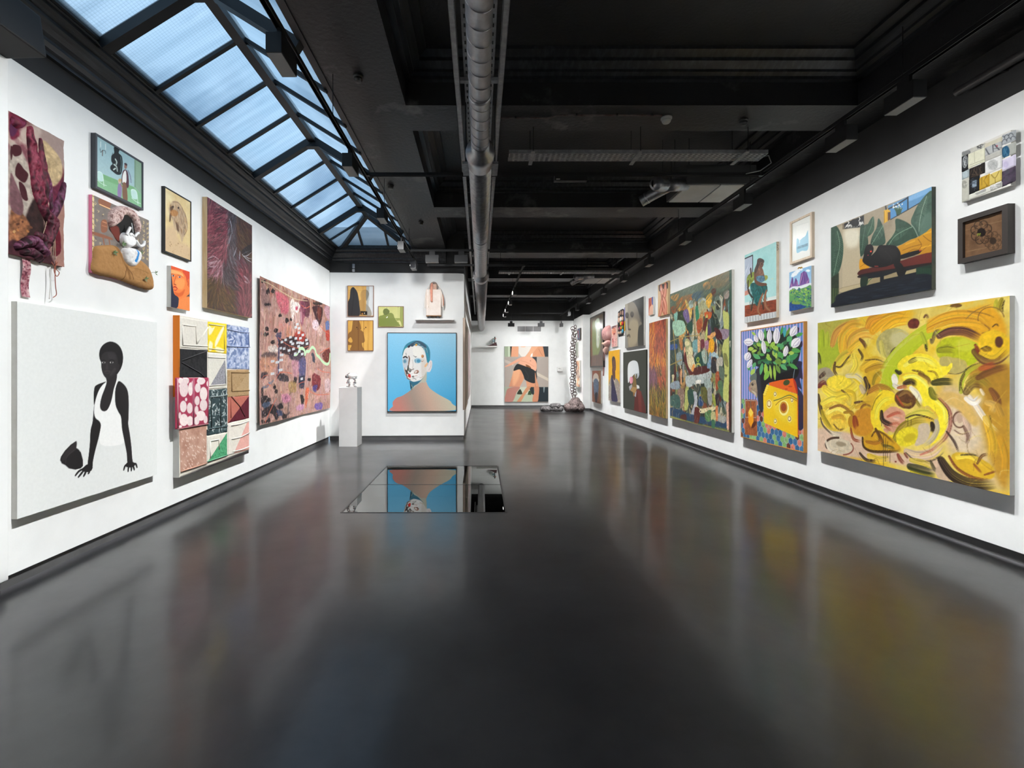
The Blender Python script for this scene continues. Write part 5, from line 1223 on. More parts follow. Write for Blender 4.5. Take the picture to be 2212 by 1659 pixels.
blob([(180, 790), (260, 790), (270, 850), (190, 850)], 'd9cfc6', .8, 8); blob([(110, 870), (160, 850), (250, 860), (255, 900), (130, 905)], '4d3f42', .8, 8)
blob([(260,1080),(310,1060),(360,1080),(370,1130),(300,1135)],'2d2a30',.9,6); blob([(105,1050),(160,1035),(175,1070),(115,1110)],'2a2730',.9,6); blob([(115,1190),(180,1150),(240,1120),(170,1190),(120,1215)],'6b6f7d',.9,4)
blob([(605,1080),(640,1070),(680,1110),(675,1200),(650,1230),(610,1200)],'6b1f26',.9,6); blob([(610,1190),(650,1180),(640,1245),(615,1230)],'3a3a80',.8,6); blob([(625,1370),(690,1350),(695,1410),(640,1420)],'5a4a9a',.8,8); blob([(490,1270),(520,1280),(528,1340),(510,1375),(495,1340)],'1c1617',.95,3); blob([(700,870),(768,830),(768,960),(720,950)],'5b1e18',.9,8)
blob([(540,1220),(575,1210),(560,1340),(540,1400)],'c25a3a',.85,6); blob([(300,1260),(380,1270),(385,1330),(320,1340)],'c77a9c',.7,12); blob([(450,1380),(520,1360),(520,1410),(460,1420)],'b884b0',.7,10); blob([(375,1150),(440,1150),(440,1240),(380,1240)],'a0824f',.8,10); blob([(720,1130),(768,1130),(768,1230),(725,1250)],'cdb6bd',.7,10)
blob([(105,1290),(150,1270),(200,1320),(150,1400),(108,1370)],'1f1a1c',.95,4); blob([(150,1380),(220,1350),(250,1400),(270,1480),(240,1500),(200,1440),(150,1470),(110,1480),(112,1420)],'1f1a1c',.95,4); blob([(120,1350),(180,1330),(190,1370),(130,1390)],'4a5a72',.8,5); blob([(250,1420),(300,1420),(310,1460),(270,1470)],'2e3a58',.9,4); blob([(255,1370),(300,1350),(315,1390),(280,1400)],'1f1a1c',.95,3); blob([(100,1490),(140,1510),(180,1490),(190,1520),(110,1540)],'1f1a1c',.9,4); blob([(108,1200),(130,1210),(128,1280),(108,1280)],'241d1f',.9,4)
blob([(590, 870), (618, 880), (628, 950), (610, 960), (598, 910)], '2b3140', .9, 3); blob([(100, 910), (250, 900), (240, 1030), (110, 1040)], 'c98662', .5, 16)
c.stroke([(95,160),(180,190),(300,270),(440,340),(560,360)],7,'d8c9a0',a=.8); c.stroke([(130,500),(135,640),(140,760)],5,'e0d4c0',a=.8); c.stroke([(150,880),(150,1020)],4,'ddd0c0',a=.8); c.stroke([(420,560),(415,690)],5,'ddd0c0',a=.7)
c.stroke([(470,825),(500,820),(520,840),(525,880),(540,850),(565,850),(590,815),(610,815),(630,840),(640,880),(670,910),(690,940),(720,970),(750,975),(765,940),(770,880)],13,'b8d6ae'); c.stroke([(425,885),(450,880),(475,830)],9,'b8d6ae')
for P in ([(105,1115),(140,1080),(180,1070)],[(140,1525),(180,1440),(230,1340),(255,1300)],[(270,710),(330,760),(400,800),(480,820),(560,800)],[(470,1165),(500,1150),(530,1145)],[(660,880),(720,840),(765,820)],[(650,1020),(700,1050),(765,1060)],[(680,600),(720,650),(765,680)],[(540,1200),(640,1270),(765,1270)],[(500,400),(540,430),(580,410)],[(160,1180),(180,1160),(205,1180)],[(250,1130),(300,1050),(400,1060)]): c.stroke(P,5,'d2664a',a=.85)
def labels_():
  c.stroke([(470,825),(500,820),(520,840),(525,880),(540,850),(565,850),(590,815),(610,815),(630,840),(640,880),(670,910),(690,940),(720,970),(750,975),(765,940),(770,880)],12,'b8d6ae')
  for x,y in ((310,755),(345,735),(390,710),(440,722),(482,722),(505,690),(395,755),(455,765),(480,765),(502,770),(410,775),(300,815),(332,820),(378,838),(418,825),(465,800),(470,850),(498,875),(435,870),(310,880),(545,775),(455,585),(440,615),(470,625),(500,1115),(225,1060),(300,1025),(305,930),(225,940),(270,950),(540,740),(468,668)):
    w_ = 34 if y > 850 and x < 320 else 24; c.poly([(x - w_ / 2,y - 9),(x + w_ / 2,y - 14),(x + w_ / 2,y + 8),(x - w_ / 2,y + 13)],'d6dadd',False); c.stroke([(x - w_ / 3,y + 1),(x + w_ / 3,y - 3)],3,'6b7080')
c.hatch(1600,.07,.012,lambda u,v,r: np.clip(hx(['c9a08f','9a6f62','b98a80','d6b3a2','7d5a52','a88a6a','c78a94','5a4648'][r.randint(8)]) * (.8 + .4 * r.rand()),0,1),lambda u,v,r: 1.57 + .6 * (r.rand() - .5) if r.rand() < .6 else r.rand() * 3.1,31,.5,bristle=.9)
c.speck(500, .016, ['3a2c2e', 'e0cdbf', '7a4a48', 'b5524a', '8a7aa0', 'd9b8a8'], 17, .6)
c.rag = 0
labels_()
c.mesh('cloth',M_CLOTH,o,-q.t,relief=.012 * np.sin(c.Y * 3.1 + 1.2 * c.X) * np.sin(c.X * 2.3 + .5) + .014 * np.exp(-c.X * 9) + .01 * vnoise(c.X * 2.2,c.Y * 2.2,6,2))
MB().box((-q.W / 2 + .02, -.012, .03), (q.W / 2 - .02, -.001, q.H - .03)).build('batten', M_RAW, o)
# ================================================================== right wall
cH,cI,cJ,cK,cY,cM,cN,cQ = (1260,570,4.485),(1430,560,4.15),(1590,430,5.72),(1590,670,4.878),(1750,620,3.53),(1770,380,5.35),(2040,260,4.878),(1295,630,8.733)

# ---- large yellow abstract
q = Quad('R', 1766.4, 2181, 699, 974, 637.6, 1069.6, .04)
o = hang(q, 'painting', 'largest yellow abstract canvas of swirling brush strokes, low on the right wall')
c = Cv(q, 185, 'd2aa2e', cY); c.rag = .006
c.fillnoise(['d3a52c', 'e3bf34', 'e8d06a', 'd2b858', 'e0b026'], 2.6, 5, contrast=2.3)
def S(P, w, col, **k):
    d = hx(col).mean() < .3; tp,fd = k.pop('taper',.3),k.pop('fade',.25); br_ = k.pop('bristle',.7); w_ = w * (1.2 if d else 1.3); c.stroke(P,w_,col,bristle=br_,taper=tp,fade=fd,**k)
    if w > 18:
        Q = np.array(P, float); T = np.gradient(Q, axis=0); T /= np.linalg.norm(T, axis=1)[:, None] + 1e-9; Nn = np.stack([-T[:, 1], T[:, 0]], 1)
        for s_, g_ in ((.3, 1.22), (-.25, .72), (.05, 1.1)): c.stroke(Q + Nn * w_ * s_, w_ * .16, np.clip(hx(col) * g_, 0, 1), a=.45, taper=.7, fade=.3)
B = lambda P, col, **k: c.poly(P, col, soft=k.pop('soft', 4), tex=k.pop('tex', .07), **k)
B([(58,280),(350,235),(320,420),(180,560),(58,640)],'aaa343',soft=20); B([(60,420),(230,440),(270,500),(190,600),(60,660)],'a3b02c',soft=14); S([(90,350),(95,480)],40,'9cae24'); S([(130,360),(128,470)],30,'a6b232'); S([(62,520),(75,600)],30,'3c3a1c')
B([(1000,760),(1250,820),(1500,900),(1510,1500),(1350,1480),(1050,1250)],'d0b484',soft=40); B([(58,1080),(350,1130),(760,1290),(1000,1320),(1000,1420),(600,1340),(58,1250)],'d3b49a',soft=20)
B([(1300,900),(1515,850),(1515,1500),(1400,1400)],'b98a2a',soft=30); B([(1200,620),(1515,590),(1515,880),(1350,860)],'a87c26',soft=24); B([(900,250),(1200,170),(1400,150),(1500,350),(1350,400),(1000,340)],'d79c1d',soft=20)
S([(170,440),(200,350),(290,290),(400,270)],50,'c98a3c'); S([(250,480),(260,380),(330,310),(430,330)],80,'e3ab2c'); S([(300,500),(320,400),(420,350),(520,380)],60,'d99f38'); S([(480,330),(550,265),(650,225),(740,250)],80,'e2a21a'); S([(560,330),(650,265),(780,250)],60,'efb324'); S([(440,300),(470,250),(560,215)],50,'d58f26')
c.ell(640,435,135,120,'b3a766',soft=6,tex=.15); c.ell(690,400,80,70,'c6bd88',soft=20); S([(540,420),(560,520),(600,560)],30,'cdbf5a'); S([(600,530),(630,480),(670,450)],10,'4a3a2a',taper=.6)
B([(545,780),(560,640),(680,480),(860,350),(1030,270),(1020,330),(900,400),(780,510),(690,640),(650,770)],'b2bf1f',tex=.08); c.stroke([(560,770),(565,660),(640,540),(760,420),(900,325),(1030,275)],90,'b9c42a',bristle=.25); B([(1010,420),(1150,390),(1290,440),(1300,540),(1180,600),(1000,540)],'adb81a',tex=.08); c.stroke([(530,740),(560,620),(660,480),(820,350)],20,'c8cc5a',bristle=.6)
c.ell(1110,480,150,105,'b3b81c',soft=6,tex=.12); c.ell(1180,440,70,50,'c3c536',soft=16); B([(990,540),(1060,530),(1180,560),(1190,640),(1100,660),(1010,620)],'b5a55e',soft=6); c.arc(1100,600,95,62,20,130,7,'6a5a3a'); S([(985,480),(1050,470),(1110,485)],50,'7d7a1e',a=.8)
S([(1150, 800), (1158, 710), (1215, 630), (1330, 575)], 34, 'a6ad2c'); S([(1140, 790), (1148, 700), (1210, 610), (1330, 565)], 8, '4d4a22')
for k,y in enumerate((0,26,52,80)): S([(900,290 + y * .6),(1000,225 + y),(1140,195 + y),(1290,225 + y * .8),(1370,330 + y * .3)],34,['d99c24','e6b12c','cf8f1f','e0a828'][k])
S([(1190,240),(1260,180),(1400,120)],6,'8a6a3a'); S([(1200,180),(1330,200),(1430,240)],6,'7a5428'); S([(1310,350),(1370,320),(1290,260)],8,'6b3f22')
S([(985, 372), (1060, 338), (1170, 335), (1250, 365), (1312, 400)], 58, '54302e'); S([(1000, 360), (1080, 325), (1180, 325)], 12, '7a4a40')
c.ell(1400,440,122,115,'dfb51c',soft=8,tex=.12); S([(1255,490),(1330,555),(1430,550),(1515,480)],62,'5d3822'); S([(1260,440),(1300,520)],26,'7a2c1c'); S([(1300,500),(1400,530),(1500,440)],30,'d9b224'); c.ell(1440,415,33,42,'58341f',soft=5); c.ell(1345,470,42,20,'8a6614',soft=5); S([(1300,470),(1345,450),(1390,470)],8,'4a3416'); S([(1460,90),(1440,150),(1450,190)],30,'8a7a14'); S([(1480,100),(1465,160),(1478,195)],12,'4a3a14'); S([(1420,100),(1410,170)],26,'b0a82a'); c.arc(1380,240,100,90,170,350,6,'7a5428'); S([(1390,300),(1420,280),(1440,300)],10,'5a3a1c')
c.ell(790,280,46,38,'5f2a1f',rot=-25,soft=4,tex=.3); c.ell(1112,140,46,15,'6b4a1e',rot=-6,soft=3); S([(870,230),(885,215),(905,240)],18,'5a3420'); S([(920,400),(930,420),(955,345),(1000,325)],22,'6b5a3a',taper=.4); S([(850,350),(880,420),(890,490)],26,'a5ac2c'); S([(880,440),(892,495)],14,'3a2a18')
# left cluster
B([(60,640),(140,620),(190,700),(120,760),(60,740)],'9c8f7a',soft=6); S([(75,690),(120,650)],26,'3d2620'); S([(65,760),(105,740),(115,800)],34,'6d2a20'); S([(62,830),(90,960),(150,1070),(240,1130)],30,'33221c'); S([(100,1040),(170,1110),(260,1140)],46,'d4c7ae'); S([(80,1000),(100,1060),(180,1140)],12,'4a3428')
c.ell(220,730,95,55,'eed23a',soft=4,tex=.12); S([(110,780),(200,830),(320,770),(390,690)],70,'ecd03c'); S([(340,690),(390,740),(400,820),(350,860)],46,'e6c332'); S([(280,680),(350,680),(420,740)],34,'d9c9a2'); S([(420,700),(440,760),(420,830)],36,'3c2a22',bristle=.9); S([(390,760),(420,820)],40,'c9b28e')
S([(190,620),(260,540),(350,500)],70,'d4b93c'); S([(200,610),(240,605),(320,500)],12,'3a2618'); S([(190,580),(185,640),(210,680)],18,'4a3222'); S([(300,480),(380,420),(410,470)],40,'dcae2c'); S([(380,400),(410,430),(430,475)],22,'5d3a20'); S([(370,480),(400,530),(385,570)],16,'4a321c'); S([(330,520),(350,600),(300,680)],40,'e8cc44')
S([(400,620),(480,570),(570,580)],60,'d6a92a'); S([(430,640),(500,610),(580,600)],44,'b98a22'); S([(420,560),(510,555),(580,585)],8,'5a4020'); B([(440,650),(540,640),(530,730),(450,740)],'d0a423',soft=10); S([(480,740),(500,680),(550,640)],24,'8f7a1e')
c.ell(205,985,118,120,'e4c040',soft=6,tex=.14); S([(130,960),(200,920),(280,960),(300,1040)],40,'f0da6a'); S([(150,930),(230,905),(310,960),(335,1060)],18,'8a5622'); S([(90,890),(180,850),(270,880)],40,'ead24a'); S([(170,1000),(240,990),(270,1050)],26,'c9952c'); S([(180,1050),(220,1090),(265,1080)],12,'6b4a22'); S([(260,960),(320,960),(330,1040)],20,'a3761f'); c.ell(310,1030,22,45,'b5851f',soft=4); S([(90,950),(110,1010),(170,1100)],26,'a08a1e'); S([(280,800),(330,820),(330,900),(290,930)],34,'d6b024'); S([(240,790),(290,830),(300,880)],14,'6d4a1e'); S([(200,850),(280,830),(310,900)],30,'e3c53a')
S([(340,885),(400,880),(470,920)],20,'5a3a20'); S([(350,920),(420,890),(480,880)],30,'d3a628'); S([(370,1000),(400,910),(460,900)],16,'7a4a22'); B([(360,940),(470,930),(500,1040),(440,1140),(340,1120),(320,1040)],'c98a24',soft=12); S([(340,1000),(350,1060),(360,1080)],40,'8a3a1e'); S([(310,1080),(330,1160),(390,1180)],18,'8a3a22')
c.ell(225,1215,105,58,'cbbda2',rot=10,soft=5,tex=.12); c.arc(225,1215,108,62,150,260,16,'4a3426',rot=10); c.arc(230,1220,100,60,-40,70,10,'8a4a38',rot=10); c.ell(235,1200,40,18,'9a8a70',rot=10,soft=8); S([(120,1180),(150,1240),(220,1275)],22,'dacdb6')
# centre crescents
S([(450, 800), (520, 762), (590, 780), (650, 835)], 40, 'b07628')
B([(462,960),(490,862),(550,790),(620,798),(662,850),(640,880),(590,905),(548,950),(530,1010),(548,1080),(600,1130),(655,1118),(640,1165),(590,1175),(515,1120),(468,1040)],'eed02a',soft=2); S([(470,940),(500,860),(560,805)],8,'9a7a20'); S([(500,1000),(515,920),(570,860),(640,850)],26,'f4e04a')
B([(665,602),(700,548),(780,512),(870,510),(950,543),(1000,598),(1040,604),(1082,578),(1076,622),(1020,680),(940,708),(860,688),(780,652),(700,656)],'f0da2f',soft=2); S([(720,600),(800,550),(900,560),(980,620)],30,'f8ea66'); S([(760,570),(820,545)],30,'8a7a2a',bristle=1.0); S([(780,635),(850,650),(890,690)],14,'6b4a20'); S([(900,640),(950,650),(970,690),(930,700)],12,'8a6a1e')
B([(700,682),(790,662),(880,720),(922,800),(942,850),(1010,862),(1050,960),(1046,1060),(1000,1140),(920,1210),(955,1120),(985,1040),(960,960),(900,905),(858,905),(832,800),(790,742),(728,722)],'f2dd30',soft=2); S([(720,690),(800,680),(880,740),(910,810)],20,'faf072'); S([(960,870),(1020,930),(1030,1040)],22,'f6e860'); S([(830,660),(900,700),(905,750)],24,'6b4422')
c.ell(645,705,24,46,'ece4d2',rot=-10,soft=3,tex=.1); S([(640,750),(690,770),(720,740)],34,'e3d9c6'); S([(655,640),(680,655),(700,640)],26,'33301a'); S([(720,735),(770,720),(815,750)],40,'33241a'); S([(770,770),(815,820),(850,900)],38,'efe8dc'); S([(800,850),(830,900),(850,915)],20,'8a7a2a')
B([(1080,920),(1180,900),(1260,1000),(1290,1180),(1180,1260),(1060,1150)],'d6c2a4',soft=24); c.ell(726,858,84,68,'5d3a20',rot=25,soft=5,tex=.3); S([(690,880),(740,900),(790,880)],16,'a8842a'); S([(660,830),(690,880),(720,920)],14,'b5532e'); S([(680,830),(740,800),(790,850)],22,'8f6a38'); S([(670,770),(720,760),(740,780)],22,'b5653a')
B([(560,960),(620,915),(700,935),(735,1000),(715,1070),(640,1110),(580,1080),(545,1020)],'d2997c',soft=6); S([(590,990),(660,960),(710,970)],20,'b5553c'); S([(600,1050),(660,1040),(700,1060)],18,'c26a4c'); S([(640,1000),(690,1010)],24,'e0b49c'); S([(570,1060),(620,1100)],14,'9a4a34'); S([(545,950),(550,1010),(590,1040),(635,1050)],34,'30201a',taper=.4); S([(570,1090),(600,1110)],26,'c98a78')
S([(640,1175),(690,1080),(790,1020),(890,1015)],46,'94801f'); S([(740,1000),(820,960),(900,960),(960,1010)],46,'dccd4e'); S([(730,1000),(810,975),(930,1005),(970,1040)],12,'332618'); c.ell(742,1142,92,72,'e2ce2a',rot=-24,soft=4,tex=.12); c.ell(760,1150,50,30,'c5ae22',rot=-24,soft=10)
B([(830,1050),(900,1040),(915,1110),(870,1190),(800,1210),(820,1140)],'c8b49a',soft=5); S([(930,1040),(940,1080),(930,1112)],38,'241a14'); S([(960,1020),(970,1080),(930,1160),(860,1210)],34,'b9ab96')
S([(735,1255),(820,1280),(930,1260),(1010,1180)],60,'d0b49c'); S([(840,1280),(930,1240),(1000,1180)],14,'c46a58'); S([(730,1262),(800,1318),(930,1322),(1030,1250)],12,'4a3526'); S([(990,850),(1062,940),(1070,1050),(1030,1150),(950,1225)],24,'97574a'); S([(975,850),(1050,940),(1058,1040)],8,'4a2a22')
B([(400,1160),(470,1110),(560,1110),(650,1180),(690,1240),(600,1260),(480,1260),(410,1230)],'cd9a1e',soft=6); S([(400,1150),(410,1220),(480,1255),(640,1255),(700,1240)],20,'3a2614'); S([(500,1085),(540,1160),(560,1230)],24,'4a2a14'); S([(430,1180),(500,1190),(560,1160)],26,'a86a1c'); S([(470,1140),(500,1100),(560,1120),(650,1200)],14,'5a3a16'); S([(450,1290),(530,1320),(620,1310)],50,'dcb72a'); S([(380,1270),(430,1320),(510,1330)],24,'3c2a1e'); S([(560,1210),(620,1225),(650,1250)],26,'6a5a1e')
for x,y0,y1 in ((560,1130,1370),(575,1150,1330),(590,1180,1300),(525,1130,1180),(610,1240,1340),(545,1030,1060),(745,1000,1060),(770,1010,1050)): c.stroke([(x,y0),(x - 1,y1)],3.5,'32241a',a=.85)
S([(670, 1280), (690, 1320), (720, 1350)], 30, '7a3020'); S([(720, 1270), (750, 1310)], 18, '6d2a20'); c.ell(652, 1332, 8, 8, '7a2a1e')
S([(760,1370),(860,1400),(960,1420)],66,'33351a'); S([(770,1410),(860,1440),(950,1450)],26,'b3a324'); S([(770,1320),(860,1340),(950,1380)],40,'cbb13a'); S([(920,1330),(950,1390),(1000,1425)],26,'3a341c'); B([(960,1380),(1040,1360),(1080,1440),(1060,1480),(970,1450)],'c4a88c',soft=6)
B([(1080,1280),(1180,1260),(1290,1300),(1400,1380),(1380,1460),(1230,1450),(1120,1390)],'d2a826',soft=6); S([(1120,1300),(1220,1290),(1330,1360)],34,'e8cc4a'); S([(1060,1290),(1120,1380),(1240,1450),(1380,1470)],24,'7d4020'); S([(1000,1320),(1080,1430),(1220,1500),(1420,1500)],84,'271a12',taper=.3); S([(1250,1350),(1310,1420)],20,'8a4a24'); S([(1330,1430),(1420,1400)],14,'8a4a24')
S([(1040,1100),(1100,1180),(1135,1265)],20,'33201a',taper=.5); S([(1150,1280),(1230,1275),(1290,1290)],12,'4a3a24'); S([(1275,1345),(1310,1285),(1362,1270)],20,'6b4222'); S([(1100,1010),(1150,950),(1200,1060),(1200,1200)],46,'c5a693'); S([(1170,1060),(1205,1140),(1190,1200)],24,'7a5a4a'); c.arc(1140,1010,50,60,60,330,12,'6b4a38'); S([(1100,1090),(1150,1120),(1200,1110)],10,'7a5444'); c.ell(1140,1000,24,36,'b99c84',soft=5)
B([(960,820),(1080,800),(1180,850),(1280,1000),(1250,1060),(1130,940),(1040,880)],'d4ae60',soft=14); S([(1215,830),(1290,940),(1360,1040),(1440,1110)],40,'eadcc8',taper=.5); S([(1190,850),(1250,880),(1300,830)],40,'eee6dc'); S([(1190,800),(1240,740),(1330,750)],60,'5d4420',a=.8); S([(1210,730),(1280,690),(1380,770)],60,'8f7a26',a=.8); S([(1280,690),(1380,640),(1515,600)],50,'6b4022',a=.85); S([(1300,620),(1420,580)],40,'a8452a',a=.7); S([(1380,780),(1420,840),(1440,920)],46,'7a4a26'); S([(1300,780),(1330,830)],20,'e0d0b8'); S([(940,730),(1020,720),(1095,725)],50,'3f3c18'); S([(920,780),(940,830),(980,840)],44,'6b6a1c'); S([(1180,660),(1150,740),(1180,830)],10,'5a4424')
S([(1350,880),(1400,900),(1380,960)],50,'cfa556'); S([(1370,980),(1375,1060),(1330,1130)],12,'6a5222'); S([(1430,900),(1470,1000)],50,'b98c36'); S([(1340,1000),(1390,1180),(1380,1330)],60,'d3a72a',a=.8); S([(1450,1150),(1490,1300),(1480,1450)],60,'c28c1e',a=.8)
c.hatch(120,.14,.008,lambda u,v,r: hx(['8a6a22','efdc74','b58a26','f4e68a','9c8a3a','d8b23a','7d5626','e8d9ae'][r.randint(8)]),lambda u,v,r: 6.3 * r.rand(),8,.45,curve=2.0,bristle=.9)
c.mesh('canvas', M_OIL, o, -q.t, tol=.02); stretcher(o, q)

# ---- reclining figure with leaves
q = Quad('R', 1795, 2012.4, 493, 664, 402.4, 625, .039)
o = hang(q, 'painting', 'dark canvas of a black figure lying on a red-brown bench among green leaves')
c = Cv(q, 220, '9b8d74', cM); c.fillnoise(['94866e', 'a3957c', 'a89a82'], 7, 4)
c.poly([(790,345),(1300,110),(1300,250),(1120,330),(820,500)],'5f93bf',False); c.poly([(1035,240),(1300,115),(1300,170),(1035,290)],'7fb0d8',soft=10); c.poly([(795,370),(1020,260),(1020,390),(830,500)],'4f8fc4',False,soft=3)
for P in ([(1022,240),(1022,385)],[(765,350),(772,390)],[(820,505),(1030,385),(1190,290)]): c.stroke(P,14 if P[0][0] != 820 else 9,'22282c',False)
c.stroke([(800, 380), (900, 330), (1020, 250)], 14, '2a2f33', False)
c.poly([(745,400),(790,385),(820,400),(820,505),(745,550)],'e5b023',False); c.poly([(790,420),(822,415),(822,500),(790,520)],'5b3a26',False); c.stroke([(750,410),(752,540)],4,'6b4a1a',False); c.stroke([(776,405),(776,530)],3,'c98a1c',False)
c.poly([(890, 390), (930, 380), (935, 440), (895, 460)], '1d2a22')
rs = np.random.RandomState(3)
for k in range(26):
    x,y = 850 + rs.rand() * 110,300 + rs.rand() * 90; c.ell(x,y - (x - 850) * .1 + 15,10,6,'eef0e6' if rs.rand() < .7 else '3d5a3a',rot=rs.rand() * 180,n=8)
for k in range(8): c.stroke([(900 + k * 5, 440), (870 + k * 12, 370)], 8, '2f5238')
c.poly([(285, 555), (515, 455), (515, 590), (290, 620)], '15171a', False)
for k in range(12): x = 300 + k * 17; c.stroke([(x, 600 - k * 2 - 8 * (k % 2)), (x + 12, 575 - k * 4), (x + 20, 590 - k * 3)], 7, 'e8e8e2', False)
for P in ([(460,480),(470,500),(455,520)],[(455,530),(480,545)],[(450,560),(490,560)],[(330,530),(345,545),(320,570)]): c.stroke(P,7,'e8e8e2',False)
c.ell(410,545,50,45,'17191b'); c.poly([(265,560),(285,555),(285,620),(265,625)],'6f6250',False); c.poly([(225,590),(268,575),(265,1300),(228,1310)],'b0a287',False)
c.poly([(265,622),(472,598),(472,1245),(265,1290)],'bcae90',False); c.poly([(290,640),(450,620),(440,800),(320,820)],'e0d9c2',soft=40); c.poly([(228,1310),(265,1290),(478,1240),(480,1300),(265,1348),(228,1335)],'b9a985',False); c.stroke([(228,1312),(265,1292),(478,1242)],4,'8a7b60',False)
def leaf(P, mid, col, vein, n=8):
    c.poly(P, col, soft=2, tex=.15); Mm = spline(np.array(mid, float), False, 8); c.stroke(mid, 5, vein); Pc = np.array(P, float)
    for t in np.linspace(.08, .92, n * 2):
        k = int(t * (len(Mm) - 2)); a_ = Mm[k]; d_ = Mm[min(k + 3, len(Mm) - 1)] - a_; d_ = d_ / (np.linalg.norm(d_) + 1e-6); nn = np.array([-d_[1], d_[0]])
        wd_ = 60 * math.sin(math.pi * t)
        for sg in (-1, 1): c.stroke([a_, a_ + (nn * sg * .9 + d_ * .55) * wd_], 3, vein, False, a=.45)
leaf([(135,605),(190,580),(240,650),(275,780),(270,940),(230,1100),(160,1200),(135,1180)],[(205,640),(235,800),(200,980),(165,1150)],'35503f','7d9a80',9)
c.poly([(135, 1180), (225, 1120), (225, 1340), (200, 1500), (135, 1518)], '2b3526', False, tex=.2)
for k in range(9): c.stroke([(145 + k * 9, 1300), (140 + k * 8, 1505)], 4, ['4a6038', '37482e', '6b7d44'][k % 3])
leaf([(472,600),(520,570),(590,560),(560,680),(560,800),(475,930)],[(530,580),(510,700),(490,860)],'2f4a3a','5f7d66'); leaf([(625,470),(635,560),(625,640),(560,700),(540,620),(580,520)],[(622,480),(600,580),(560,680)],'34543f','6a8a70',6); leaf([(682,490),(730,570),(755,680),(750,790),(600,800),(610,700),(660,600)],[(740,570),(690,650),(605,790)],'2f4c3c','7f9f84',9)
leaf([(880,500),(960,510),(1060,570),(1140,690),(1040,740),(900,810),(770,800),(840,700),(880,620)],[(1075,585),(960,640),(870,700),(800,800)],'2d4a39','86a78a',9); leaf([(1300,165),(1298,400),(1290,600),(1200,670),(1150,700),(1060,545),(1090,430),(1160,300)],[(1240,230),(1190,380),(1160,520),(1150,640)],'3f5a4b','9ab09c',10); c.poly([(1200,480),(1290,420),(1290,620),(1160,680)],'5f7a6c',soft=16,a=.7); c.stroke([(1060,560),(1100,610),(1135,690)],5,'9ab09c')
c.poly([(900,830),(960,790),(1050,740),(1130,710),(1230,650),(1300,615),(1300,880),(1160,905),(940,920)],'cf9418',soft=3,c2='b9801a',ang=90)
for P in ([(960,860),(1060,820),(1180,790)],[(1140,730),(1180,800),(1130,870)],[(1200,690),(1260,740),(1300,760)],[(1000,900),(1080,850),(1140,850)],[(1180,870),(1260,800)]): c.stroke(P,7,'8a5a0e',soft=2); 
for P in ([(1000, 790), (1100, 750)], [(1210, 670), (1300, 640)], [(1180, 830), (1290, 800)]): c.stroke(P, 14, 'e8b030', soft=5, a=.7)
c.poly([(468, 965), (520, 975), (575, 1030), (560, 1070), (468, 1088)], 'd8971c', soft=2); c.stroke([(475, 1050), (520, 1020), (560, 1010)], 5, '9a640f')
c.poly([(470,1090),(600,1060),(840,1010),(1300,880),(1300,1010),(1000,1080),(480,1150)],'4a1d18',soft=2,c2='6b2a22',ang=0); c.poly([(480,1140),(860,1070),(1300,1000),(1300,1040),(860,1130),(480,1180)],'231614',soft=3)
c.poly([(480,1150),(880,1080),(1300,1030),(1300,1310),(160,1518),(180,1450),(480,1300)],'16191f',False); c.poly([(1120,1060),(1300,1020),(1300,1180),(1120,1170)],'1c3226',False)
for k in range(12): c.stroke([(1125 + k * 15, 1070), (1122 + k * 15, 1150)], 5, '2f5a3e', a=.7)
c.poly([(545,1190),(700,1170),(700,1225),(545,1265)],'9a8a68',False); c.poly([(745,1160),(890,1110),(910,1160),(745,1195)],'9a8a68',False); c.poly([(1000,1100),(1118,1070),(1118,1110),(990,1140)],'a89870',False); c.stroke([(550,1255),(575,1210),(605,1185)],7,'3f6a3a'); c.poly([(480,1180),(560,1170),(545,1260),(480,1290)],'1f3024')
c.poly([(180,1450),(260,1350),(1000,1160),(1300,1150),(1300,1310),(160,1518)],'161b24',soft=6); c.hatch(200,.1,.01,lambda u,v,r: hx(['1d2733','10141a','26323f'][r.randint(3)]) if v > .86 and u > .12 else None,lambda u,v,r: .05,6,.6,(0,.8,1,1))
fig = '131213'
c.poly([(520,870),(545,805),(595,790),(625,830),(620,880),(600,920),(650,870),(690,805),(760,800),(830,800),(890,815),(935,880),(940,960),(920,1010),(850,1020),(760,1050),(640,1060),(560,1040),(500,990),(510,930)],fig); c.poly([(930,920),(1080,870),(1170,855),(1172,880),(1120,910),(950,960)],fig); c.poly([(860,1020),(930,1000),(980,1060),(1005,1095),(985,1130),(940,1160),(905,1150),(890,1090)],fig); c.ell(580,845,46,52,'191516')
c.poly([(700,830),(800,820),(880,850),(900,930),(800,980),(700,930)],'1f1d1d',soft=24); c.stroke([(760,870),(830,950),(820,1010)],5,'2b2828',soft=3)
c.ell(596,873,11,10,'d8402a'); c.ell(1163,862,11,9,'b8302a'); c.ell(563,917,7,6,'9a3040'); c.stroke([(575,862),(590,850),(602,856)],5,'3a3434')
for k in range(4): c.stroke([(640 + k * 11, 1040), (645 + k * 11, 1050)], 5, 'a83a32', False)
c.mesh('canvas', M_OIL, o, -q.t)
MB().box((-q.W / 2, -q.t + .0015, 0), (q.W / 2, -.001, q.H)).build('stretcher', mat('painted_dark_canvas_edge', '2a352f', .6, col2='4a4a38', nscale=6), o)
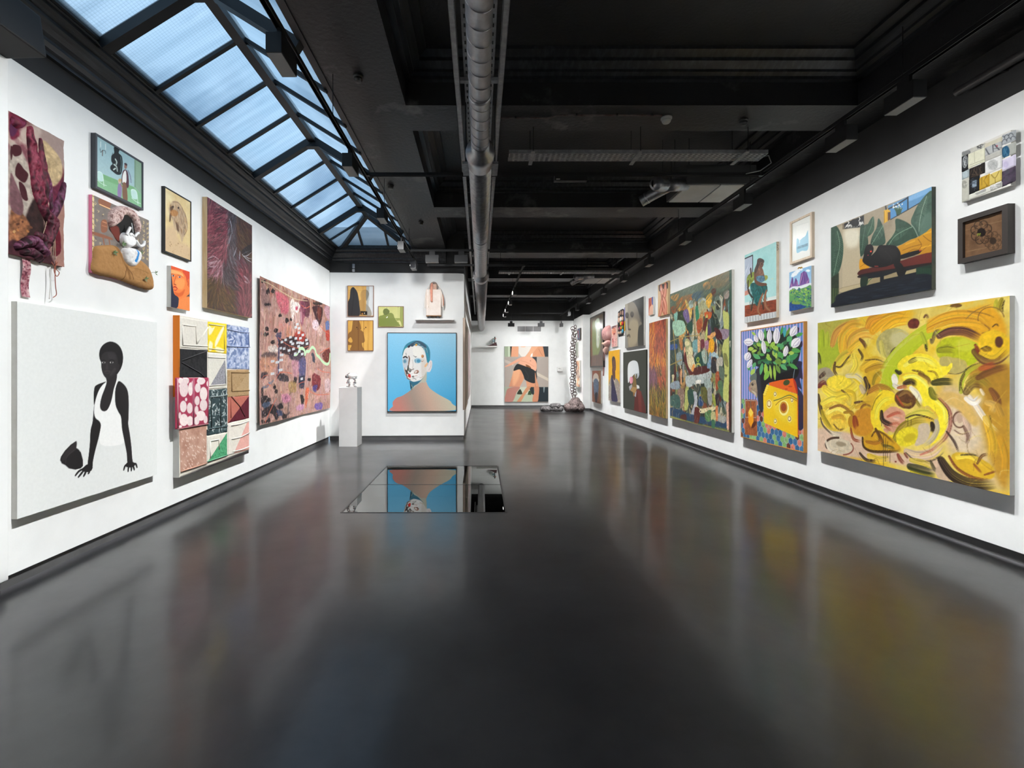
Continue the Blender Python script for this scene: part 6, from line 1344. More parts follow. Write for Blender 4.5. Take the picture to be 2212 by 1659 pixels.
# ---- tulips, cheese and a mouse
q = Quad('R', 1600, 1736.8, 715.5, 944.7, 693.6, 977.5, .041)
o = hang(q, 'painting', 'bright painting of white tulips, a cheese wedge and a mouse on hexagon tiles')
c = Cv(q, 175, '4d7cb3', cK)
n = 23; per = q.W / n
for i in range(n): c.poly_m([(per * (i + .52), 0), (per * (i + 1), 0), (per * (i + 1), q.H), (per * (i + .52), q.H)], 'b3a3d6', False)
vb = c.M([(50, 948)])[0][1]; c.poly_m([(0, vb), (q.W, vb), (q.W, q.H), (0, q.H)], '9fb0b8', False)
hw = .083; hh = .088; rs = np.random.RandomState(6); row = 0; y = vb + .02
while y < q.H + .06:
    x = (row % 2) * hw / 2 - .02
    while x < q.W + .06:
        col = ['c06a58', '7aa863', '3a6a92', '63352a', '2f5f88', 'cf7a66', '86b070'][rs.randint(7)]
        c.poly_m([(x,y - hh * .54),(x + hw * .45,y - hh * .26),(x + hw * .45,y + hh * .26),(x,y + hh * .54),(x - hw * .45,y + hh * .26),(x - hw * .45,y - hh * .26)],col,False,tex=.2); x += hw
    y += hh * .84; row += 1
c.poly([(610,560),(690,540),(690,600),(700,700),(670,720),(690,830),(650,810),(715,930),(716,1210),(650,1240),(640,900),(560,760)],'241f38',soft=3,a=.93)
for P in ([(660,560),(690,555),(672,600)],[(650,610),(690,650),(700,725),(660,690)],[(130,370),(190,380),(150,430),(120,410)],[(690,320),(695,380),(640,400)],[(640,180),(665,190),(650,240)]): c.poly(P,'2a2440',soft=1)
c.poly([(208,640),(330,560),(640,590),(620,720),(480,745),(342,770),(292,880),(282,1058),(247,1052),(228,920),(212,760)],'16171b',soft=1); c.poly([(208,640),(245,650),(262,800),(282,1058),(247,1052),(226,900)],'2c2e36',soft=3); c.poly([(420,690),(640,620),(620,720),(420,750)],'0f0f12',soft=4); c.stroke([(600,720),(610,650),(625,590)],5,'7f97a2')
c.poly([(190, 330), (320, 220), (480, 240), (620, 260), (680, 380), (640, 560), (540, 640), (400, 660), (240, 600), (150, 560), (120, 430)], '1f2a26', soft=2)
c.poly([(150,700),(200,660),(215,690),(205,760),(150,740)],'5d6a62'); c.poly([(130,815),(150,760),(190,735),(212,760),(225,880),(215,935),(200,900),(165,875),(138,855)],'9a8870',soft=1,tex=.25); c.ell(172,782,12,15,'1c1512'); c.ell(176,778,3,4,'e8e0d8'); c.poly([(130,815),(148,808),(152,840),(138,852)],'b07a70',soft=2); c.poly([(160,850),(205,870),(210,925),(195,890)],'c2b49a',soft=3)
rs = np.random.RandomState(9); G = ['4f9b4a', '7fb543', '3c8a52', '9cc24a', '2f6b3f', '5aa86a', 'a8c654', '3a7a5c', '6b8f3a']
def lf(x, y, L_, w_, a_, col):
    g = R(a_); d = np.array([math.cos(g), math.sin(g)]); nn = np.array([-d[1], d[0]]); p = np.array([x, y], float)
    c.poly([p - d * L_ / 2,p - d * L_ * .1 + nn * w_ / 2,p + d * L_ * .25 + nn * w_ * .38,p + d * L_ / 2,p + d * L_ * .25 - nn * w_ * .38,p - d * L_ * .1 - nn * w_ / 2],col,True)
    c.stroke([p - d * L_ / 2, p + d * L_ / 2], 2, hx(col) * .7, False, a=.6)
for k in range(46): lf(180 + rs.rand() * 440, 330 + rs.rand() * 270, 50 + 50 * rs.rand(), 22 + 16 * rs.rand(), rs.rand() * 360, G[rs.randint(4, 9)])
for x,y,L_,w_,a_,k in ((155,410,60,42,-10,6),(240,365,60,40,20,3),(215,490,90,48,30,5),(325,355,70,40,50,1),(385,360,70,42,-50,3),(335,425,55,34,10,2),(475,475,90,50,-10,0),(560,300,80,55,-50,5),(665,255,80,40,-20,0),(630,425,100,50,10,0),(545,230,110,30,-65,8),(305,250,110,26,88,0),(480,215,90,26,-80,0),(600,490,120,60,-30,2),(265,620,130,36,100,5),(312,630,140,40,88,3),(362,650,150,26,84,6),(404,660,160,28,86,3),(320,690,110,50,115,1),(440,620,100,40,65,8),(500,600,90,44,40,5),(600,590,110,40,30,0),(175,650,80,40,-55,6),(345,510,70,36,30,3),(445,540,80,60,10,8),(505,540,50,36,-30,6),(270,470,60,30,5,0),(455,370,60,40,-10,5),(185,250,60,26,40,6),(130,610,60,30,70,0),(580,450,60,40,0,6),(550,520,90,34,75,0),(420,400,60,40,60,3),(230,330,50,24,70,8)): lf(x,y,L_,w_,a_,G[k])
for x,y,rx,ry,a_ in ((130,338,50,40,5),(120,488,36,46,25),(208,302,24,40,-22),(262,265,32,62,-10),(290,388,25,72,-8),(350,275,27,76,0),(425,268,37,84,2),(605,218,36,62,28),(628,340,44,62,38),(522,430,26,58,12),(142,565,24,52,25)):
    g = R(a_); d = np.array([-math.sin(g), math.cos(g)]); nn = np.array([math.cos(g), math.sin(g)]); p = np.array([x, y], float)
    if rx > ry: d, nn, rx, ry = nn, d, ry, rx
    c.poly([p - d * ry,p - d * ry * .5 + nn * rx * .8,p + d * ry * .2 + nn * rx,p + d * ry * .85 + nn * rx * .5,p + d * ry,p + d * ry * .85 - nn * rx * .5,p + d * ry * .2 - nn * rx,p - d * ry * .5 - nn * rx * .8],'ece8ea',soft=1)
    c.poly([p - d * ry * .7 + nn * rx * .5,p + nn * rx * .85,p + d * ry * .8 + nn * rx * .35,p + nn * rx * .35],'c9c4d4',soft=4); c.stroke([p - d * ry * .9,p + d * ry * .2 - nn * rx * .15,p + d * ry * .95],3,'5d5266',a=.8); c.stroke([p - d * ry * .8,p + nn * rx * .6,p + d * ry * .8],2.5,'8a7a8c',a=.7)
c.poly([(498, 190), (520, 185), (528, 230), (510, 285), (495, 250)], '3fa0a8')
c.poly([(345,765),(470,735),(600,716),(630,770),(646,880),(350,795)],'df5f1c',False,soft=1); c.poly([(600,716),(630,760),(648,860),(640,880),(610,780)],'b5301c',soft=2); c.ell(530,762,36,28,'3c4a26',rot=-30); c.ell(570,803,22,8,'b5431a'); c.ell(528,830,16,6,'b5431a')
c.poly([(284,888),(300,878),(318,830),(335,815),(345,790),(500,840),(645,882),(650,1340),(470,1262),(292,1186)],'edc81c',False,c2='e6b40e',ang=0); c.poly([(400,900),(600,950),(600,1200),(420,1100)],'f3d848',soft=40,a=.6)
for k in range(5): c.ell(330 - k * 8, 800 + k * 22, 14, 16, 'f2d84a'); c.arc(330 - k * 8, 800 + k * 22, 14, 16, 40, 180, 3, 'b58a12')
for x, y, rx, ry in ((410, 885, 18, 28), (348, 990, 30, 48), (588, 945, 17, 28), (412, 1170, 18, 30), (562, 1145, 22, 34), (502, 1030, 52, 80)):
    c.ell(x,y,rx,ry,'f4e694'); c.ell(x - rx * .05,y - ry * .08,rx * .78,ry * .78,'c98f1c' if rx > 25 else '7a4a1a'); c.ell(x - 2,y - ry * .1,rx * .55,ry * .55,'9a4a1e' if rx > 40 else 'f0e4b0')
c.stroke([(395,955),(470,930),(560,895),(640,935)],9,'5d6a3a'); c.stroke([(415,1000),(470,950),(560,920),(640,955)],5,'7a3a1e'); c.stroke([(650,900),(652,1330)],8,'c24a14',False)
c.poly([(92, 945), (216, 945), (222, 1330), (92, 1312)], '97552f', False, tex=.25)
for k in range(6): c.stroke([(100 + k * 20, 960), (102 + k * 20, 1310)], 4, '7d4224', a=.6)
c.stroke([(97,955),(210,955),(210,1135),(97,1130),(97,955)],5,'a8a49c',False); c.stroke([(153,955),(153,1040)],5,'6b6660'); c.poly([(128,1080),(150,1030),(180,1080),(182,1180),(158,1240),(128,1180)],'e89a1c',False); c.poly([(128,1080),(150,1030),(180,1080),(155,1130)],'f0d050',False); c.poly([(182,1180),(215,1180),(190,1235),(158,1242)],'5a2c1a',soft=3)
c.mesh('canvas',M_OIL,o,-q.t + .002); frame(o,q,.012,mat('oak_strip','c48a3e',.5,col2='b5782f',nscale=6,stretch=(5,5,.7))); MB().box((-q.W / 2 + .006,-q.t + .004,.006),(q.W / 2 - .006,-.002,q.H - .006)).build('backing_board',M_RAW,o)

# ---- small canvases above the tulips
q = Quad('R', 1608.7, 1676.9, 551.9, 697.5, 521.8, 686, .039)
o = hang(q, 'painting', 'painting of a seated woman in a green skirt against a pale turquoise wall')
c = Cv(q, 230, '9fd0cc', cJ); c.vgrad('8cc6c4', 'b9e0dc'); c.fillnoise(['8fc8c6', 'b5deda', 'a5d4d0'], 6, 5, a=.5)
c.poly([(107,1280),(497,1195),(497,1245),(107,1320)],'dce4de',False); c.poly([(107,1315),(497,1240),(497,1400),(107,1455)],'8a4229',False,tex=.3); c.hatch(120,.1,.012,lambda u,v,r: hx(['6b2f1e','a5553a','7a3a24'][r.randint(3)]),lambda u,v,r: .1,3,.6,(0,.78,1,.93)); c.poly([(107,1455),(497,1390),(497,1465),(107,1530)],'c9ccca',False); 
for k in range(34): x = 110 + k * 11.5; c.stroke([(x, 1462 - k * 1.9), (x + 3, 1520 - k * 1.9)], 4, ['8a8f92', 'eef0ee', '5d6468'][k % 3], a=.8)
c.poly([(107,735),(205,692),(205,900),(107,1190)],'a9b4c4',False); c.stroke([(107,738),(205,695),(205,905)],9,'222426',False); c.hatch(60,.12,.008,lambda u,v,r: hx(['7d8aa0','dfe4ea','5d6a80'][r.randint(3)]),lambda u,v,r: 2.2,4,.7,(0,.2,.22,.55)); c.poly([(107,1140),(170,1110),(170,1170),(107,1195)],'c98a78',False)
c.poly([(130,1010),(150,940),(220,900),(240,960),(180,1060),(150,1090)],'7f8f3a',soft=2,tex=.3); c.poly([(345,950),(385,945),(388,985),(350,1010)],'9aa04a',soft=2)
for P in ([(150,1010),(150,1120),(190,1200),(230,1220)],[(215,1220),(188,1375)],[(330,1290),(338,1360)],[(180,860),(190,960)]): c.stroke(P,17,'3d2a20',taper=.2)
c.poly([(175,1060),(260,1030),(370,1060),(388,1120),(380,1150),(330,1190),(290,1260),(255,1320),(215,1220)],'1f5f5c',soft=1,tex=.4); c.hatch(220,.05,.01,lambda u,v,r: hx(['17433f','2f8078','3d6f72','12302f'][r.randint(4)]) if .18 < u < .75 and .5 < v < .8 else None,lambda u,v,r: 1.2,7,.6,(.18,.52,.72,.78))
c.poly([(225,880),(265,850),(320,850),(345,920),(345,970),(260,1010),(230,1000)],'7d5a48',soft=1,tex=.3); c.poly([(250,960),(340,950),(350,1010),(260,1040)],'54788a',soft=2,tex=.3); c.stroke([(232,920),(240,1010),(290,1050),(360,1055)],30,'6b4836',taper=.3); c.ell(362,1055,20,16,'6b4836')
c.ell(300,795,40,62,'6e4c3c',tex=.3); c.poly([(255,800),(265,745),(300,730),(345,755),(340,790),(300,780),(280,840),(240,920),(225,880)],'4a3a34',soft=2,tex=.3); c.ell(318,800,7,10,'2a1c16')
for P in ([(330,1170),(300,1250),(270,1370),(300,1430)],[(375,1130),(355,1220),(370,1330),(420,1380)]): c.stroke(P,30,'8a5a40',taper=.45); c.stroke(P,8,'b5805c',taper=.5,a=.7)
c.ell(448, 985, 10, 5, 'd9d4a0'); c.mesh('canvas', M_OIL, o, -q.t); ST = stretcher(o, q, mat('bare_canvas_edge', 'd9cdb8', .8, col2='cbbba2', nscale=7))
# lettering in black on the right edge of the stretcher, read downwards
def glyphs(text, cell, x, z, y0, parent):
    segs = {'L': [((0,1),(0,0)),((0,0),(.6,0))],'u': [((0,.6),(0,.1)),((0,.1),(.5,0)),((.5,.6),(.5,0))],'k': [((0,1),(0,0)),((0,.35),(.5,.65)),((.1,.4),(.5,0))],'e': [((0,.35),(.5,.35)),((.5,.35),(.4,.6)),((.4,.6),(.05,.5)),((.05,.5),(.05,.1)),((.05,.1),(.5,0))],'t': [((.25,.9),(.25,0)),((0,.6),(.5,.6))],'h': [((0,1),(0,0)),((0,.5),(.45,.5)),((.45,.5),(.45,0))]}
    m_ = MB()
    for i, ch in enumerate(text):
        for (a0, b0), (a1, b1) in segs[ch]:
            # text runs downwards: glyph right = -z, glyph up = +y (towards the wall front)
            P0, P1 = [(x + .0006, y0 + b_ * cell * 1.1, z - (i * .75 + a_) * cell) for a_, b_ in ((a0, b0), (a1, b1))]
            m_.bar(P0, P1, .0035 if True else 0, .0012, (1, 0, 0))
    m_.build('lettering', mat('black_marker_ink', '14181a', .6), parent)
glyphs('Luketh', .026, q.W / 2, q.H - .01, -q.t + .004, ST)

q = Quad('R', 1706, 1753.5, 480.7, 570.7, 457, 556.7, .036)
o = hang(q, 'framed_print', 'pale-framed paper work with a torn light blue shape', 'print')
c = Cv(q,220,'e9ebe4',cJ); c.poly([(738,330),(890,280),(890,645),(735,680)],'eeefe8',False,soft=1); c.stroke([(738,330),(890,282),(890,645)],2,'c9ccc6',False)
c.poly([(735,520),(745,485),(765,500),(775,510),(810,480),(845,455),(865,410),(878,400),(877,620),(800,640),(738,660)],'86bcd0',soft=1); c.poly([(740,590),(876,545),(876,580),(740,620)],'54869c',False,tex=.3); c.poly([(770,505),(778,505),(776,545),(772,545)],'dfe8e6')
c.mesh('paper',M_PRINT,o,-q.t + .012); frame(o,q,.028,mat('limed_ash_frame','dccbb5',.6,col2='cdb99f',nscale=6,stretch=(5,5,.6))); MB().box((-q.W / 2 + .01,-q.t + .014,.01),(q.W / 2 - .01,-.002,q.H - .01)).build('backing_board',M_RAW,o)

q = Quad('R', 1705, 1752.6, 588.7, 672, 573.7, 664, .034)
o = hang(q, 'painting', 'small canvas of purple mountain peaks above green hills')
c = Cv(q, 300, '9cc4e0', cJ); c.vgrad('86b6da', 'cfe2ee')
for x, y, r in ((720, 930, 34), (760, 890, 30), (890, 885, 26), (700, 950, 22), (800, 870, 24), (740, 910, 30)): c.ell(x, y, r, r * .6, 'eef3f6', soft=8)
c.poly([(660,1100),(690,965),(705,985),(712,1050),(735,975),(760,1010),(768,1060),(780,1060),(800,920),(840,888),(870,905),(890,960),(905,1000),(905,1060),(780,1110),(680,1120)],'7d5a9a',False); 
for P in ([(700,970),(690,1060)],[(840,890),(820,980),(800,1050)],[(870,910),(880,1010)],[(740,980),(745,1050)],[(850,930),(850,1040)]): c.stroke(P,9,'4d2f78',taper=.5)
for P in ([(825,920),(800,1010),(785,1060)],[(895,1000),(870,1050)],[(680,1040),(690,1090)],[(750,1020),(760,1070)]): c.stroke(P,12,'b07aa8',taper=.5)
c.poly([(657, 1110), (700, 1080), (780, 1075), (860, 1050), (930, 1040), (930, 1100), (800, 1130), (657, 1160)], 'e3e8ea', soft=5)
c.poly([(657, 1140), (760, 1120), (860, 1090), (930, 1080), (930, 1338), (657, 1385)], '5f9a5a', soft=4); rs = np.random.RandomState(2)
for k in range(130):
    x,y = 657 + rs.rand() * 275,1110 + rs.rand() * 230; c.stroke([(x,y),(x + 22 * rs.rand(),y - 18 * rs.rand()),(x + 45 * rs.rand(),y + 10 * rs.rand())],10,['2f5f7a','8fb84a','b9d05c','3a7a5a','24508a','6aa86a','1f3f6a'][rs.randint(7)],taper=.6,a=.85)
c.poly([(657,1300),(700,1260),(760,1290),(820,1310),(860,1340),(657,1385)],'234a86',soft=3,tex=.3); c.poly([(690,1290),(710,1248),(740,1270),(770,1260),(790,1300)],'7a9a4a',soft=3)
c.mesh('canvas', M_OIL, o, -q.t); stretcher(o, q)
MB().tube([tuple(p) for p in spline(np.array([tuple(v) for v in LP(q,cJ,[(770,860),(785,845),(800,855),(810,842),(820,850)],.004)]),False,5)],.007,8).build('gold_clip',mat('gold_metal',(.8,.5,.1),.3,.8),o,smooth=True)

# ---- far right pair
q = Quad('R', 2078, 2183, 329, 435, 280.5, 403, .04)
o = hang(q, 'patchwork_painting', 'pale patchwork panel of small stitched drawings, upper right corner', 'painting')
stretcher(o, q); rs = np.random.RandomState(5)
def pt(P, col, paint=None): pillow(o, q, cN, P, col, .004, 'patch', M_CLOTH, dens=260, edge=.01, paint=paint, smooth=False)
sq = lambda x0, y0, x1, y1, sl=-.42: [(x0, y0 - sl * 0), (x1, y0 + sl * (x1 - x0)), (x1, y1 + sl * (x1 - x0)), (x0, y1)]
scr = lambda col,n_,bx_,w_=3: (lambda cv: [cv.stroke([(bx_[0] + rs.rand() * (bx_[2] - bx_[0]),bx_[1] + rs.rand() * (bx_[3] - bx_[1])),(bx_[0] + rs.rand() * (bx_[2] - bx_[0]),bx_[1] + rs.rand() * (bx_[3] - bx_[1]))],w_,col,a=.8) for _ in range(n_)])
pt(sq(186, 338, 275, 382), 'b9bab5', lambda cv: [cv.stroke([(190 + k * 12, 340 - k * 4), (205 + k * 12, 372 - k * 4)], 4, '33353a', False) for k in range(7)])
pt(sq(275, 302, 425, 350), 'c3c2b8', scr('2a2c30', 10, (345, 245, 420, 300), 5)); pt(sq(425, 250, 610, 300), 'cdc8b4')
pt(sq(186,382,250,540),'1e2022',lambda cv: (cv.ell(222,435,28,65,'8a8f90',rot=5),cv.ell(222,435,20,52,'4a4e50',rot=5),[cv.stroke([(205 + 30 * rs.rand(),390 + 90 * rs.rand()),(205 + 30 * rs.rand(),390 + 90 * rs.rand())],3,'c9cccc') for _ in range(14)]))
pt(sq(250, 358, 425, 505), 'd9d8c0', lambda cv: (cv.stroke([(320, 320), (325, 440)], 4, 'a8a58c'), cv.stroke([(270, 470), (420, 415)], 4, '8a8870')))
pt(sq(428,285,602,380),'b3b5b4',lambda cv: (cv.stroke([(440,300),(490,385)],9,'55585c'),cv.stroke([(515,235),(520,330)],8,'3a3d42'),cv.stroke([(515,235),(590,320)],8,'3a3d42'),cv.stroke([(520,300),(600,290)],5,'55585c'),cv.ell(560,270,9,10,'b05060'))); pt(sq(428,380,605,440),'b5b4ac')
pt(sq(610, 160, 748, 262), 'a9adb0', lambda cv: [cv.arc(620 + k * 22, 190 - k * 8 + 40 * (k % 2), 22, 22, 180, 360, 6, '4a4e54') for k in range(6)])
pt(sq(608,290,748,405),'a7a9a2',lambda cv: (cv.ell(650,335,42,68,'20506e',rot=5,soft=3),[cv.stroke([(625 + 50 * rs.rand(),280 + 110 * rs.rand()),(625 + 50 * rs.rand(),280 + 110 * rs.rand())],4,'4a7a98') for _ in range(12)]))
pt(sq(428, 440, 605, 575), 'd9d9d6', lambda cv: (cv.ell(515, 468, 55, 58, 'b5b6b4', rot=10, soft=3), scr('8f918f', 14, (470, 420, 565, 520))(cv)))
pt(sq(610,425,748,540),'c9c3d6',lambda cv: cv.ell(655,470,28,34,'b8b0cc',soft=8)); pt(sq(262,512,425,618),'1f1a19',scr('5a4a3a',14,(270,470,420,600),5)); pt(sq(262,620,368,775),'17181b',lambda cv: (cv.poly([(298,640),(345,625),(345,690),(298,705)],'8a9aa8',False),scr('4a5560',9,(270,600,360,740),6)(cv)))
pt(sq(188,545,258,620),'9aa5a6',lambda cv: cv.ell(225,565,28,40,'aebcc0',soft=3)); pt(sq(188,625,260,855),'b9b8ac',lambda cv: [cv.arc(215,670,10 + 6 * k,16 + 7 * k,0,330,3,'7a7a72') for k in range(4)])
pt(sq(368,610,475,735),'b5902c',lambda cv: (cv.stroke([(400,600),(400,680)],8,'5a4416'),cv.stroke([(420,640),(455,580)],7,'6b5018'),cv.stroke([(425,640),(455,690)],7,'6b5018'),cv.ell(420,650,40,50,'c9a53a',soft=10,a=.5)))
pt(sq(475,575,605,690),'cdb866',lambda cv: (cv.stroke([(490,560),(540,610),(590,520)],7,'8a7430'),cv.stroke([(540,610),(542,660)],7,'8a7430'))); pt(sq(608,548,745,708),'3d3444',lambda cv: cv.fillnoise(['33303a','4d4052','45454d'],30,4,contrast=2)); pt(sq(262,780,610,830,-.36),'d3d3c8',lambda cv: (cv.poly([(320,770),(440,715),(445,745),(350,780)],'9a9a94',False),cv.poly([(485,690),(605,655),(605,705),(490,745)],'9d9d98',False),scr('e8e8e4',8,(490,670,600,730),4)(cv)))

q = Quad('R', 2068.7, 2177, 474, 570, 439, 547, .056)
o = hang(q, 'framed_painting', 'thick dark frame around a brown painting of two outlined flowers', 'painting')
c = Cv(q, 250, '6d5038', cN); c.fillnoise(['664a33', '765940', '5f4530'], 9, 5, contrast=1.8)
for y in (0, 150): c.stroke([(195, 1160 + y * 1.5), (640, 1040 + y * 1.7)], 4, '937858', False)
for cx, cy, r, col, cc in ((365, 1180, 100, '2c2018', '1f1714'), (485, 1270, 80, '4a3626', '33271e')):
    for k in range(8):
        a_ = k * math.pi / 4 + .3; c.arc(cx + math.cos(a_) * r * .72,cy + math.sin(a_) * r * .8,r * .42,r * .46,math.degrees(a_) - 110,math.degrees(a_) + 110,7,col)
        c.stroke([(cx + math.cos(a_ + .39) * r * .4,cy + math.sin(a_ + .39) * r * .4),(cx + math.cos(a_ + .39) * r * .85,cy + math.sin(a_ + .39) * r * .9)],5,col)
    c.ell(cx, cy, r * .45, r * .46, cc)
for x in (328, 348): c.ell(x, 1203, 8, 14, '9aa83a', rot=15); c.ell(x + 1, 1206, 4, 8, '23201a', rot=15)
c.mesh('painted_panel',M_GLOSSP,o,-q.t + .02); frame(o,q,.04,mat('dark_brown_box_frame','352f2b',.5)); MB().box((-q.W / 2 + .02,-q.t + .022,.02),(q.W / 2 - .02,-.002,q.H - .02)).build('backing_board',M_MATTE,o)
# ---- big crowded figurative abstract
q = Quad('R', 1447.3, 1580.6, 636.6, 902, 581.2, 935.4, .044)
o = hang(q, 'painting', 'tallest crowded painting of tangled green and orange figures, middle of the right wall')
c = Cv(q, 125, '3f4a3c', cI); c.rag = .008
c.fillnoise(['3a4a3e', '4f5a44', '2f3a38', '5d5a40'], 2.0, 4, contrast=2)
pl_ = ['c9b98a', '2a3a30', '8a4a2a', '6f8f8a', 'd9a860', '1f2a2c', 'a3a860', '5a2a22', '9fb0b0', 'd8cfae']; rs = np.random.RandomState(21)
for k in range(330):
    x,y = rs.rand() * q.W,q.H * (.2 + .78 * rs.rand()); r_ = .05 + .1 * rs.rand(); g = np.sort(rs.rand(6)) * 6.28; rr = r_ * (.5 + rs.rand(6)); c.poly_m(np.stack([x + rr * np.cos(g) * .7,y + rr * np.sin(g) * 1.4],1),np.clip(hx(pl_[rs.randint(10)]) * (.65 + .3 * rs.rand()),0,1),k % 2 == 0,tex=.3)
def B(P, col, soft=2, **k): c.poly(P, col, soft=soft, tex=k.pop('tex', .22), **k)
B([(72,318),(625,88),(625,200),(520,300),(300,330),(80,430)],'5a6a58',12); B([(420,160),(620,100),(620,200),(480,260)],'7a6a4a',14); B([(130,380),(200,330),(300,320),(300,430),(220,480),(140,460)],'a86428',10); B([(270,320),(360,280),(370,350),(290,380)],'3d5a6b',6); B([(80,340),(150,310),(140,360),(110,380)],'c98a3c',4); B([(370,220),(420,200),(430,260),(380,270)],'b5854a',6)
B([(72,560),(130,640),(150,800),(100,1050),(72,1050)],'33433c',8); B([(72,770),(130,760),(135,800),(75,815)],'2f4f8a',3); B([(140,480),(230,470),(235,600),(150,600)],'2c3a24',8); B([(100,560),(180,550),(210,600),(200,660),(130,690),(98,640)],'9fc4a8',3); B([(110,470),(140,480),(130,560),(108,530)],'7fb0a0',3); B([(80,440),(120,420),(130,470),(100,490)],'8a4a2a',4); B([(148,440),(170,380),(175,400),(160,470)],'d6b058',2); B([(205,360),(250,420),(270,480),(245,560),(232,480)],'d9b45c',3); B([(190,470),(230,450),(250,560),(235,590),(195,520)],'6d5a86',4); B([(225,590),(265,560),(275,640),(250,670)],'20483a',4); B([(240,380),(280,370),(285,420),(250,440)],'a8b8b0',3)
B([(280,400),(300,380),(318,650),(298,680)],'b5a78c',2); B([(300,430),(330,420),(340,480),(320,560),(304,540)],'2f7a5a',3); B([(310,560),(360,530),(350,640),(320,660)],'a8502a',4); B([(325,360),(370,345),(415,380),(420,450),(370,440),(340,500),(325,440)],'9fa07a',3); c.stroke([(330,390),(370,355),(410,400),(420,455)],10,'b9c4c0')
B([(400,330),(445,300),(450,360),(420,440),(395,400)],'dba83c',4); B([(440,280),(480,260),(480,330),(455,330)],'5a2a1e',4); B([(475,340),(520,330),(540,420),(530,540),(490,560),(470,480),(480,420)],'6d7a6a',3); c.stroke([(485,520),(510,560),(530,510),(535,400),(520,330)],14,'b3b8a8'); B([(480,380),(515,370),(520,440),(490,450)],'232a1e',3)
for k in range(5): c.ell(486 + k * 8, 385 + 10 * k, 4, 8, 'd8d4b0'); 
B([(555,290),(600,280),(598,340),(560,350)],'9a8a80',4); B([(440,500),(480,490),(520,600),(470,660),(445,620)],'1f2f28',4); B([(380,480),(440,470),(440,520),(400,540)],'c25a26',3); B([(390,540),(410,520),(400,820),(380,820)],'b8c26a',2); B([(355,640),(385,540),(410,530),(400,600),(370,720),(350,700)],'5a231c',4); B([(340,700),(380,640),(385,800),(350,790)],'a89a78',4)
B([(545,480),(570,470),(605,560),(605,1260),(575,1275),(545,1230),(560,1000),(540,800),(560,700)],'b9bd6a',3,tex=.1); B([(550,850),(580,855),(595,960),(565,940)],'7a7a44',3); B([(560,1035),(585,1035),(575,1060)],'5a5a30',2); B([(515,630),(600,630),(600,690),(560,720),(530,700)],'8d7a88',3); B([(470,610),(520,640),(540,710),(500,720),(475,680)],'4a1a1c',4); B([(405,690),(470,650),(480,680),(440,715)],'d99a5a',3); B([(425,730),(460,715),(470,780),(455,840),(420,820)],'e0a020',3); B([(345,730),(375,720),(380,790),(350,800)],'6a2a34',3); B([(385,740),(415,730),(415,800),(390,810)],'a5788a',3); B([(410,590),(430,590),(440,660),(415,680)],'4d3a5d',3)
B([(160,720),(180,710),(185,810),(165,800)],'b0713a',3); B([(195,800),(215,790),(215,860),(200,900)],'d59a78',3); B([(205,730),(245,720),(265,800),(250,900),(220,880)],'a8a87a',4); c.ell(225,755,22,22,'d9cfa0',soft=4); B([(230,800),(270,790),(275,850),(240,870)],'d3c79a',4); B([(275,740),(340,720),(330,820),(285,830)],'6f9a9a',4); B([(320,690),(340,680),(342,830),(322,840)],'d9a878',3)
B([(210,830),(225,900),(250,990),(290,1020),(250,1035),(215,960),(195,890)],'5a1f1c',3); B([(220,870),(260,860),(300,920),(290,990),(240,970)],'cfc29a',4); B([(290,880),(340,830),(410,830),(410,940),(350,970),(300,940)],'1f463c',3); c.ell(322,900,14,22,'9ab03a'); c.ell(322,900,6,12,'1a2418'); c.arc(325,965,22,28,150,380,9,'a3a848'); B([(355,830),(400,820),(400,930),(370,920)],'9fb0a0',3); B([(285,980),(340,960),(400,960),(430,1000),(380,1040),(310,1050),(280,1020)],'4a1c1a',3); B([(420,860),(440,840),(440,960),(405,970)],'6f8fa8',3); B([(440,860),(470,830),(515,890),(490,910)],'9db3b8',3); B([(445,890),(490,890),(485,1010),(445,1010)],'2a2a2e',4); B([(490,900),(540,880),(540,960),(495,1010)],'b3ada0',3)
B([(215,1050),(300,1040),(390,1020),(440,1000),(440,1060),(400,1110),(300,1120),(230,1150)],'a8b0ac',4); B([(270,960),(290,940),(285,1000),(265,1000)],'d98a3a',3); B([(300,1090),(345,1080),(345,1110),(305,1115)],'e0dcd0',2); B([(380,1080),(440,1090),(440,1180),(390,1160)],'93a09a',4); B([(480,1030),(510,1010),(510,1120),(485,1180)],'9c4a2a',4); B([(510,960),(555,980),(555,1080),(520,1060)],'5a6a5a',4); B([(165,1000),(178,990),(178,1110),(165,1110)],'d59a6a',2); B([(110,960),(130,950),(120,1100),(105,1090)],'4a2420',3); B([(130,850),(175,840),(180,940),(140,940)],'8a9a98',4); B([(185,940),(200,930),(200,1050),(186,1050)],'8a8a86',3); B([(80,1110),(150,1090),(150,1160),(85,1160)],'8a97a0',5); B([(90,1040),(110,1040),(100,1100)],'d4c79a',2)
B([(140,1180),(190,1160),(200,1260),(170,1340),(145,1280)],'8a6f60',4); B([(210,1170),(240,1150),(235,1330),(200,1350),(205,1260)],'a9ac62',3); B([(230,1180),(280,1170),(280,1290),(240,1290)],'24463c',4); B([(280,1190),(310,1200),(315,1300),(270,1420),(260,1380),(290,1280)],'a9aaae',3); B([(330,1240),(370,1230),(370,1310),(330,1310)],'1f3f6a',4); B([(350,1150),(400,1160),(400,1290),(355,1240)],'5a5a2a',4); B([(410,1160),(445,1170),(445,1300),(415,1290)],'8f8f8c',4); B([(450,1200),(480,1260),(480,1340),(460,1290)],'8f9a3c',3); B([(480,1220),(510,1210),(510,1320),(485,1300)],'30242a',3); B([(500,1100),(540,1100),(545,1240),(515,1200)],'4a6a4a',4)
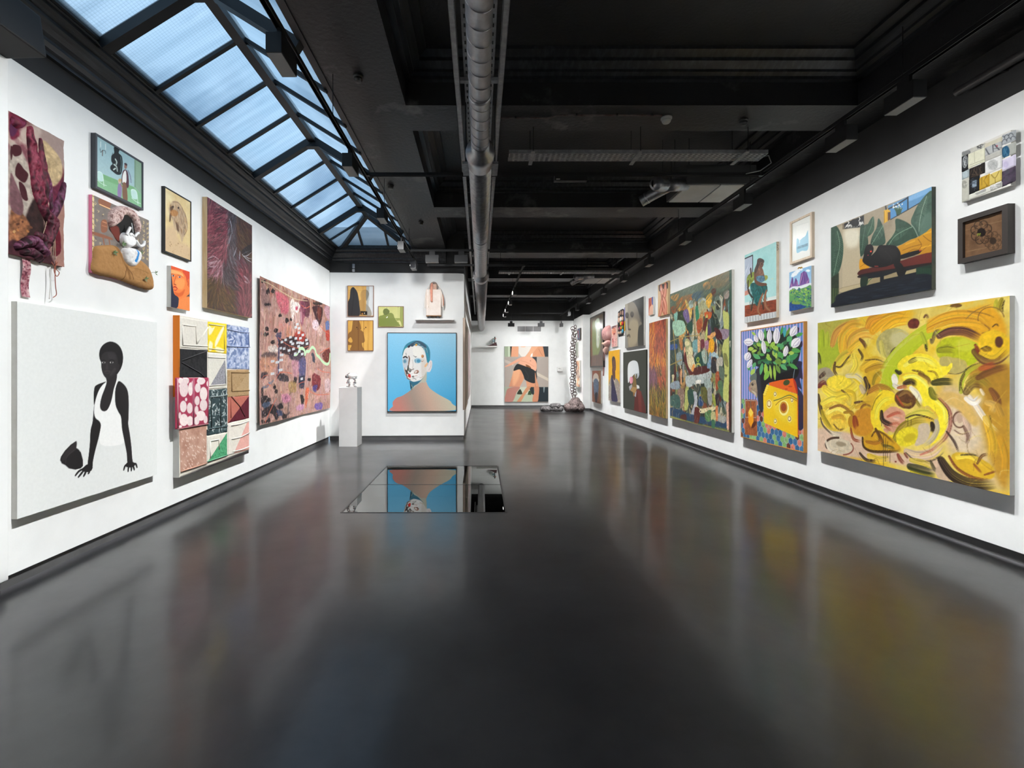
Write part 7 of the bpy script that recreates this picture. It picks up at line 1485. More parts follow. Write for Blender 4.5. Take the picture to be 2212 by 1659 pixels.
B([(75,1230),(150,1220),(160,1330),(80,1310)],'3a5a52',6); B([(75,1330),(160,1350),(300,1400),(500,1430),(620,1440),(620,1520),(300,1460),(75,1410)],'23405c',6); B([(310,1310),(350,1340),(480,1320),(460,1360),(380,1380),(320,1370)],'d0c498',3); B([(295,1330),(340,1350),(330,1460),(290,1470)],'5a2620',3); c.ell(345,1362,10,13,'e8dcb0'); c.ell(345,1362,5,7,'2a1a16'); B([(385,1380),(440,1350),(440,1430),(415,1460),(390,1430)],'4f7a4a',3); B([(440,1380),(475,1370),(480,1470),(445,1460)],'b8b07a',3); B([(480,1400),(570,1410),(560,1470),(500,1450)],'9a9a92',4); B([(575,1300),(615,1270),(600,1330),(590,1400),(575,1360)],'c9a08a',3); B([(578,1390),(600,1380),(600,1520),(582,1520)],'d6a890',2); B([(480,1330),(500,1320),(500,1440),(485,1440)],'c97a4a',2); B([(165,1400),(215,1390),(215,1450),(170,1440)],'4a1f1a',4); B([(75,1400),(300,1470),(620,1540),(620,1555),(75,1420)],'8a8a4a',6); B([(445,1440),(475,1450),(470,1520),(448,1510)],'3a6a4a',3)
B([(603,100),(625,88),(625,1550),(605,1540)],'2c4a3a',2); B([(605,740),(615,735),(612,800)],'d9d4c0',1); B([(600,1140),(622,1130),(618,1540),(602,1530)],'3a1f1e',2)
for P in ([(100,640),(115,800),(130,1000)],[(72,740),(180,700),(340,680)],[(72,950),(180,900)],[(285,380),(300,660)]): c.stroke(P,7,'a08a4a')
c.hatch(300,.12,.014,lambda u,v,r: hx(pl_[r.randint(10)]) if r.rand() < .9 else None,lambda u,v,r: 1.3 + 1.6 * (r.rand() - .5),12,.6,(0,.12,.88,1),curve=1.6)
c.hatch(260,.2,.03,lambda u,v,r: np.clip(hx(['4a5a4c','3a4a44','6a6a4c'][r.randint(3)]),0,1),lambda u,v,r: .2 * r.rand() - .5,14,.35,(0,0,1,.14))
c.mesh('canvas', M_OIL, o, -q.t, tol=.02); stretcher(o, q)

# ---- red and orange brushy panel
q = Quad('R', 1402.2, 1438.4, 697.5, 895, 689.3, 904.5, .044)
o = hang(q, 'painting', 'narrow tall panel of fiery red, purple and olive brush strokes')
c = Cv(q, 120, '6b2f1e', cH)
def z2(u, v, r):
    if v < .35: k = ['a8452a', '7a2a1e', 'c96a3a', '5a1f18', 'b5583a'] if u > .35 else ['c9761f', 'a8401f', '8a2a1a', 'd98f2a']
    elif v < .5: k = ['d9901f', 'b5532a', 'e0a02a', '7a3020', 'c9825a']
    elif v < .7: k = ['6d4a66', '8a5a74', '54384a', '7a4a3a'] if u < .5 else ['a83a26', '3a3a1e', '6b5a26', 'c25a3a']
    else: k = ['5a5a20', '8a7a26', '2c301a', 'a58a2a', '3a2a1c', 'b5762a']
    return np.clip(hx(k[r.randint(len(k))]) * (.8 + .45 * r.rand()), 0, 1)
c.hatch(1500, .26, .03, z2, lambda u, v, r: 1.57 + 1.0 * math.sin(4 * v + 3 * u) * (r.rand() - .2), 4, .8, curve=1.2)
c.mesh('painted_face', M_GLOSSP, o, -q.t, tol=.02); stretcher(o, q, M_WOOD)

# ---- four legs
q = Quad('R', 1421.2, 1442.8, 616, 683.7, 606.8, 678.8, .049)
o = hang(q, 'painting', 'small wood panel with two crossed pairs of bare legs in dark shorts')
c = Cv(q, 200, 'c9a578', cH); c.poly([(735, 205), (775, 195), (815, 180), (818, 240), (780, 240), (738, 265)], '241d1e', soft=2)
for P,w_ in (([(752,225),(765,290),(770,350),(755,430),(742,490)],30),([(795,215),(790,300),(765,360),(775,430),(800,490)],30),([(770,330),(790,370),(800,430),(795,480)],26)): c.stroke(P,w_,'b5654a',taper=.2); c.stroke(P,w_ * .45,'d9947a',taper=.3)
c.stroke([(765,300),(768,350)],5,'7a3a2c'); c.stroke([(770,370),(772,450)],5,'6b3026'); c.ell(755,245,10,16,'d9a898',soft=4); c.ell(795,235,10,16,'d0907c',soft=4); c.mesh('painted_face',M_OIL,o,-q.t); stretcher(o,q,M_WOOD)

q = Quad('R', 1401.1, 1410.5, 644.7, 681.5, 641.3, 679, .04)
o = hang(q, 'painting', 'tiny orange and blue canvas left of the crossed legs')
c = Cv(q,160,'d98a5a',cH); c.poly([(633,335),(660,330),(655,430),(633,470)],'c2542c',soft=3); c.poly([(662,325),(676,322),(676,400),(664,390)],'3a4a9a',soft=2); c.poly([(645,420),(676,400),(676,490),(640,495)],'e6b49a',soft=4); c.stroke([(640,340),(648,400)],7,'8a2f22')
c.mesh('canvas', M_OIL, o, -q.t); stretcher(o, q)

# ---- grey face
q = Quad('R', 1350.3, 1390.4, 658.7, 751.7, 639, 746, .043)
o = hang(q, 'painting', 'large close-up of a grey-beige face in soft shadow')
c = Cv(q, 110, '4a4944', cH); c.vgrad('3f3f3d', '55544c', 0); c.poly([(500, 330), (585, 310), (585, 620), (560, 520), (520, 430)], '23231f', soft=18)
c.poly([(405,398),(470,365),(520,420),(545,520),(556,590),(540,640),(532,740),(530,795),(430,812),(420,740),(412,600)],'958b78',soft=6,c2='6f675a',ang=0); c.poly([(405,400),(430,390),(425,560),(440,650),(425,720),(410,600)],'b0a894',soft=8); c.poly([(450,560),(530,560),(520,760),(440,800)],'a3967c',soft=24)
for x, y in ((424, 500), (472, 490)): c.ell(x, y, 18, 28, '4d473f', soft=7); c.ell(x + 1, y + 20, 6, 9, '2a2723', soft=2)
c.stroke([(440,520),(436,610),(440,630)],9,'6a6052',soft=4); c.ell(448,636,14,8,'4a4238',soft=4); c.stroke([(425,700),(445,690),(452,705)],10,'5d5446',soft=4); c.poly([(405,640),(425,720),(430,812),(405,815)],'8d8b84',soft=3); c.ell(554,590,12,30,'7d7566',soft=4); c.poly([(535,620),(585,600),(585,785),(532,795)],'3a3a34',soft=6)
c.mesh('canvas', M_OIL, o, -q.t); stretcher(o, q)

# ---- figure with a bucket head
q = Quad('R', 1346.3, 1395.6, 761.8, 881, 754.6, 893.3, .035)
o = hang(q, 'painting', 'dark green canvas of a figure whose head is a white bucket')
c = Cv(q, 125, '3d4038', cH)
c.poly([(520,1210),(560,1235),(600,1380),(608,1450),(490,1420),(500,1270)],'5a2420',False); c.poly([(520,1210),(560,1235),(565,1437),(540,1430),(530,1300)],'6d2e28',False)
c.poly([(515,1170),(540,1180),(545,1205),(520,1210)],'dcdcd8',False); c.poly([(485,1080),(505,1065),(515,1160),(520,1215),(500,1260),(475,1240),(460,1210),(480,1160)],'7a6238',False); c.poly([(455,1225),(480,1190),(520,1200),(500,1260)],'a98552',False); c.poly([(442,1190),(470,1165),(475,1190),(450,1230)],'a9a8ac',False); c.poly([(500,1255),(515,1230),(510,1290),(495,1280)],'a3a3ac',False); c.poly([(480,1240),(502,1255),(492,1285),(484,1280)],'8a6238',False)
c.poly([(430,1020),(440,965),(470,940),(500,937),(525,955),(537,1010),(540,1075),(525,1070),(505,1062),(480,1085),(455,1120),(440,1150),(432,1140)],'e3e5e4',True,soft=1,c2='cfd4d6',ang=0); c.poly([(500,1065),(540,1060),(535,1095),(520,1110),(505,1100)],'b5bcc2',soft=1); c.poly([(510,1070),(520,1068),(522,1105),(508,1100)],'5d5a42',soft=1); c.poly([(450,1105),(475,1095),(482,1130),(472,1160),(452,1155)],'d98a9a',True); c.poly([(450,1105),(465,1098),(468,1150),(452,1155)],'e8a8b4',False)
c.mesh('canvas', M_FLAT, o, -q.t); stretcher(o, q, mat('dark_canvas_edge', '34382f', .8))

# ---- yellow portrait
q = Quad('R', 1314.6, 1338.5, 758.4, 864.8, 755.5, 870, .03)
o = hang(q, 'painting', 'portrait of a dark-skinned figure in a blue and patterned coat on bright yellow')
c = Cv(q, 110, 'e3a614', cH); c.fillnoise(['dea010', 'eab01c', 'e6a818'], 5, 3)
c.poly([(245,1190),(270,1100),(330,1120),(352,1180),(352,1345),(245,1320)],'9a8f84',soft=2); c.speck(300,.03,['c9bfb0','6d5f58','a88a8a','8a9a84','d4c9b8'],4,region=c.mask([(245,1190),(268,1110),(330,1120),(352,1180),(352,1345),(245,1320)]))
c.poly([(270,1090),(285,1085),(300,1160),(330,1300),(325,1335),(275,1325),(272,1200)],'2a2a4a',soft=1,tex=.3); c.poly([(285,1090),(310,1110),(300,1150)],'c9bcb0',soft=1)
c.poly([(280,1010),(305,1010),(310,1100),(300,1130),(284,1090)],'5a3a2e',soft=1,tex=.3); c.poly([(278,930),(285,905),(298,900),(312,930),(315,1020),(300,1045),(284,1030)],'644236',soft=1,tex=.4); c.poly([(278,930),(285,900),(300,898),(305,915),(290,940),(284,1000)],'3a3038',soft=1); c.mesh('canvas',M_OIL,o,-q.t); stretcher(o,q)

# ---- relief of bottle-like forms
q = Quad('R', 1333.6, 1349.5, 672, 727, 668, 726, .02)
o = hang(q, 'relief_collage', 'cut-out relief of stacked colourful bottle shapes with black outlines', 'wall relief')
MK = [(345, 480), (350, 370), (375, 355), (395, 340), (430, 332), (458, 350), (462, 560), (460, 780), (445, 830), (360, 840), (342, 770), (340, 600)]
pillow(o, q, cQ, MK, '1d1b1b', .012, 'backing_shape', M_FLAT, dens=130, edge=.02, smooth=False, y0=-.01)
pillow(o,q,cQ,[(455,320),(475,306),(475,560),(455,565)],'8f86c0',.006,'side_panel',M_FLAT,dens=110,edge=.02,smooth=False,y0=-.004); pillow(o,q,cQ,[(455,565),(475,570),(473,745),(455,750)],'e8b81c',.006,'side_panel',M_FLAT,dens=110,edge=.02,smooth=False,y0=-.004); pillow(o,q,cQ,[(448,770),(472,755),(468,830),(448,838)],'e8e6e0',.006,'side_panel',M_FLAT,dens=110,edge=.02,smooth=False,y0=-.004)
for x,y,rx,ry,col in ((370,430,11,40,'c09a86'),(405,400,9,40,'b08a76'),(442,405,9,48,'caa28e'),(370,530,15,52,'d9b098'),(405,518,14,48,'e6e2da'),(438,515,14,44,'d9b098'),(370,615,16,36,'232122'),(408,605,14,40,'e0b81c'),(436,605,18,40,'cc2a22'),(385,690,14,36,'8a2f52'),(410,688,11,34,'e08a24'),(435,680,10,34,'6a8a3a'),(438,748,15,38,'4fa8c8'),(362,770,9,30,'e0c0a4'),(386,775,9,30,'c9a088'),(408,770,9,30,'e3d4c4'),(358,700,9,30,'9a7a6a')):
    g = np.linspace(0,6.283,10,endpoint=False); pillow(o,q,cQ,np.stack([x + rx * np.cos(g),y + ry * np.sin(g)],1),col,.022,'bottle_form',M_FLAT,dens=150,edge=.03,y0=-.018)
# ---- small pink face
q = Quad('R', 1321, 1333.6, 705, 750, 702, 748, .03)
o = hang(q, 'painting', 'little canvas of a laughing pink face beside the pink blob')
c = Cv(q,130,'e0b8a8',cQ); c.poly([(230,650),(310,640),(315,680),(290,670),(235,700)],'6a4a52',soft=3); c.ell(272,750,36,70,'e08a6a',soft=6); c.ell(265,730,18,22,'f0b890',soft=6); c.ell(280,795,18,14,'8a2a24',soft=3); c.poly([(240,840),(300,850),(312,1020),(235,1030)],'e0a8a0',soft=8,tex=.3); c.poly([(240,900),(260,890),(262,1000)],'b04a4a',soft=4)
for x in (256, 284): c.ell(x, 735, 5, 6, '3a1c1c')
c.hatch(70,.08,.016,lambda u,v,r: hx(['f2c9b0','c2604a','7a3a44','e6a08a','d98a9a'][r.randint(5)]),lambda u,v,r: 3.1 * r.rand(),3,.7); c.mesh('canvas',M_OIL,o,-q.t); stretcher(o,q)
# ---- pink hanging blob
q = Quad('R', 1301, 1322.5, 702, 816, 700, 816, .012)
o = hang(q, 'wall_sculpture', 'fleshy pink drooping wall sculpture with long drips', 'sculpture')
SK = paint_mat('soft_pink_rubber', .45, .1, 40, mottle=.08, mscale=12)
skn = lambda a, b: (lambda cv: cv.fillnoise([a, b, a], 5, 4, 3))
pillow(o,q,cQ,[(95,720),(120,665),(165,645),(205,665),(218,730),(225,850),(210,910),(170,925),(110,920),(95,850)],'e0b4ac',.13,'body',SK,dens=110,edge=.2,paint=lambda cv: (skn('e0b4ac','d69a96')(cv),cv.ell(150,805,10,14,'c07a78',soft=3),cv.ell(120,855,10,14,'c07a78',soft=3)))
pillow(o,q,cQ,[(115,960),(150,915),(200,925),(200,1000),(170,1040),(120,1030)],'dfa09c',.12,'lower_lobe',SK,dens=110,edge=.14,paint=skn('dfa09c','e8bab0')); pillow(o,q,cQ,[(105,1080),(135,1035),(170,1050),(165,1130),(145,1190),(115,1150)],'cf9c92',.1,'lower_lobe',SK,dens=110,edge=.1,paint=skn('cf9c92','e0b8a8')); pillow(o,q,cQ,[(70,940),(95,930),(110,980),(80,1000),(66,980)],'e0c4a0',.05,'side_lobe',SK,dens=110,edge=.05)
for P, r in (([(85, 980), (82, 1150), (90, 1300), (88, 1450), (84, 1590)], .022), ([(100, 1020), (98, 1180), (95, 1340)], .014)):
    MB().tube([tuple(p) for p in spline(np.array([tuple(v) for v in LP(q,cQ,P,.02)]),False,6)],r,10).build('drip',mat('pink_rubber_drip','cf9a92',.45),o,smooth=True)
# ---- dark landscape
q = Quad('R', 1274.5, 1303, 686, 794, 673.7, 793, .06)
o = hang(q, 'framed_painting', 'dark-framed misty green and orange forest landscape at the far end of the right wall', 'painting')
c = Cv(q,75,'3a2a1c',cH); c.fillnoise(['2a2018','4a3420','5a4a22'],2,4,contrast=2); c.poly([(70,560),(90,640),(90,960),(70,980)],'7a4a1a',soft=6); c.poly([(85,580),(120,560),(160,620),(165,800),(130,900),(90,900)],'7d8a3c',soft=14); c.poly([(110,560),(150,530),(160,660),(150,800),(125,800),(120,660)],'c3d4c0',soft=10); c.poly([(130,620),(150,600),(150,780),(130,790)],'e6ecd8',soft=6); c.poly([(70,900),(180,890),(180,990),(70,990)],'5a2f1a',soft=12); c.hatch(180,.16,.04,lambda u,v,r: hx(['8a9a3a','3a3018','a87a2a','55602a','2a1c14'][r.randint(5)]),lambda u,v,r: 1.57,5,.35)
c.mesh('painted_panel',M_GLOSSP,o,-q.t + .01); frame(o,q,.05,mat('black_brown_frame','1f1814',.4)); MB().box((-q.W / 2 + .02,-q.t + .012,.02),(q.W / 2 - .02,-.002,q.H - .02)).build('backing_board',M_MATTE,o)
q = Quad('R', 1279, 1298, 801.4, 868, 800, 872, .05)
o = hang(q, 'painting', 'rust-brown canvas of a blue-grey shrouded figure under an arch, below the dark landscape')
c = Cv(q,85,'7a4a34',cH); c.hatch(160,.12,.03,lambda u,v,r: hx(['8a5a40','5a3020','9a6a4c','4a2a20'][r.randint(4)]),lambda u,v,r: 1.57,5,.7); c.poly([(95,1090),(105,1050),(130,1040),(148,1080),(150,1140),(95,1150)],'c9beb0',soft=3); c.poly([(98,1150),(125,1110),(148,1150),(145,1250),(130,1320),(110,1290)],'5a6a80',soft=3,tex=.3); c.poly([(112,1260),(138,1250),(132,1335),(118,1335)],'20222a',soft=4); c.arc(122,1100,30,55,180,360,8,'8a4a34'); c.stroke([(160,1050),(162,1340)],10,'8a7a3a',a=.6)
c.mesh('canvas', M_OIL, o, -q.t); stretcher(o, q)
# ---- small works on the stub wall behind the hanging chain
cX = (1160, 690, 8.094)
q = Quad('F', 1247, 1252.8, 710, 733, 709, 734, .05)
o = hang(q, 'painting', 'small dark blue and red canvas, top of the stub wall in the far right corner')
c = Cv(q,45,'3a4258',cX); c.stroke_m([(.3 * q.W,.2 * q.H),(.5 * q.W,.8 * q.H)],.06,'b54a3a'); c.stroke_m([(.7 * q.W,.1 * q.H),(.65 * q.W,.9 * q.H)],.08,'5d6a7a'); c.mesh('canvas',M_OIL,o,-q.t); stretcher(o,q,mat('dark_wood_edge','4a4038',.6))
q = Quad('F', 1243.6, 1248.3, 739.5, 769, 739.5, 770, .03)
o = hang(q, 'painting', 'small pale grey-green drawing in the far right corner, behind the hanging chain')
c = Cv(q, 45, 'a9aba0', cX)
for k in range(5): c.stroke_m([((.3 + .1 * k) * q.W, .15 * q.H), ((.25 + .12 * k) * q.W, .85 * q.H)], .03, '6a6f64')
c.mesh('canvas', M_OIL, o, -q.t); stretcher(o, q)
q = Quad('F', 1244, 1252.5, 779, 834.5, 779, 836, .05)
o = hang(q, 'painting', 'cream abstract with orange and grey shapes, lowest of the works in the far right corner')
c = Cv(q, 60, 'd8ccb8', cX); rs = np.random.RandomState(4)
for k in range(46):
    x,y = rs.rand() * q.W,rs.rand() * q.H; c.stroke_m([(x,y),(x + .1 * (rs.rand() - .5),y + .25 * rs.rand())],.05 + .06 * rs.rand(),['b5653a','4a4a52','d99a6a','8a8a84','e8dcc8','c2774a'][rs.randint(6)],a=.85)
c.mesh('canvas', M_OIL, o, -q.t); stretcher(o, q)
# ================================================================== partition wall
cO, cP, cG = (825, 710, 8.965), (730, 600, 9.76), (1000, 620, 5.53)
q = Quad('P', 836, 986, 718.3, 889.7, 718.3, 889.7, .05)
o = hang(q, 'framed_painting', 'large blue portrait of a white-painted face with bare shoulders, on the partition wall', 'painting')
c = Cv(q, 170, '6cc0e8', cO); c.b[:] = 0
t = (c.Y / c.H)[..., None]; s_ = (c.X / c.W)[..., None]
top = hx('8fd0f0') * (1 - s_) + hx('9bcbe2') * s_; bot = hx('55b4e2') * (1 - s_) + hx('3a9fd0') * s_; c.b = top * (1 - t) + bot * t
sh = [(210,1420),(280,1340),(380,1305),(500,1230),(600,1150),(680,1090),(760,1040),(850,1030),(880,1090),(940,1170),(1100,1280),(1300,1390),(1350,1450),(1395,1585),(230,1600),(212,1500)]
A = c.mask(sh, soft=3)[..., None]; k1 = np.clip((c.X / c.W - .1) / .8 - (c.Y / c.H - .8) * .5, 0, 1)[..., None]
col = np.where(k1 < .33,hx('c47f74') * (1 - k1 / .33) + hx('a08f82') * (k1 / .33),np.where(k1 < .6,hx('a08f82') * (1 - (k1 - .33) / .27) + hx('c4a592') * ((k1 - .33) / .27),hx('c4a592') * (1 - (k1 - .6) / .4) + hx('c9c6ae') * ((k1 - .6) / .4)))
c.b = c.b * (1 - A) + col * A
c.poly([(395,520),(400,450),(440,340),(500,280),(600,235),(690,230),(790,260),(880,330),(925,430),(928,560),(910,650),(860,640),(820,500),(740,350),(600,340),(480,370)],'2f7f98',soft=2); c.poly([(540,300),(680,235),(780,265),(860,350),(800,400),(700,320),(560,340)],'315266',soft=6)
for k in range(9): c.stroke([(600 + k * 22,330 + k * 6),(660 + k * 24,270 + k * 14),(740 + k * 18,300 + k * 28)],7,['7fb5c0','1f3f50','a3c9cc'][k % 3],taper=.5)
c.stroke([(870, 480), (900, 560), (890, 640)], 30, '1f8fa8', soft=4); c.stroke([(410, 500), (430, 420), (470, 350)], 16, '2fa09c', soft=3)
c.poly([(400,520),(440,400),(520,350),(640,320),(760,350),(830,450),(860,600),(880,760),(850,900),(780,980),(700,1010),(600,1030),(540,1000),(470,940),(430,820),(405,700),(395,600)],'e3e2de',soft=3); c.poly([(600,360),(740,370),(800,470),(760,560),(620,520)],'edebe2',soft=20); c.poly([(760,560),(850,620),(860,800),(800,950),(760,860)],'d6cfc6',soft=24); c.poly([(400,560),(500,560),(500,720),(420,760)],'c3ccd4',soft=16)
c.poly([(820,900),(860,830),(850,1030),(760,1040),(680,1090),(600,1150),(640,1060),(740,1000)],'b9b8a6',soft=10); c.poly([(535,1005),(620,1030),(740,1000),(800,950),(700,1060),(620,1110),(580,1175),(550,1170),(540,1080)],'2f6a80',soft=4); c.stroke([(545,1050),(560,1120),(575,1180)],14,'20303a'); c.stroke([(570,1090),(590,1150),(560,1175)],9,'a3b09a')
c.poly([(905,650),(940,612),(968,640),(965,740),(930,830),(885,838),(862,810),(880,740)],'e0d8d6',soft=2); c.stroke([(940,640),(945,720),(905,800)],6,'b59c9c'); c.poly([(830,700),(880,655),(885,690),(850,740),(820,738)],'e8b88a',soft=6)
c.ell(690,620,70,48,'8fbcd0',soft=14); c.ell(705,625,36,34,'4a8faf',soft=4); c.ell(440,628,42,46,'9ab4c0',soft=8); c.ell(440,632,24,30,'5a8ea6',soft=5)
c.stroke([(415,560),(450,540),(485,562)],26,'241c1c'); c.stroke([(600,520),(650,545),(670,535)],8,'4a4a44',taper=.4); c.stroke([(640,550),(660,548)],8,'2a2624'); c.stroke([(745,620),(780,635),(800,615)],10,'a5734a',taper=.4); c.stroke([(640,600),(650,660)],7,'4a4640')
c.ell(783,532,26,30,'b0713c',rot=-10); c.ell(775,525,12,15,'d9a878'); c.ell(660,313,20,22,'d89a2c'); c.ell(656,308,8,9,'f0d080'); c.ell(520,345,30,20,'2a2030',rot=-40); c.ell(585,320,34,26,'2f4658',rot=-20)
for P,w_,cc in (([(515,530),(530,580),(520,650),(510,720)],26,'6b4a36'),([(505,720),(500,780),(480,840),(470,900)],34,'3a3430'),([(450,800),(490,860),(520,880)],30,'2f2826'),([(440,760),(445,830),(450,890)],16,'8a6a58'),([(510,740),(520,800),(540,840)],26,'4a5a56'),([(540,780),(570,790),(610,780)],26,'5d4a3e'),([(545,830),(560,800)],26,'3f3a34'),([(430,500),(440,450)],12,'f0ece4'),([(460,470),(470,520)],14,'8f8a86'),([(480,950),(520,980),(550,990)],20,'6a5040'),([(470,900),(490,940)],24,'5d4038')): c.stroke(P,w_,cc,taper=.3,bristle=.5)
c.poly([(560,560),(590,640),(610,740),(580,790),(540,760),(545,660)],'eae7e2',soft=5); c.stroke([(580,600),(600,700),(590,770)],6,'a8a29c',soft=3)
c.poly([(500,900),(530,875),(550,890),(555,940),(535,950),(505,930)],'d8281c',soft=1); c.ell(665,840,50,34,'a57a66',rot=-35); c.ell(655,838,24,16,'e6dcd4',rot=-35); c.stroke([(640,880),(710,840)],9,'5a4a42'); c.ell(600,930,24,18,'8f8a82'); c.stroke([(580,925),(610,935)],8,'2f2a28'); c.stroke([(590,970),(630,965),(655,985)],8,'5d564e'); c.stroke([(640,915),(680,905)],10,'d9a89c'); c.stroke([(730,950),(760,945),(790,925)],9,'c2a890')
for P in ([(560, 850), (600, 840)], [(570, 900), (650, 880), (700, 900)], [(680, 980), (720, 960)]): c.stroke(P, 22, 'f4f2ee', taper=.4)
c.mesh('painted_panel',M_OIL,o,-q.t + .004); frame(o,q,.014,mat('black_floater_frame','101216',.4)); MB().box((-q.W / 2 + .01,-q.t + .006,.01),(q.W / 2 - .01,-.002,q.H - .01)).build('backing_board',M_RAW,o)

MWF = mat('walnut_frame', '8a6048', .5, col2='754d38', nscale=7, stretch=(5, 5, .8))
def photo(x0, x1, y0, y1, label, fn, base):
    q = Quad('P', x0, x1, y0, y1, y0, y1, .03); o = hang(q, 'framed_photograph', label, 'photograph', 'wooden-framed shadow photographs')
    c = Cv(q,230,base,cP); fn(c); c.mesh('print',M_PRINT,o,-q.t + .006); frame(o,q,.011,MWF); MB().box((-q.W / 2 + .006,-q.t + .008,.006),(q.W / 2 - .006,-.002,q.H - .006)).build('backing_board',M_RAW,o)
def f1(c):
    c.fillnoise(['c89a54','d2a860','c39350'],6,3,3,(2,.4)); c.poly([(600,170),(665,170),(640,800),(600,800)],'a9aba8',False); c.poly([(660,170),(760,170),(760,800),(640,800)],'d0d2d2',False); c.stroke([(215,270),(600,270)],3,'9a7238',False); c.stroke([(662,180),(662,480)],4,'8f918f',False)
    c.poly([(480,370),(500,290),(560,255),(620,262),(655,320),(650,390),(610,450),(590,490),(600,560),(680,650),(700,800),(440,800),(440,520),(490,460)],'8a6a40',soft=2,a=.45); c.poly([(600,265),(655,320),(645,400),(600,490)],'6f7068',soft=2,a=.7); c.poly([(600,560),(680,650),(700,800),(600,800)],'8f908a',soft=2,a=.6)
    c.poly([(300,215),(330,200),(355,220),(410,300),(440,430),(455,560),(458,800),(215,800),(215,540),(255,430),(270,270)],'2f2e30',soft=1); c.stroke([(330,215),(340,400),(320,560),(295,790)],8,'1c1b1d'); c.stroke([(420,330),(440,600)],5,'3f3e40'); c.poly([(480,705),(620,710),(620,785),(480,782)],'16120f',False); c.ell(518,760,18,20,'a9743c'); c.ell(564,750,9,15,'d8c9b0'); c.stroke([(325,185),(330,205)],5,'c9c4bc')
def f2(c):
    c.fillnoise(['cf9c48','dcae58','c89440'],6,3,3,(3,.3)); c.stroke([(437,900),(437,1530)],10,'6f4a22',False); c.stroke([(545,900),(545,1530)],7,'7a5226',False); c.stroke([(640,900),(645,1530)],30,'c08c40',False,soft=8,a=.5)
    shp = [(330,905),(435,905),(470,960),(490,1040),(500,1110),(540,1150),(555,1230),(570,1330),(545,1370),(510,1380),(520,1450),(545,1530),(275,1530),(295,1430),(240,1420),(222,1400),(225,1190),(290,1120),(310,1010)]
    c.poly(shp,'6a4628',soft=2,a=.72); c.poly([(225,1310),(275,1255),(315,1330),(290,1370),(235,1350)],'d6a650',soft=2); c.ell(492,1100,12,10,'d6a650')
    for x, y, r in ((405, 1050, 13), (590, 1050, 13), (424, 1083, 8), (560, 1080, 8)): c.ell(x, y, r, r, '3d2614')
def f3(c):
    c.fillnoise(['d6d58a','cfcf80','dad996'],5,3,3); c.poly([(860,860),(1375,850),(1375,1020),(860,1020)],'9aa34e',False); c.poly([(1305,600),(1375,600),(1375,1020),(1330,1020),(1300,880)],'9aa04c',False,soft=2); c.poly([(1210,850),(1240,905),(1300,900),(1330,960),(1335,1015),(1300,1015),(1280,940),(1230,920)],'d9d68e',soft=2)
    c.poly([(860,830),(940,790),(965,770),(950,720),(970,670),(1020,650),(1070,680),(1082,740),(1120,738),(1165,770),(1190,840),(1230,900),(1270,960),(1290,1020),(860,1020)],'7d8a3c',soft=2,a=.9); c.poly([(965,670),(1020,650),(1080,690),(1075,750),(1000,790),(955,740)],'6b7638',soft=3); c.poly([(1015,840),(1045,812),(1050,830),(1025,852)],'eef0dc'); c.stroke([(860,862),(1290,858)],3,'7a823e',False); c.stroke([(1268,605),(1268,850)],4,'8f9650',False); c.ell(1268,612,8,8,'22221a'); c.stroke([(1030,625),(1030,650)],5,'6b6e3a')
photo(751.4, 807.5, 617.5, 684, 'wooden-framed photograph of a dark coat on a hanger beside a head shadow', f1, 'c89a54')
photo(751.6, 806.8, 692, 758, 'wooden-framed photograph of a long-haired shadow on cupboard doors', f2, 'cf9c48')
photo(817, 871.8, 661.5, 706.7, 'yellow-green photograph of two shadows embracing, in a wooden frame', f3, 'd6d58a')

# shelf and suitcase
def part_pt(x, dep):                                      # world point on the partition front, dep metres into the room
    u = (x - PART_L[0]) / (PART_R[0] - PART_L[0]); return PART_L[1] + (PART_R[1] - PART_L[1]) * u - dep
ZS = EYE + (VPY - 687.5) * 9.55 / F_PX
sx0, sx1 = (895.5 - VPX) * 9.57 / F_PX, (979.6 - VPX) * 9.57 / F_PX; sxc = (sx0 + sx1) / 2; hw = (sx1 - sx0) / 2
sh_ = empty('wall_shelf', (sxc, part_pt(sxc, 0), ZS - .03), ang_p, 'white floating shelf carrying the pink suitcase', 'shelf')
MB().box((-hw,-.20,0),(hw,-.001,.03)).build('board',mat('white_lacquer','e6e5e2',.5),sh_,bevel=.002); MB().box((-hw + .04,-.03,-.03),(hw - .04,-.001,0)).build('cleat',mat('white_lacquer','e6e5e2'),sh_)
sxs = (936 - VPX) * 9.58 / F_PX
su = empty('suitcase', (sxs, part_pt(sxs, .105), ZS), ang_p, 'pale pink upright suitcase with drooping straps on the white shelf', 'suitcase')
MSU = mat('pale_pink_plaster','efe3d9',.8,col2='e6d6ca',nscale=9,bump=.15,bscale=60); MST = mat('salmon_strap','e6a58c',.6,col2='d98f7a',nscale=20); MSP = mat('cream_strap','eee0d2',.7)
k = 9.58 / F_PX / 14.43                                   # crop pixels to metres
BW, BH = 235 * k, 820 * k
MB().box((-BW, -.075, .062), (BW, .075, .062 + BH)).build('body', MSU, su, bevel=.012)
for sg in (-1, 1):
    MB().box((sg * BW * .55 - .035,-.06,0),(sg * BW * .55 + .035,.06,.04)).build('foot',M_MATTE,su,bevel=.006); MB().box((sg * BW * .55 - .02,-.05,.035),(sg * BW * .55 + .02,.05,.066)).build('foot_bracket',M_MATTE,su)
zt = .062 + BH
hp = [(-BW * .42,0,zt - .01),(-BW * .42,0,zt + 130 * k),(-BW * .3,0,zt + 200 * k),(0,0,zt + 232 * k),(BW * .3,0,zt + 200 * k),(BW * .42,0,zt + 130 * k),(BW * .42,0,zt - .01)]
MB().tube([tuple(p) for p in spline(np.array(hp), False, 6)], .018, 10).build('handle', mat('grey_brown_handle', '8a7a72', .6), su, smooth=True)
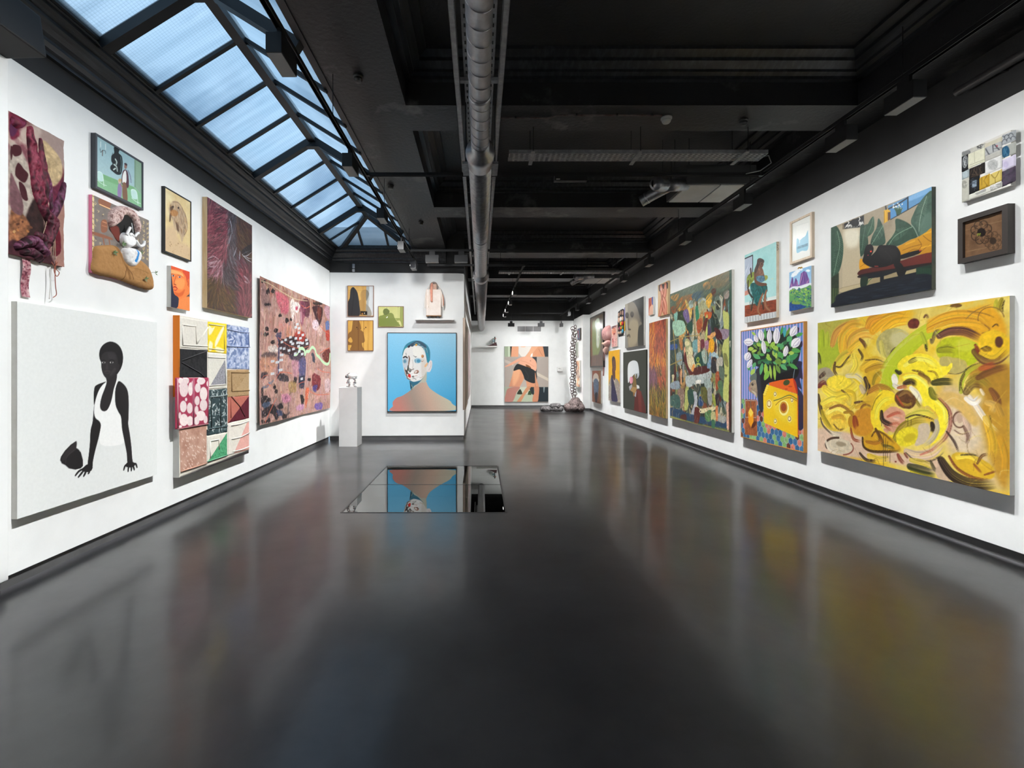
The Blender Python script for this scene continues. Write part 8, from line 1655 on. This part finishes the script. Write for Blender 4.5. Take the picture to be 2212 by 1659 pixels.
MB().box((-BW * .38,-.02,zt),(BW * .38,.02,zt + 190 * k)).build('crumpled_inset',mat('crumpled_flesh_cloth','d8b4a0',.7,col2='b58a78',nscale=16,bump=.9,bscale=30),su,bevel=.015)
for P,r,m_ in (([(-BW * .3,-.03,zt + 190 * k),(-BW * .36,-.07,zt + 60 * k),(-BW * .36,-.09,zt - 60 * k),(-BW * .3,-.09,zt - 380 * k)],.012,MST),([(-BW * .2,-.03,zt + 200 * k),(-BW * .2,-.085,zt),(-BW * .2,-.092,zt - 400 * k)],.015,MST),([(-BW * .55,-.07,zt + 20 * k),(-BW * .6,-.085,zt - 200 * k),(-BW * .62,-.085,zt - 560 * k)],.009,MSP),([(-BW * .95,-.05,zt - .02),(-BW * 1.06,-.1,zt - 250 * k),(-BW * 1.1,-.1,zt - 600 * k)],.010,MSP),
        ([(BW * .95,-.05,zt - .02),(BW * 1.14,-.08,zt - 250 * k),(BW * 1.18,-.08,zt - 560 * k)],.014,MSP),([(BW * 1.0,-.04,zt - .06),(BW * 1.26,-.05,zt - 240 * k),(BW * 1.3,-.06,zt - 500 * k)],.011,MST),([(-BW * .98,0,zt),(-BW * .42,0,zt + 170 * k),(0,0,zt + 238 * k)],.006,MSP),([(BW * .98,0,zt),(BW * .42,0,zt + 190 * k),(0,0,zt + 238 * k)],.006,MSP)):
    MB().tube([tuple(p) for p in spline(np.array(P), False, 6)], r, 8).build('strap', m_, su, smooth=True)
MB().box((-BW, -.07, .055), (BW, .07, .066)).build('torn_base', mat('torn_cardboard', 'a5764c', .9), su)

# plinth with the silver object
pl_ = empty('plinth', (-2.53, 9.08, 0), 0, 'tall white square plinth in front of the partition wall', 'plinth')
MB().box((-.1755, -.18, 0), (.1755, .18, 1.14)).build('body', mat('white_plinth_paint', 'e9e9e7', .6, col2='e3e3e1', nscale=3), pl_, bevel=.003)
sv = empty('sculpture', (-2.52, 9.08, 1.14), 0, 'small chrome and white creature-like sculpture on the plinth', 'sculpture')
MC = mat('chrome', (.75, .74, .75), .12, 1.0); MWH = mat('white_porcelain', 'eceae6', .25)
MB().ball((.035, 0, .215), .085, 20, 12, (1.0, .85, .62)).build('shell', MWH, sv, smooth=True)
MB().lathe([(.06, .158), (.085, .165), (.09, .175), (.075, .185)], 'z', (.03, 0, 0), 24).build('collar', MC, sv, smooth=True)
MB().ball((-.075,-.01,.205),.042,14,10,(.9,.9,1)).build('head',MC,sv,smooth=True); MB().tube([(-.07,-.02,.235),(-.045,-.03,.262),(-.02,-.03,.275)],.007,8).build('antenna',MC,sv,smooth=True); MB().ball((-.085,-.045,.2),.018,10,8).build('eye',M_MATTE,sv,smooth=True)
for a_, ln in ((-2.6, .075), (-.6, .085), (2.5, .07), (.7, .08)):
    x, y = math.cos(a_), math.sin(a_)
    MB().tube([tuple(p) for p in spline(np.array([(x * .03 + .01,y * .03,.165),(x * .075 + .01,y * .06,.14),(x * .085 + .01,y * .065,.09),(x * .05 + .01,y * .05,.045),(x * .08 + .01,y * .065,.012),(x * .11 + .01,y * .08,.0095)]),False,5)],.009,8).build('leg',MC,sv,smooth=True)
    MB().ball((x * .08 + .01, y * .06, .085), .03, 12, 8, (1, 1, .85)).build('joint_ball', MC if a_ < 0 else MWH, sv, smooth=True)

# works on the side of the partition, seen edge-on
q = Quad('S', 1005.2, 1010.8, 694, 884, 700, 872, .05)
o = hang(q,'painting','taupe-edged canvas seen edge-on along the back passage','painting'); c = Cv(q,40,'b9aa9a'); c.fillnoise(['b5a694','c9bcae','a39080'],2,4); c.mesh('canvas',M_OIL,o,-q.t); stretcher(o,q,mat('taupe_linen_edge','8a7a6c',.8))
q = Quad('S', 1011.5, 1016.2, 709, 866, 722, 848, .05)
o = hang(q,'painting','pale pink and grey canvas seen at a steep angle, further along the back passage','painting'); c = Cv(q,25,'d6c9c4'); c.fillnoise(['e0d6d0','c9aeb0','a9a4a2','e6e0da'],2.2,6,contrast=2); c.mesh('canvas',M_OIL,o,-q.t); stretcher(o,q)

# ================================================================== far wall
q = Quad('B', 1090, 1184.5, 748, 868, 748, 868, .05)
o = hang(q, 'painting', 'large collage-like painting of bending bodies in black shorts on the far wall')
c = Cv(q, 95, 'b3aaa0', cG)
c.poly([(497, 833), (1020, 833), (1020, 1195), (497, 1195)], 'a89d94', False)
for k in range(26): c.stroke([(880, 905 + k * 18), (1020, 835 + k * 15 - 20)], 3, '8d8178', False, a=.7)
for k in range(14): c.stroke([(500 + k * 14, 850), (500 + k * 10, 1190)], 3, '94867e', False, a=.5)
c.poly([(870, 1010), (1020, 1090), (1020, 1125), (870, 1050)], 'c3b8a8', False); c.poly([(500, 865), (610, 910), (600, 940), (500, 900)], 'b9aea4', False)
c.poly([(497,710),(570,710),(570,833),(497,833)],'9aa88c',False); c.poly([(540,710),(560,710),(560,833),(540,833)],'c3ceb4',False); c.poly([(950,710),(1020,710),(1020,833),(980,833)],'2a3238',False); c.poly([(565,710),(590,710),(580,833),(568,833)],'2a2220',False)
c.poly([(585,710),(665,710),(660,833),(572,833)],'d99a76',False,soft=3); c.poly([(665,710),(830,710),(790,770),(740,833),(700,833),(665,790)],'d9d2ca',False,soft=2); c.poly([(820,710),(925,710),(840,780),(805,833),(745,833),(790,770)],'d9a07c',False,soft=2); c.poly([(900,710),(955,710),(980,833),(830,833),(835,790)],'d0906a',False,soft=2); c.ell(720,712,30,8,'e0b090'); c.stroke([(905,740),(930,790),(950,820)],3,'8a5a48'); c.poly([(815,800),(835,790),(830,833),(805,833)],'e8e4de',False)
c.poly([(830, 835), (882, 835), (880, 1195), (862, 1195)], '2c3238', False)
c.poly([(700,838),(790,832),(860,870),(882,940),(860,1010),(760,985),(660,925),(690,870)],'dba184',soft=2); c.poly([(500,950),(600,890),(700,838),(710,860),(640,905),(560,940),(502,957)],'d99c80',soft=1); c.stroke([(690,880),(760,900),(850,950)],5,'b5795f',a=.6); c.stroke([(805,880),(810,884)],7,'8a5340'); c.poly([(750,925),(790,940),(815,965),(800,970),(760,950)],'7a4a26',soft=1)
c.poly([(620,985),(690,975),(745,1010),(735,1080),(680,1190),(640,1260),(590,1368),(505,1368),(512,1280),(545,1210),(570,1120)],'cf8f68',soft=2,c2='b8806a',ang=90); c.poly([(600,1000),(680,985),(660,1100),(600,1180)],'e0a880',soft=16,a=.7); c.poly([(520,1220),(640,1200),(610,1330),(520,1330)],'a8706a',soft=24,a=.8)
c.poly([(752,1110),(862,1140),(865,1195),(765,1195)],'c98a68',False,soft=2); c.poly([(640,925),(700,930),(870,1010),(865,1145),(750,1115),(720,1050),(680,985),(605,1000)],'1e2022',soft=2,tex=.2); c.stroke([(740,990),(780,1060),(770,1100)],4,'33363a'); c.poly([(862,1020),(880,1100),(905,1180),(890,1195),(868,1195)],'c58a6a',soft=1)
c.poly([(497,1195),(1020,1195),(1020,1370),(497,1370)],'9aa290',False); c.poly([(850,1195),(1020,1195),(1020,1370),(880,1370),(905,1280)],'1d262c',False); c.poly([(962,1195),(978,1195),(970,1260),(964,1260)],'8a9a9a',False); c.poly([(640,1195),(850,1195),(850,1280),(640,1280)],'b5b8a4',False); c.poly([(790,1195),(850,1195),(850,1295),(810,1270)],'20282a',False); c.poly([(650,1260),(675,1225),(690,1225),(710,1270),(700,1282),(650,1280)],'2c3224'); c.poly([(775,1290),(790,1240),(812,1250),(815,1290)],'33462a'); c.poly([(640,1285),(850,1290),(850,1370),(600,1370)],'a3ab94',False)
c.poly([(545,1210),(680,1195),(640,1262),(590,1370),(503,1370),(512,1280)],'a97468',soft=2); c.poly([(765,1195),(810,1200),(740,1290),(690,1370),(645,1370),(700,1290)],'b9805e',soft=2); c.poly([(850,1195),(908,1195),(905,1300),(890,1370),(833,1370),(838,1300),(855,1260)],'b97c5e',soft=2)
c.mesh('canvas', M_OIL, o, -q.t); stretcher(o, q)
# shelf with a small table-top piece
zs = EYE + (VPY - 747.2) * 18.35 / F_PX; x0, x1 = (1029.5 - VPX) * 18.4 / F_PX, (1074 - VPX) * 18.4 / F_PX
s2 = empty('wall_shelf', ((x0 + x1) / 2, Y_FAR, zs - .045), 0, 'narrow white shelf high on the far wall', 'shelf')
MB().box((-(x1 - x0) / 2,-.25,0),((x1 - x0) / 2,-.001,.045)).build('board',mat('white_lacquer','e6e5e2'),s2,bevel=.002); MB().box((-.3,-.03,-.03),(.3,-.001,0)).build('cleat',mat('white_lacquer','e6e5e2'),s2)
xs = (1062 - VPX) * 18.4 / F_PX; s3 = empty('assemblage',(xs,Y_FAR - .13,zs),0,'tiny rocky assemblage with glass domes and a coloured post on the far shelf','sculpture')
MB().add([(-.22,-.08,0),(.22,-.08,0),(.22,.08,0),(-.22,.08,0),(-.1,-.06,.03),(.02,-.05,.07),(.12,-.05,.13),(.19,-.05,.15),(.19,.06,.15),(.1,.06,.12),(-.05,.05,.05),(-.15,.04,.02)],
         [(0,3,2,1),(0,1,7,6,5,4),(1,2,8,7),(2,3,11,10,9,8),(3,0,4,11),(4,5,10,11),(5,6,9,10),(6,7,8,9)]).build('rock_base',mat('dark_red_rock','5d3f40',.9,col2='2c2324',nscale=20,bump=.8,bscale=40),s3)
MB().tube([(.12,0,.12),(.13,0,.37)],.022,8).build('post',mat('dark_green_post','33403a',.6),s3); MB().ball((.155,-.01,.30),.026,10,8).build('red_bead',mat('coral_bead','c9705f',.4),s3,smooth=True); MB().ball((.07,-.03,.2),.045,12,8,(1,.8,1)).build('blue_bead',mat('grey_blue_stone','7d949c',.4),s3,smooth=True); MB().ball((.075,-.03,.285),.028,12,8).build('grey_bead',mat('grey_stone','8a8f8a',.5),s3,smooth=True)
MGL = mat('clear_glass', (.95, 1, .97), .03, transmission=1.0, ior=1.3)
for x, z, r in ((-.05, .16, .05), (.015, .23, .045), (-.13, .06, .03)): MB().ball((x, 0, z), r, 14, 10).build('glass_dome', MGL, s3, smooth=True)
MB().tube([(-.05,0,.05),(-.05,0,.115)],.006,6).build('stem',M_STEEL,s3); MB().tube([(.015,0,.06),(.015,0,.19)],.006,6).build('stem',M_STEEL,s3); MB().tube([(-.13,0,.02),(-.13,0,.035)],.006,6).build('stem',M_STEEL,s3)
# small white box on the far wall
q = Quad('B', 1204.2, 1215.5, 792.3, 802, 792.3, 802, .1)
o = hang(q,'wall_box','small white box with a scribble mounted on the far wall','wall object'); MB().box((-q.W / 2,-q.t,0),(q.W / 2,-.001,q.H)).build('body',mat('white_lacquer','e6e5e2'),o,bevel=.004)
strand(o,[(-.07,-q.t - .001,.1),(-.03,-q.t - .001,.12),(-.02,-q.t - .001,.09),(.02,-q.t - .001,.1),(.05,-q.t - .001,.085)],.004,M_MATTE,'scribble')

# hanging chain and its heap of knotted balls
ch = empty('chain_sculpture', (3.40, 16.72, 0), 0, 'hanging chain of knotted dark mesh ending in a heap of balls on the floor', 'sculpture')
MK1 = mat('brown_knitted_mesh','7a6a66',.9,col2='3a3030',nscale=38,pos=(.42,.58),bump=1.0,bscale=60); MK2 = mat('grey_knitted_mesh','6c6868',.9,col2='2c2a2a',nscale=38,pos=(.42,.58),bump=1.0,bscale=60)
ring = None; rs = np.random.RandomState(8)
def ring_mesh():
    m_ = MB(); P = [(.062 * math.cos(g),0,.08 * math.sin(g)) for g in np.linspace(0,2 * math.pi,15)]; m_.tube(P,.014,6,caps=False); me = m_.mesh('link'); me.materials.append(MK1)
    for p in me.polygons: p.use_smooth = True
    return me
RM = ring_mesh(); z = .5; i = 0; XC, YC = 0, 0
while z < 3.1:
    for dx in (-.045, .045):
        ob = bpy.data.objects.new('link',RM); COL.objects.link(ob); ob.parent = ch; ob.location = (XC + dx + .015 * math.sin(z * 5),YC + .03 * rs.randn() * .4,z + (.05 if dx > 0 else 0)); ob.rotation_euler = (rs.rand() * .9 - .45,rs.rand() * 3.1,rs.rand() * 3.1); ob.scale = (1,1,1)
    z += .1; i += 1
def knot(r, m_):
    mb_ = MB().ball((0, 0, 0), r, 14, 10)
    rr = np.random.RandomState(int(r * 10000)); mb_.v = [tuple(np.array(p) * (1 + .16 * (rr.rand() - .5))) for p in mb_.v]
    me = mb_.mesh('knotted_ball'); me.materials.append(m_)
    for p in me.polygons: p.use_smooth = True
    return me
KB = [knot(.13, MK1), knot(.17, MK1), knot(.1, MK2), knot(.14, MK2)]
def ball(k, x, y, z_):
    ob = bpy.data.objects.new('knotted_ball', KB[k]); COL.objects.link(ob); ob.parent = ch; ob.location = (x, y, z_); ob.rotation_euler = tuple(rs.rand(3) * 6)
for k in range(26):
    g = rs.rand() * 6.28; lev = k // 10; rad = (.26,.18,.07)[lev]; ball(rs.randint(0,2) if lev < 2 else 0,XC + .04 + rad * math.cos(g) * rs.rand() ** .4,YC - .05 + rad * .7 * math.sin(g),(.15,.27,.38)[lev])
for k in range(24):
    x = -.42 - .72 * rs.rand(); ball(2, x, -.15 + .3 * rs.rand(), .095 + (.1 if k % 4 == 0 and -.85 < x < -.5 else 0))
for k in range(6): ball(2, -.55 - .25 * rs.rand(), -.1 + .15 * rs.rand(), .2)
MB().tube([(XC, YC, 3.1), (XC, YC, Z_SOF)], .004, 6).build('suspension_wire', M_STEEL, ch)
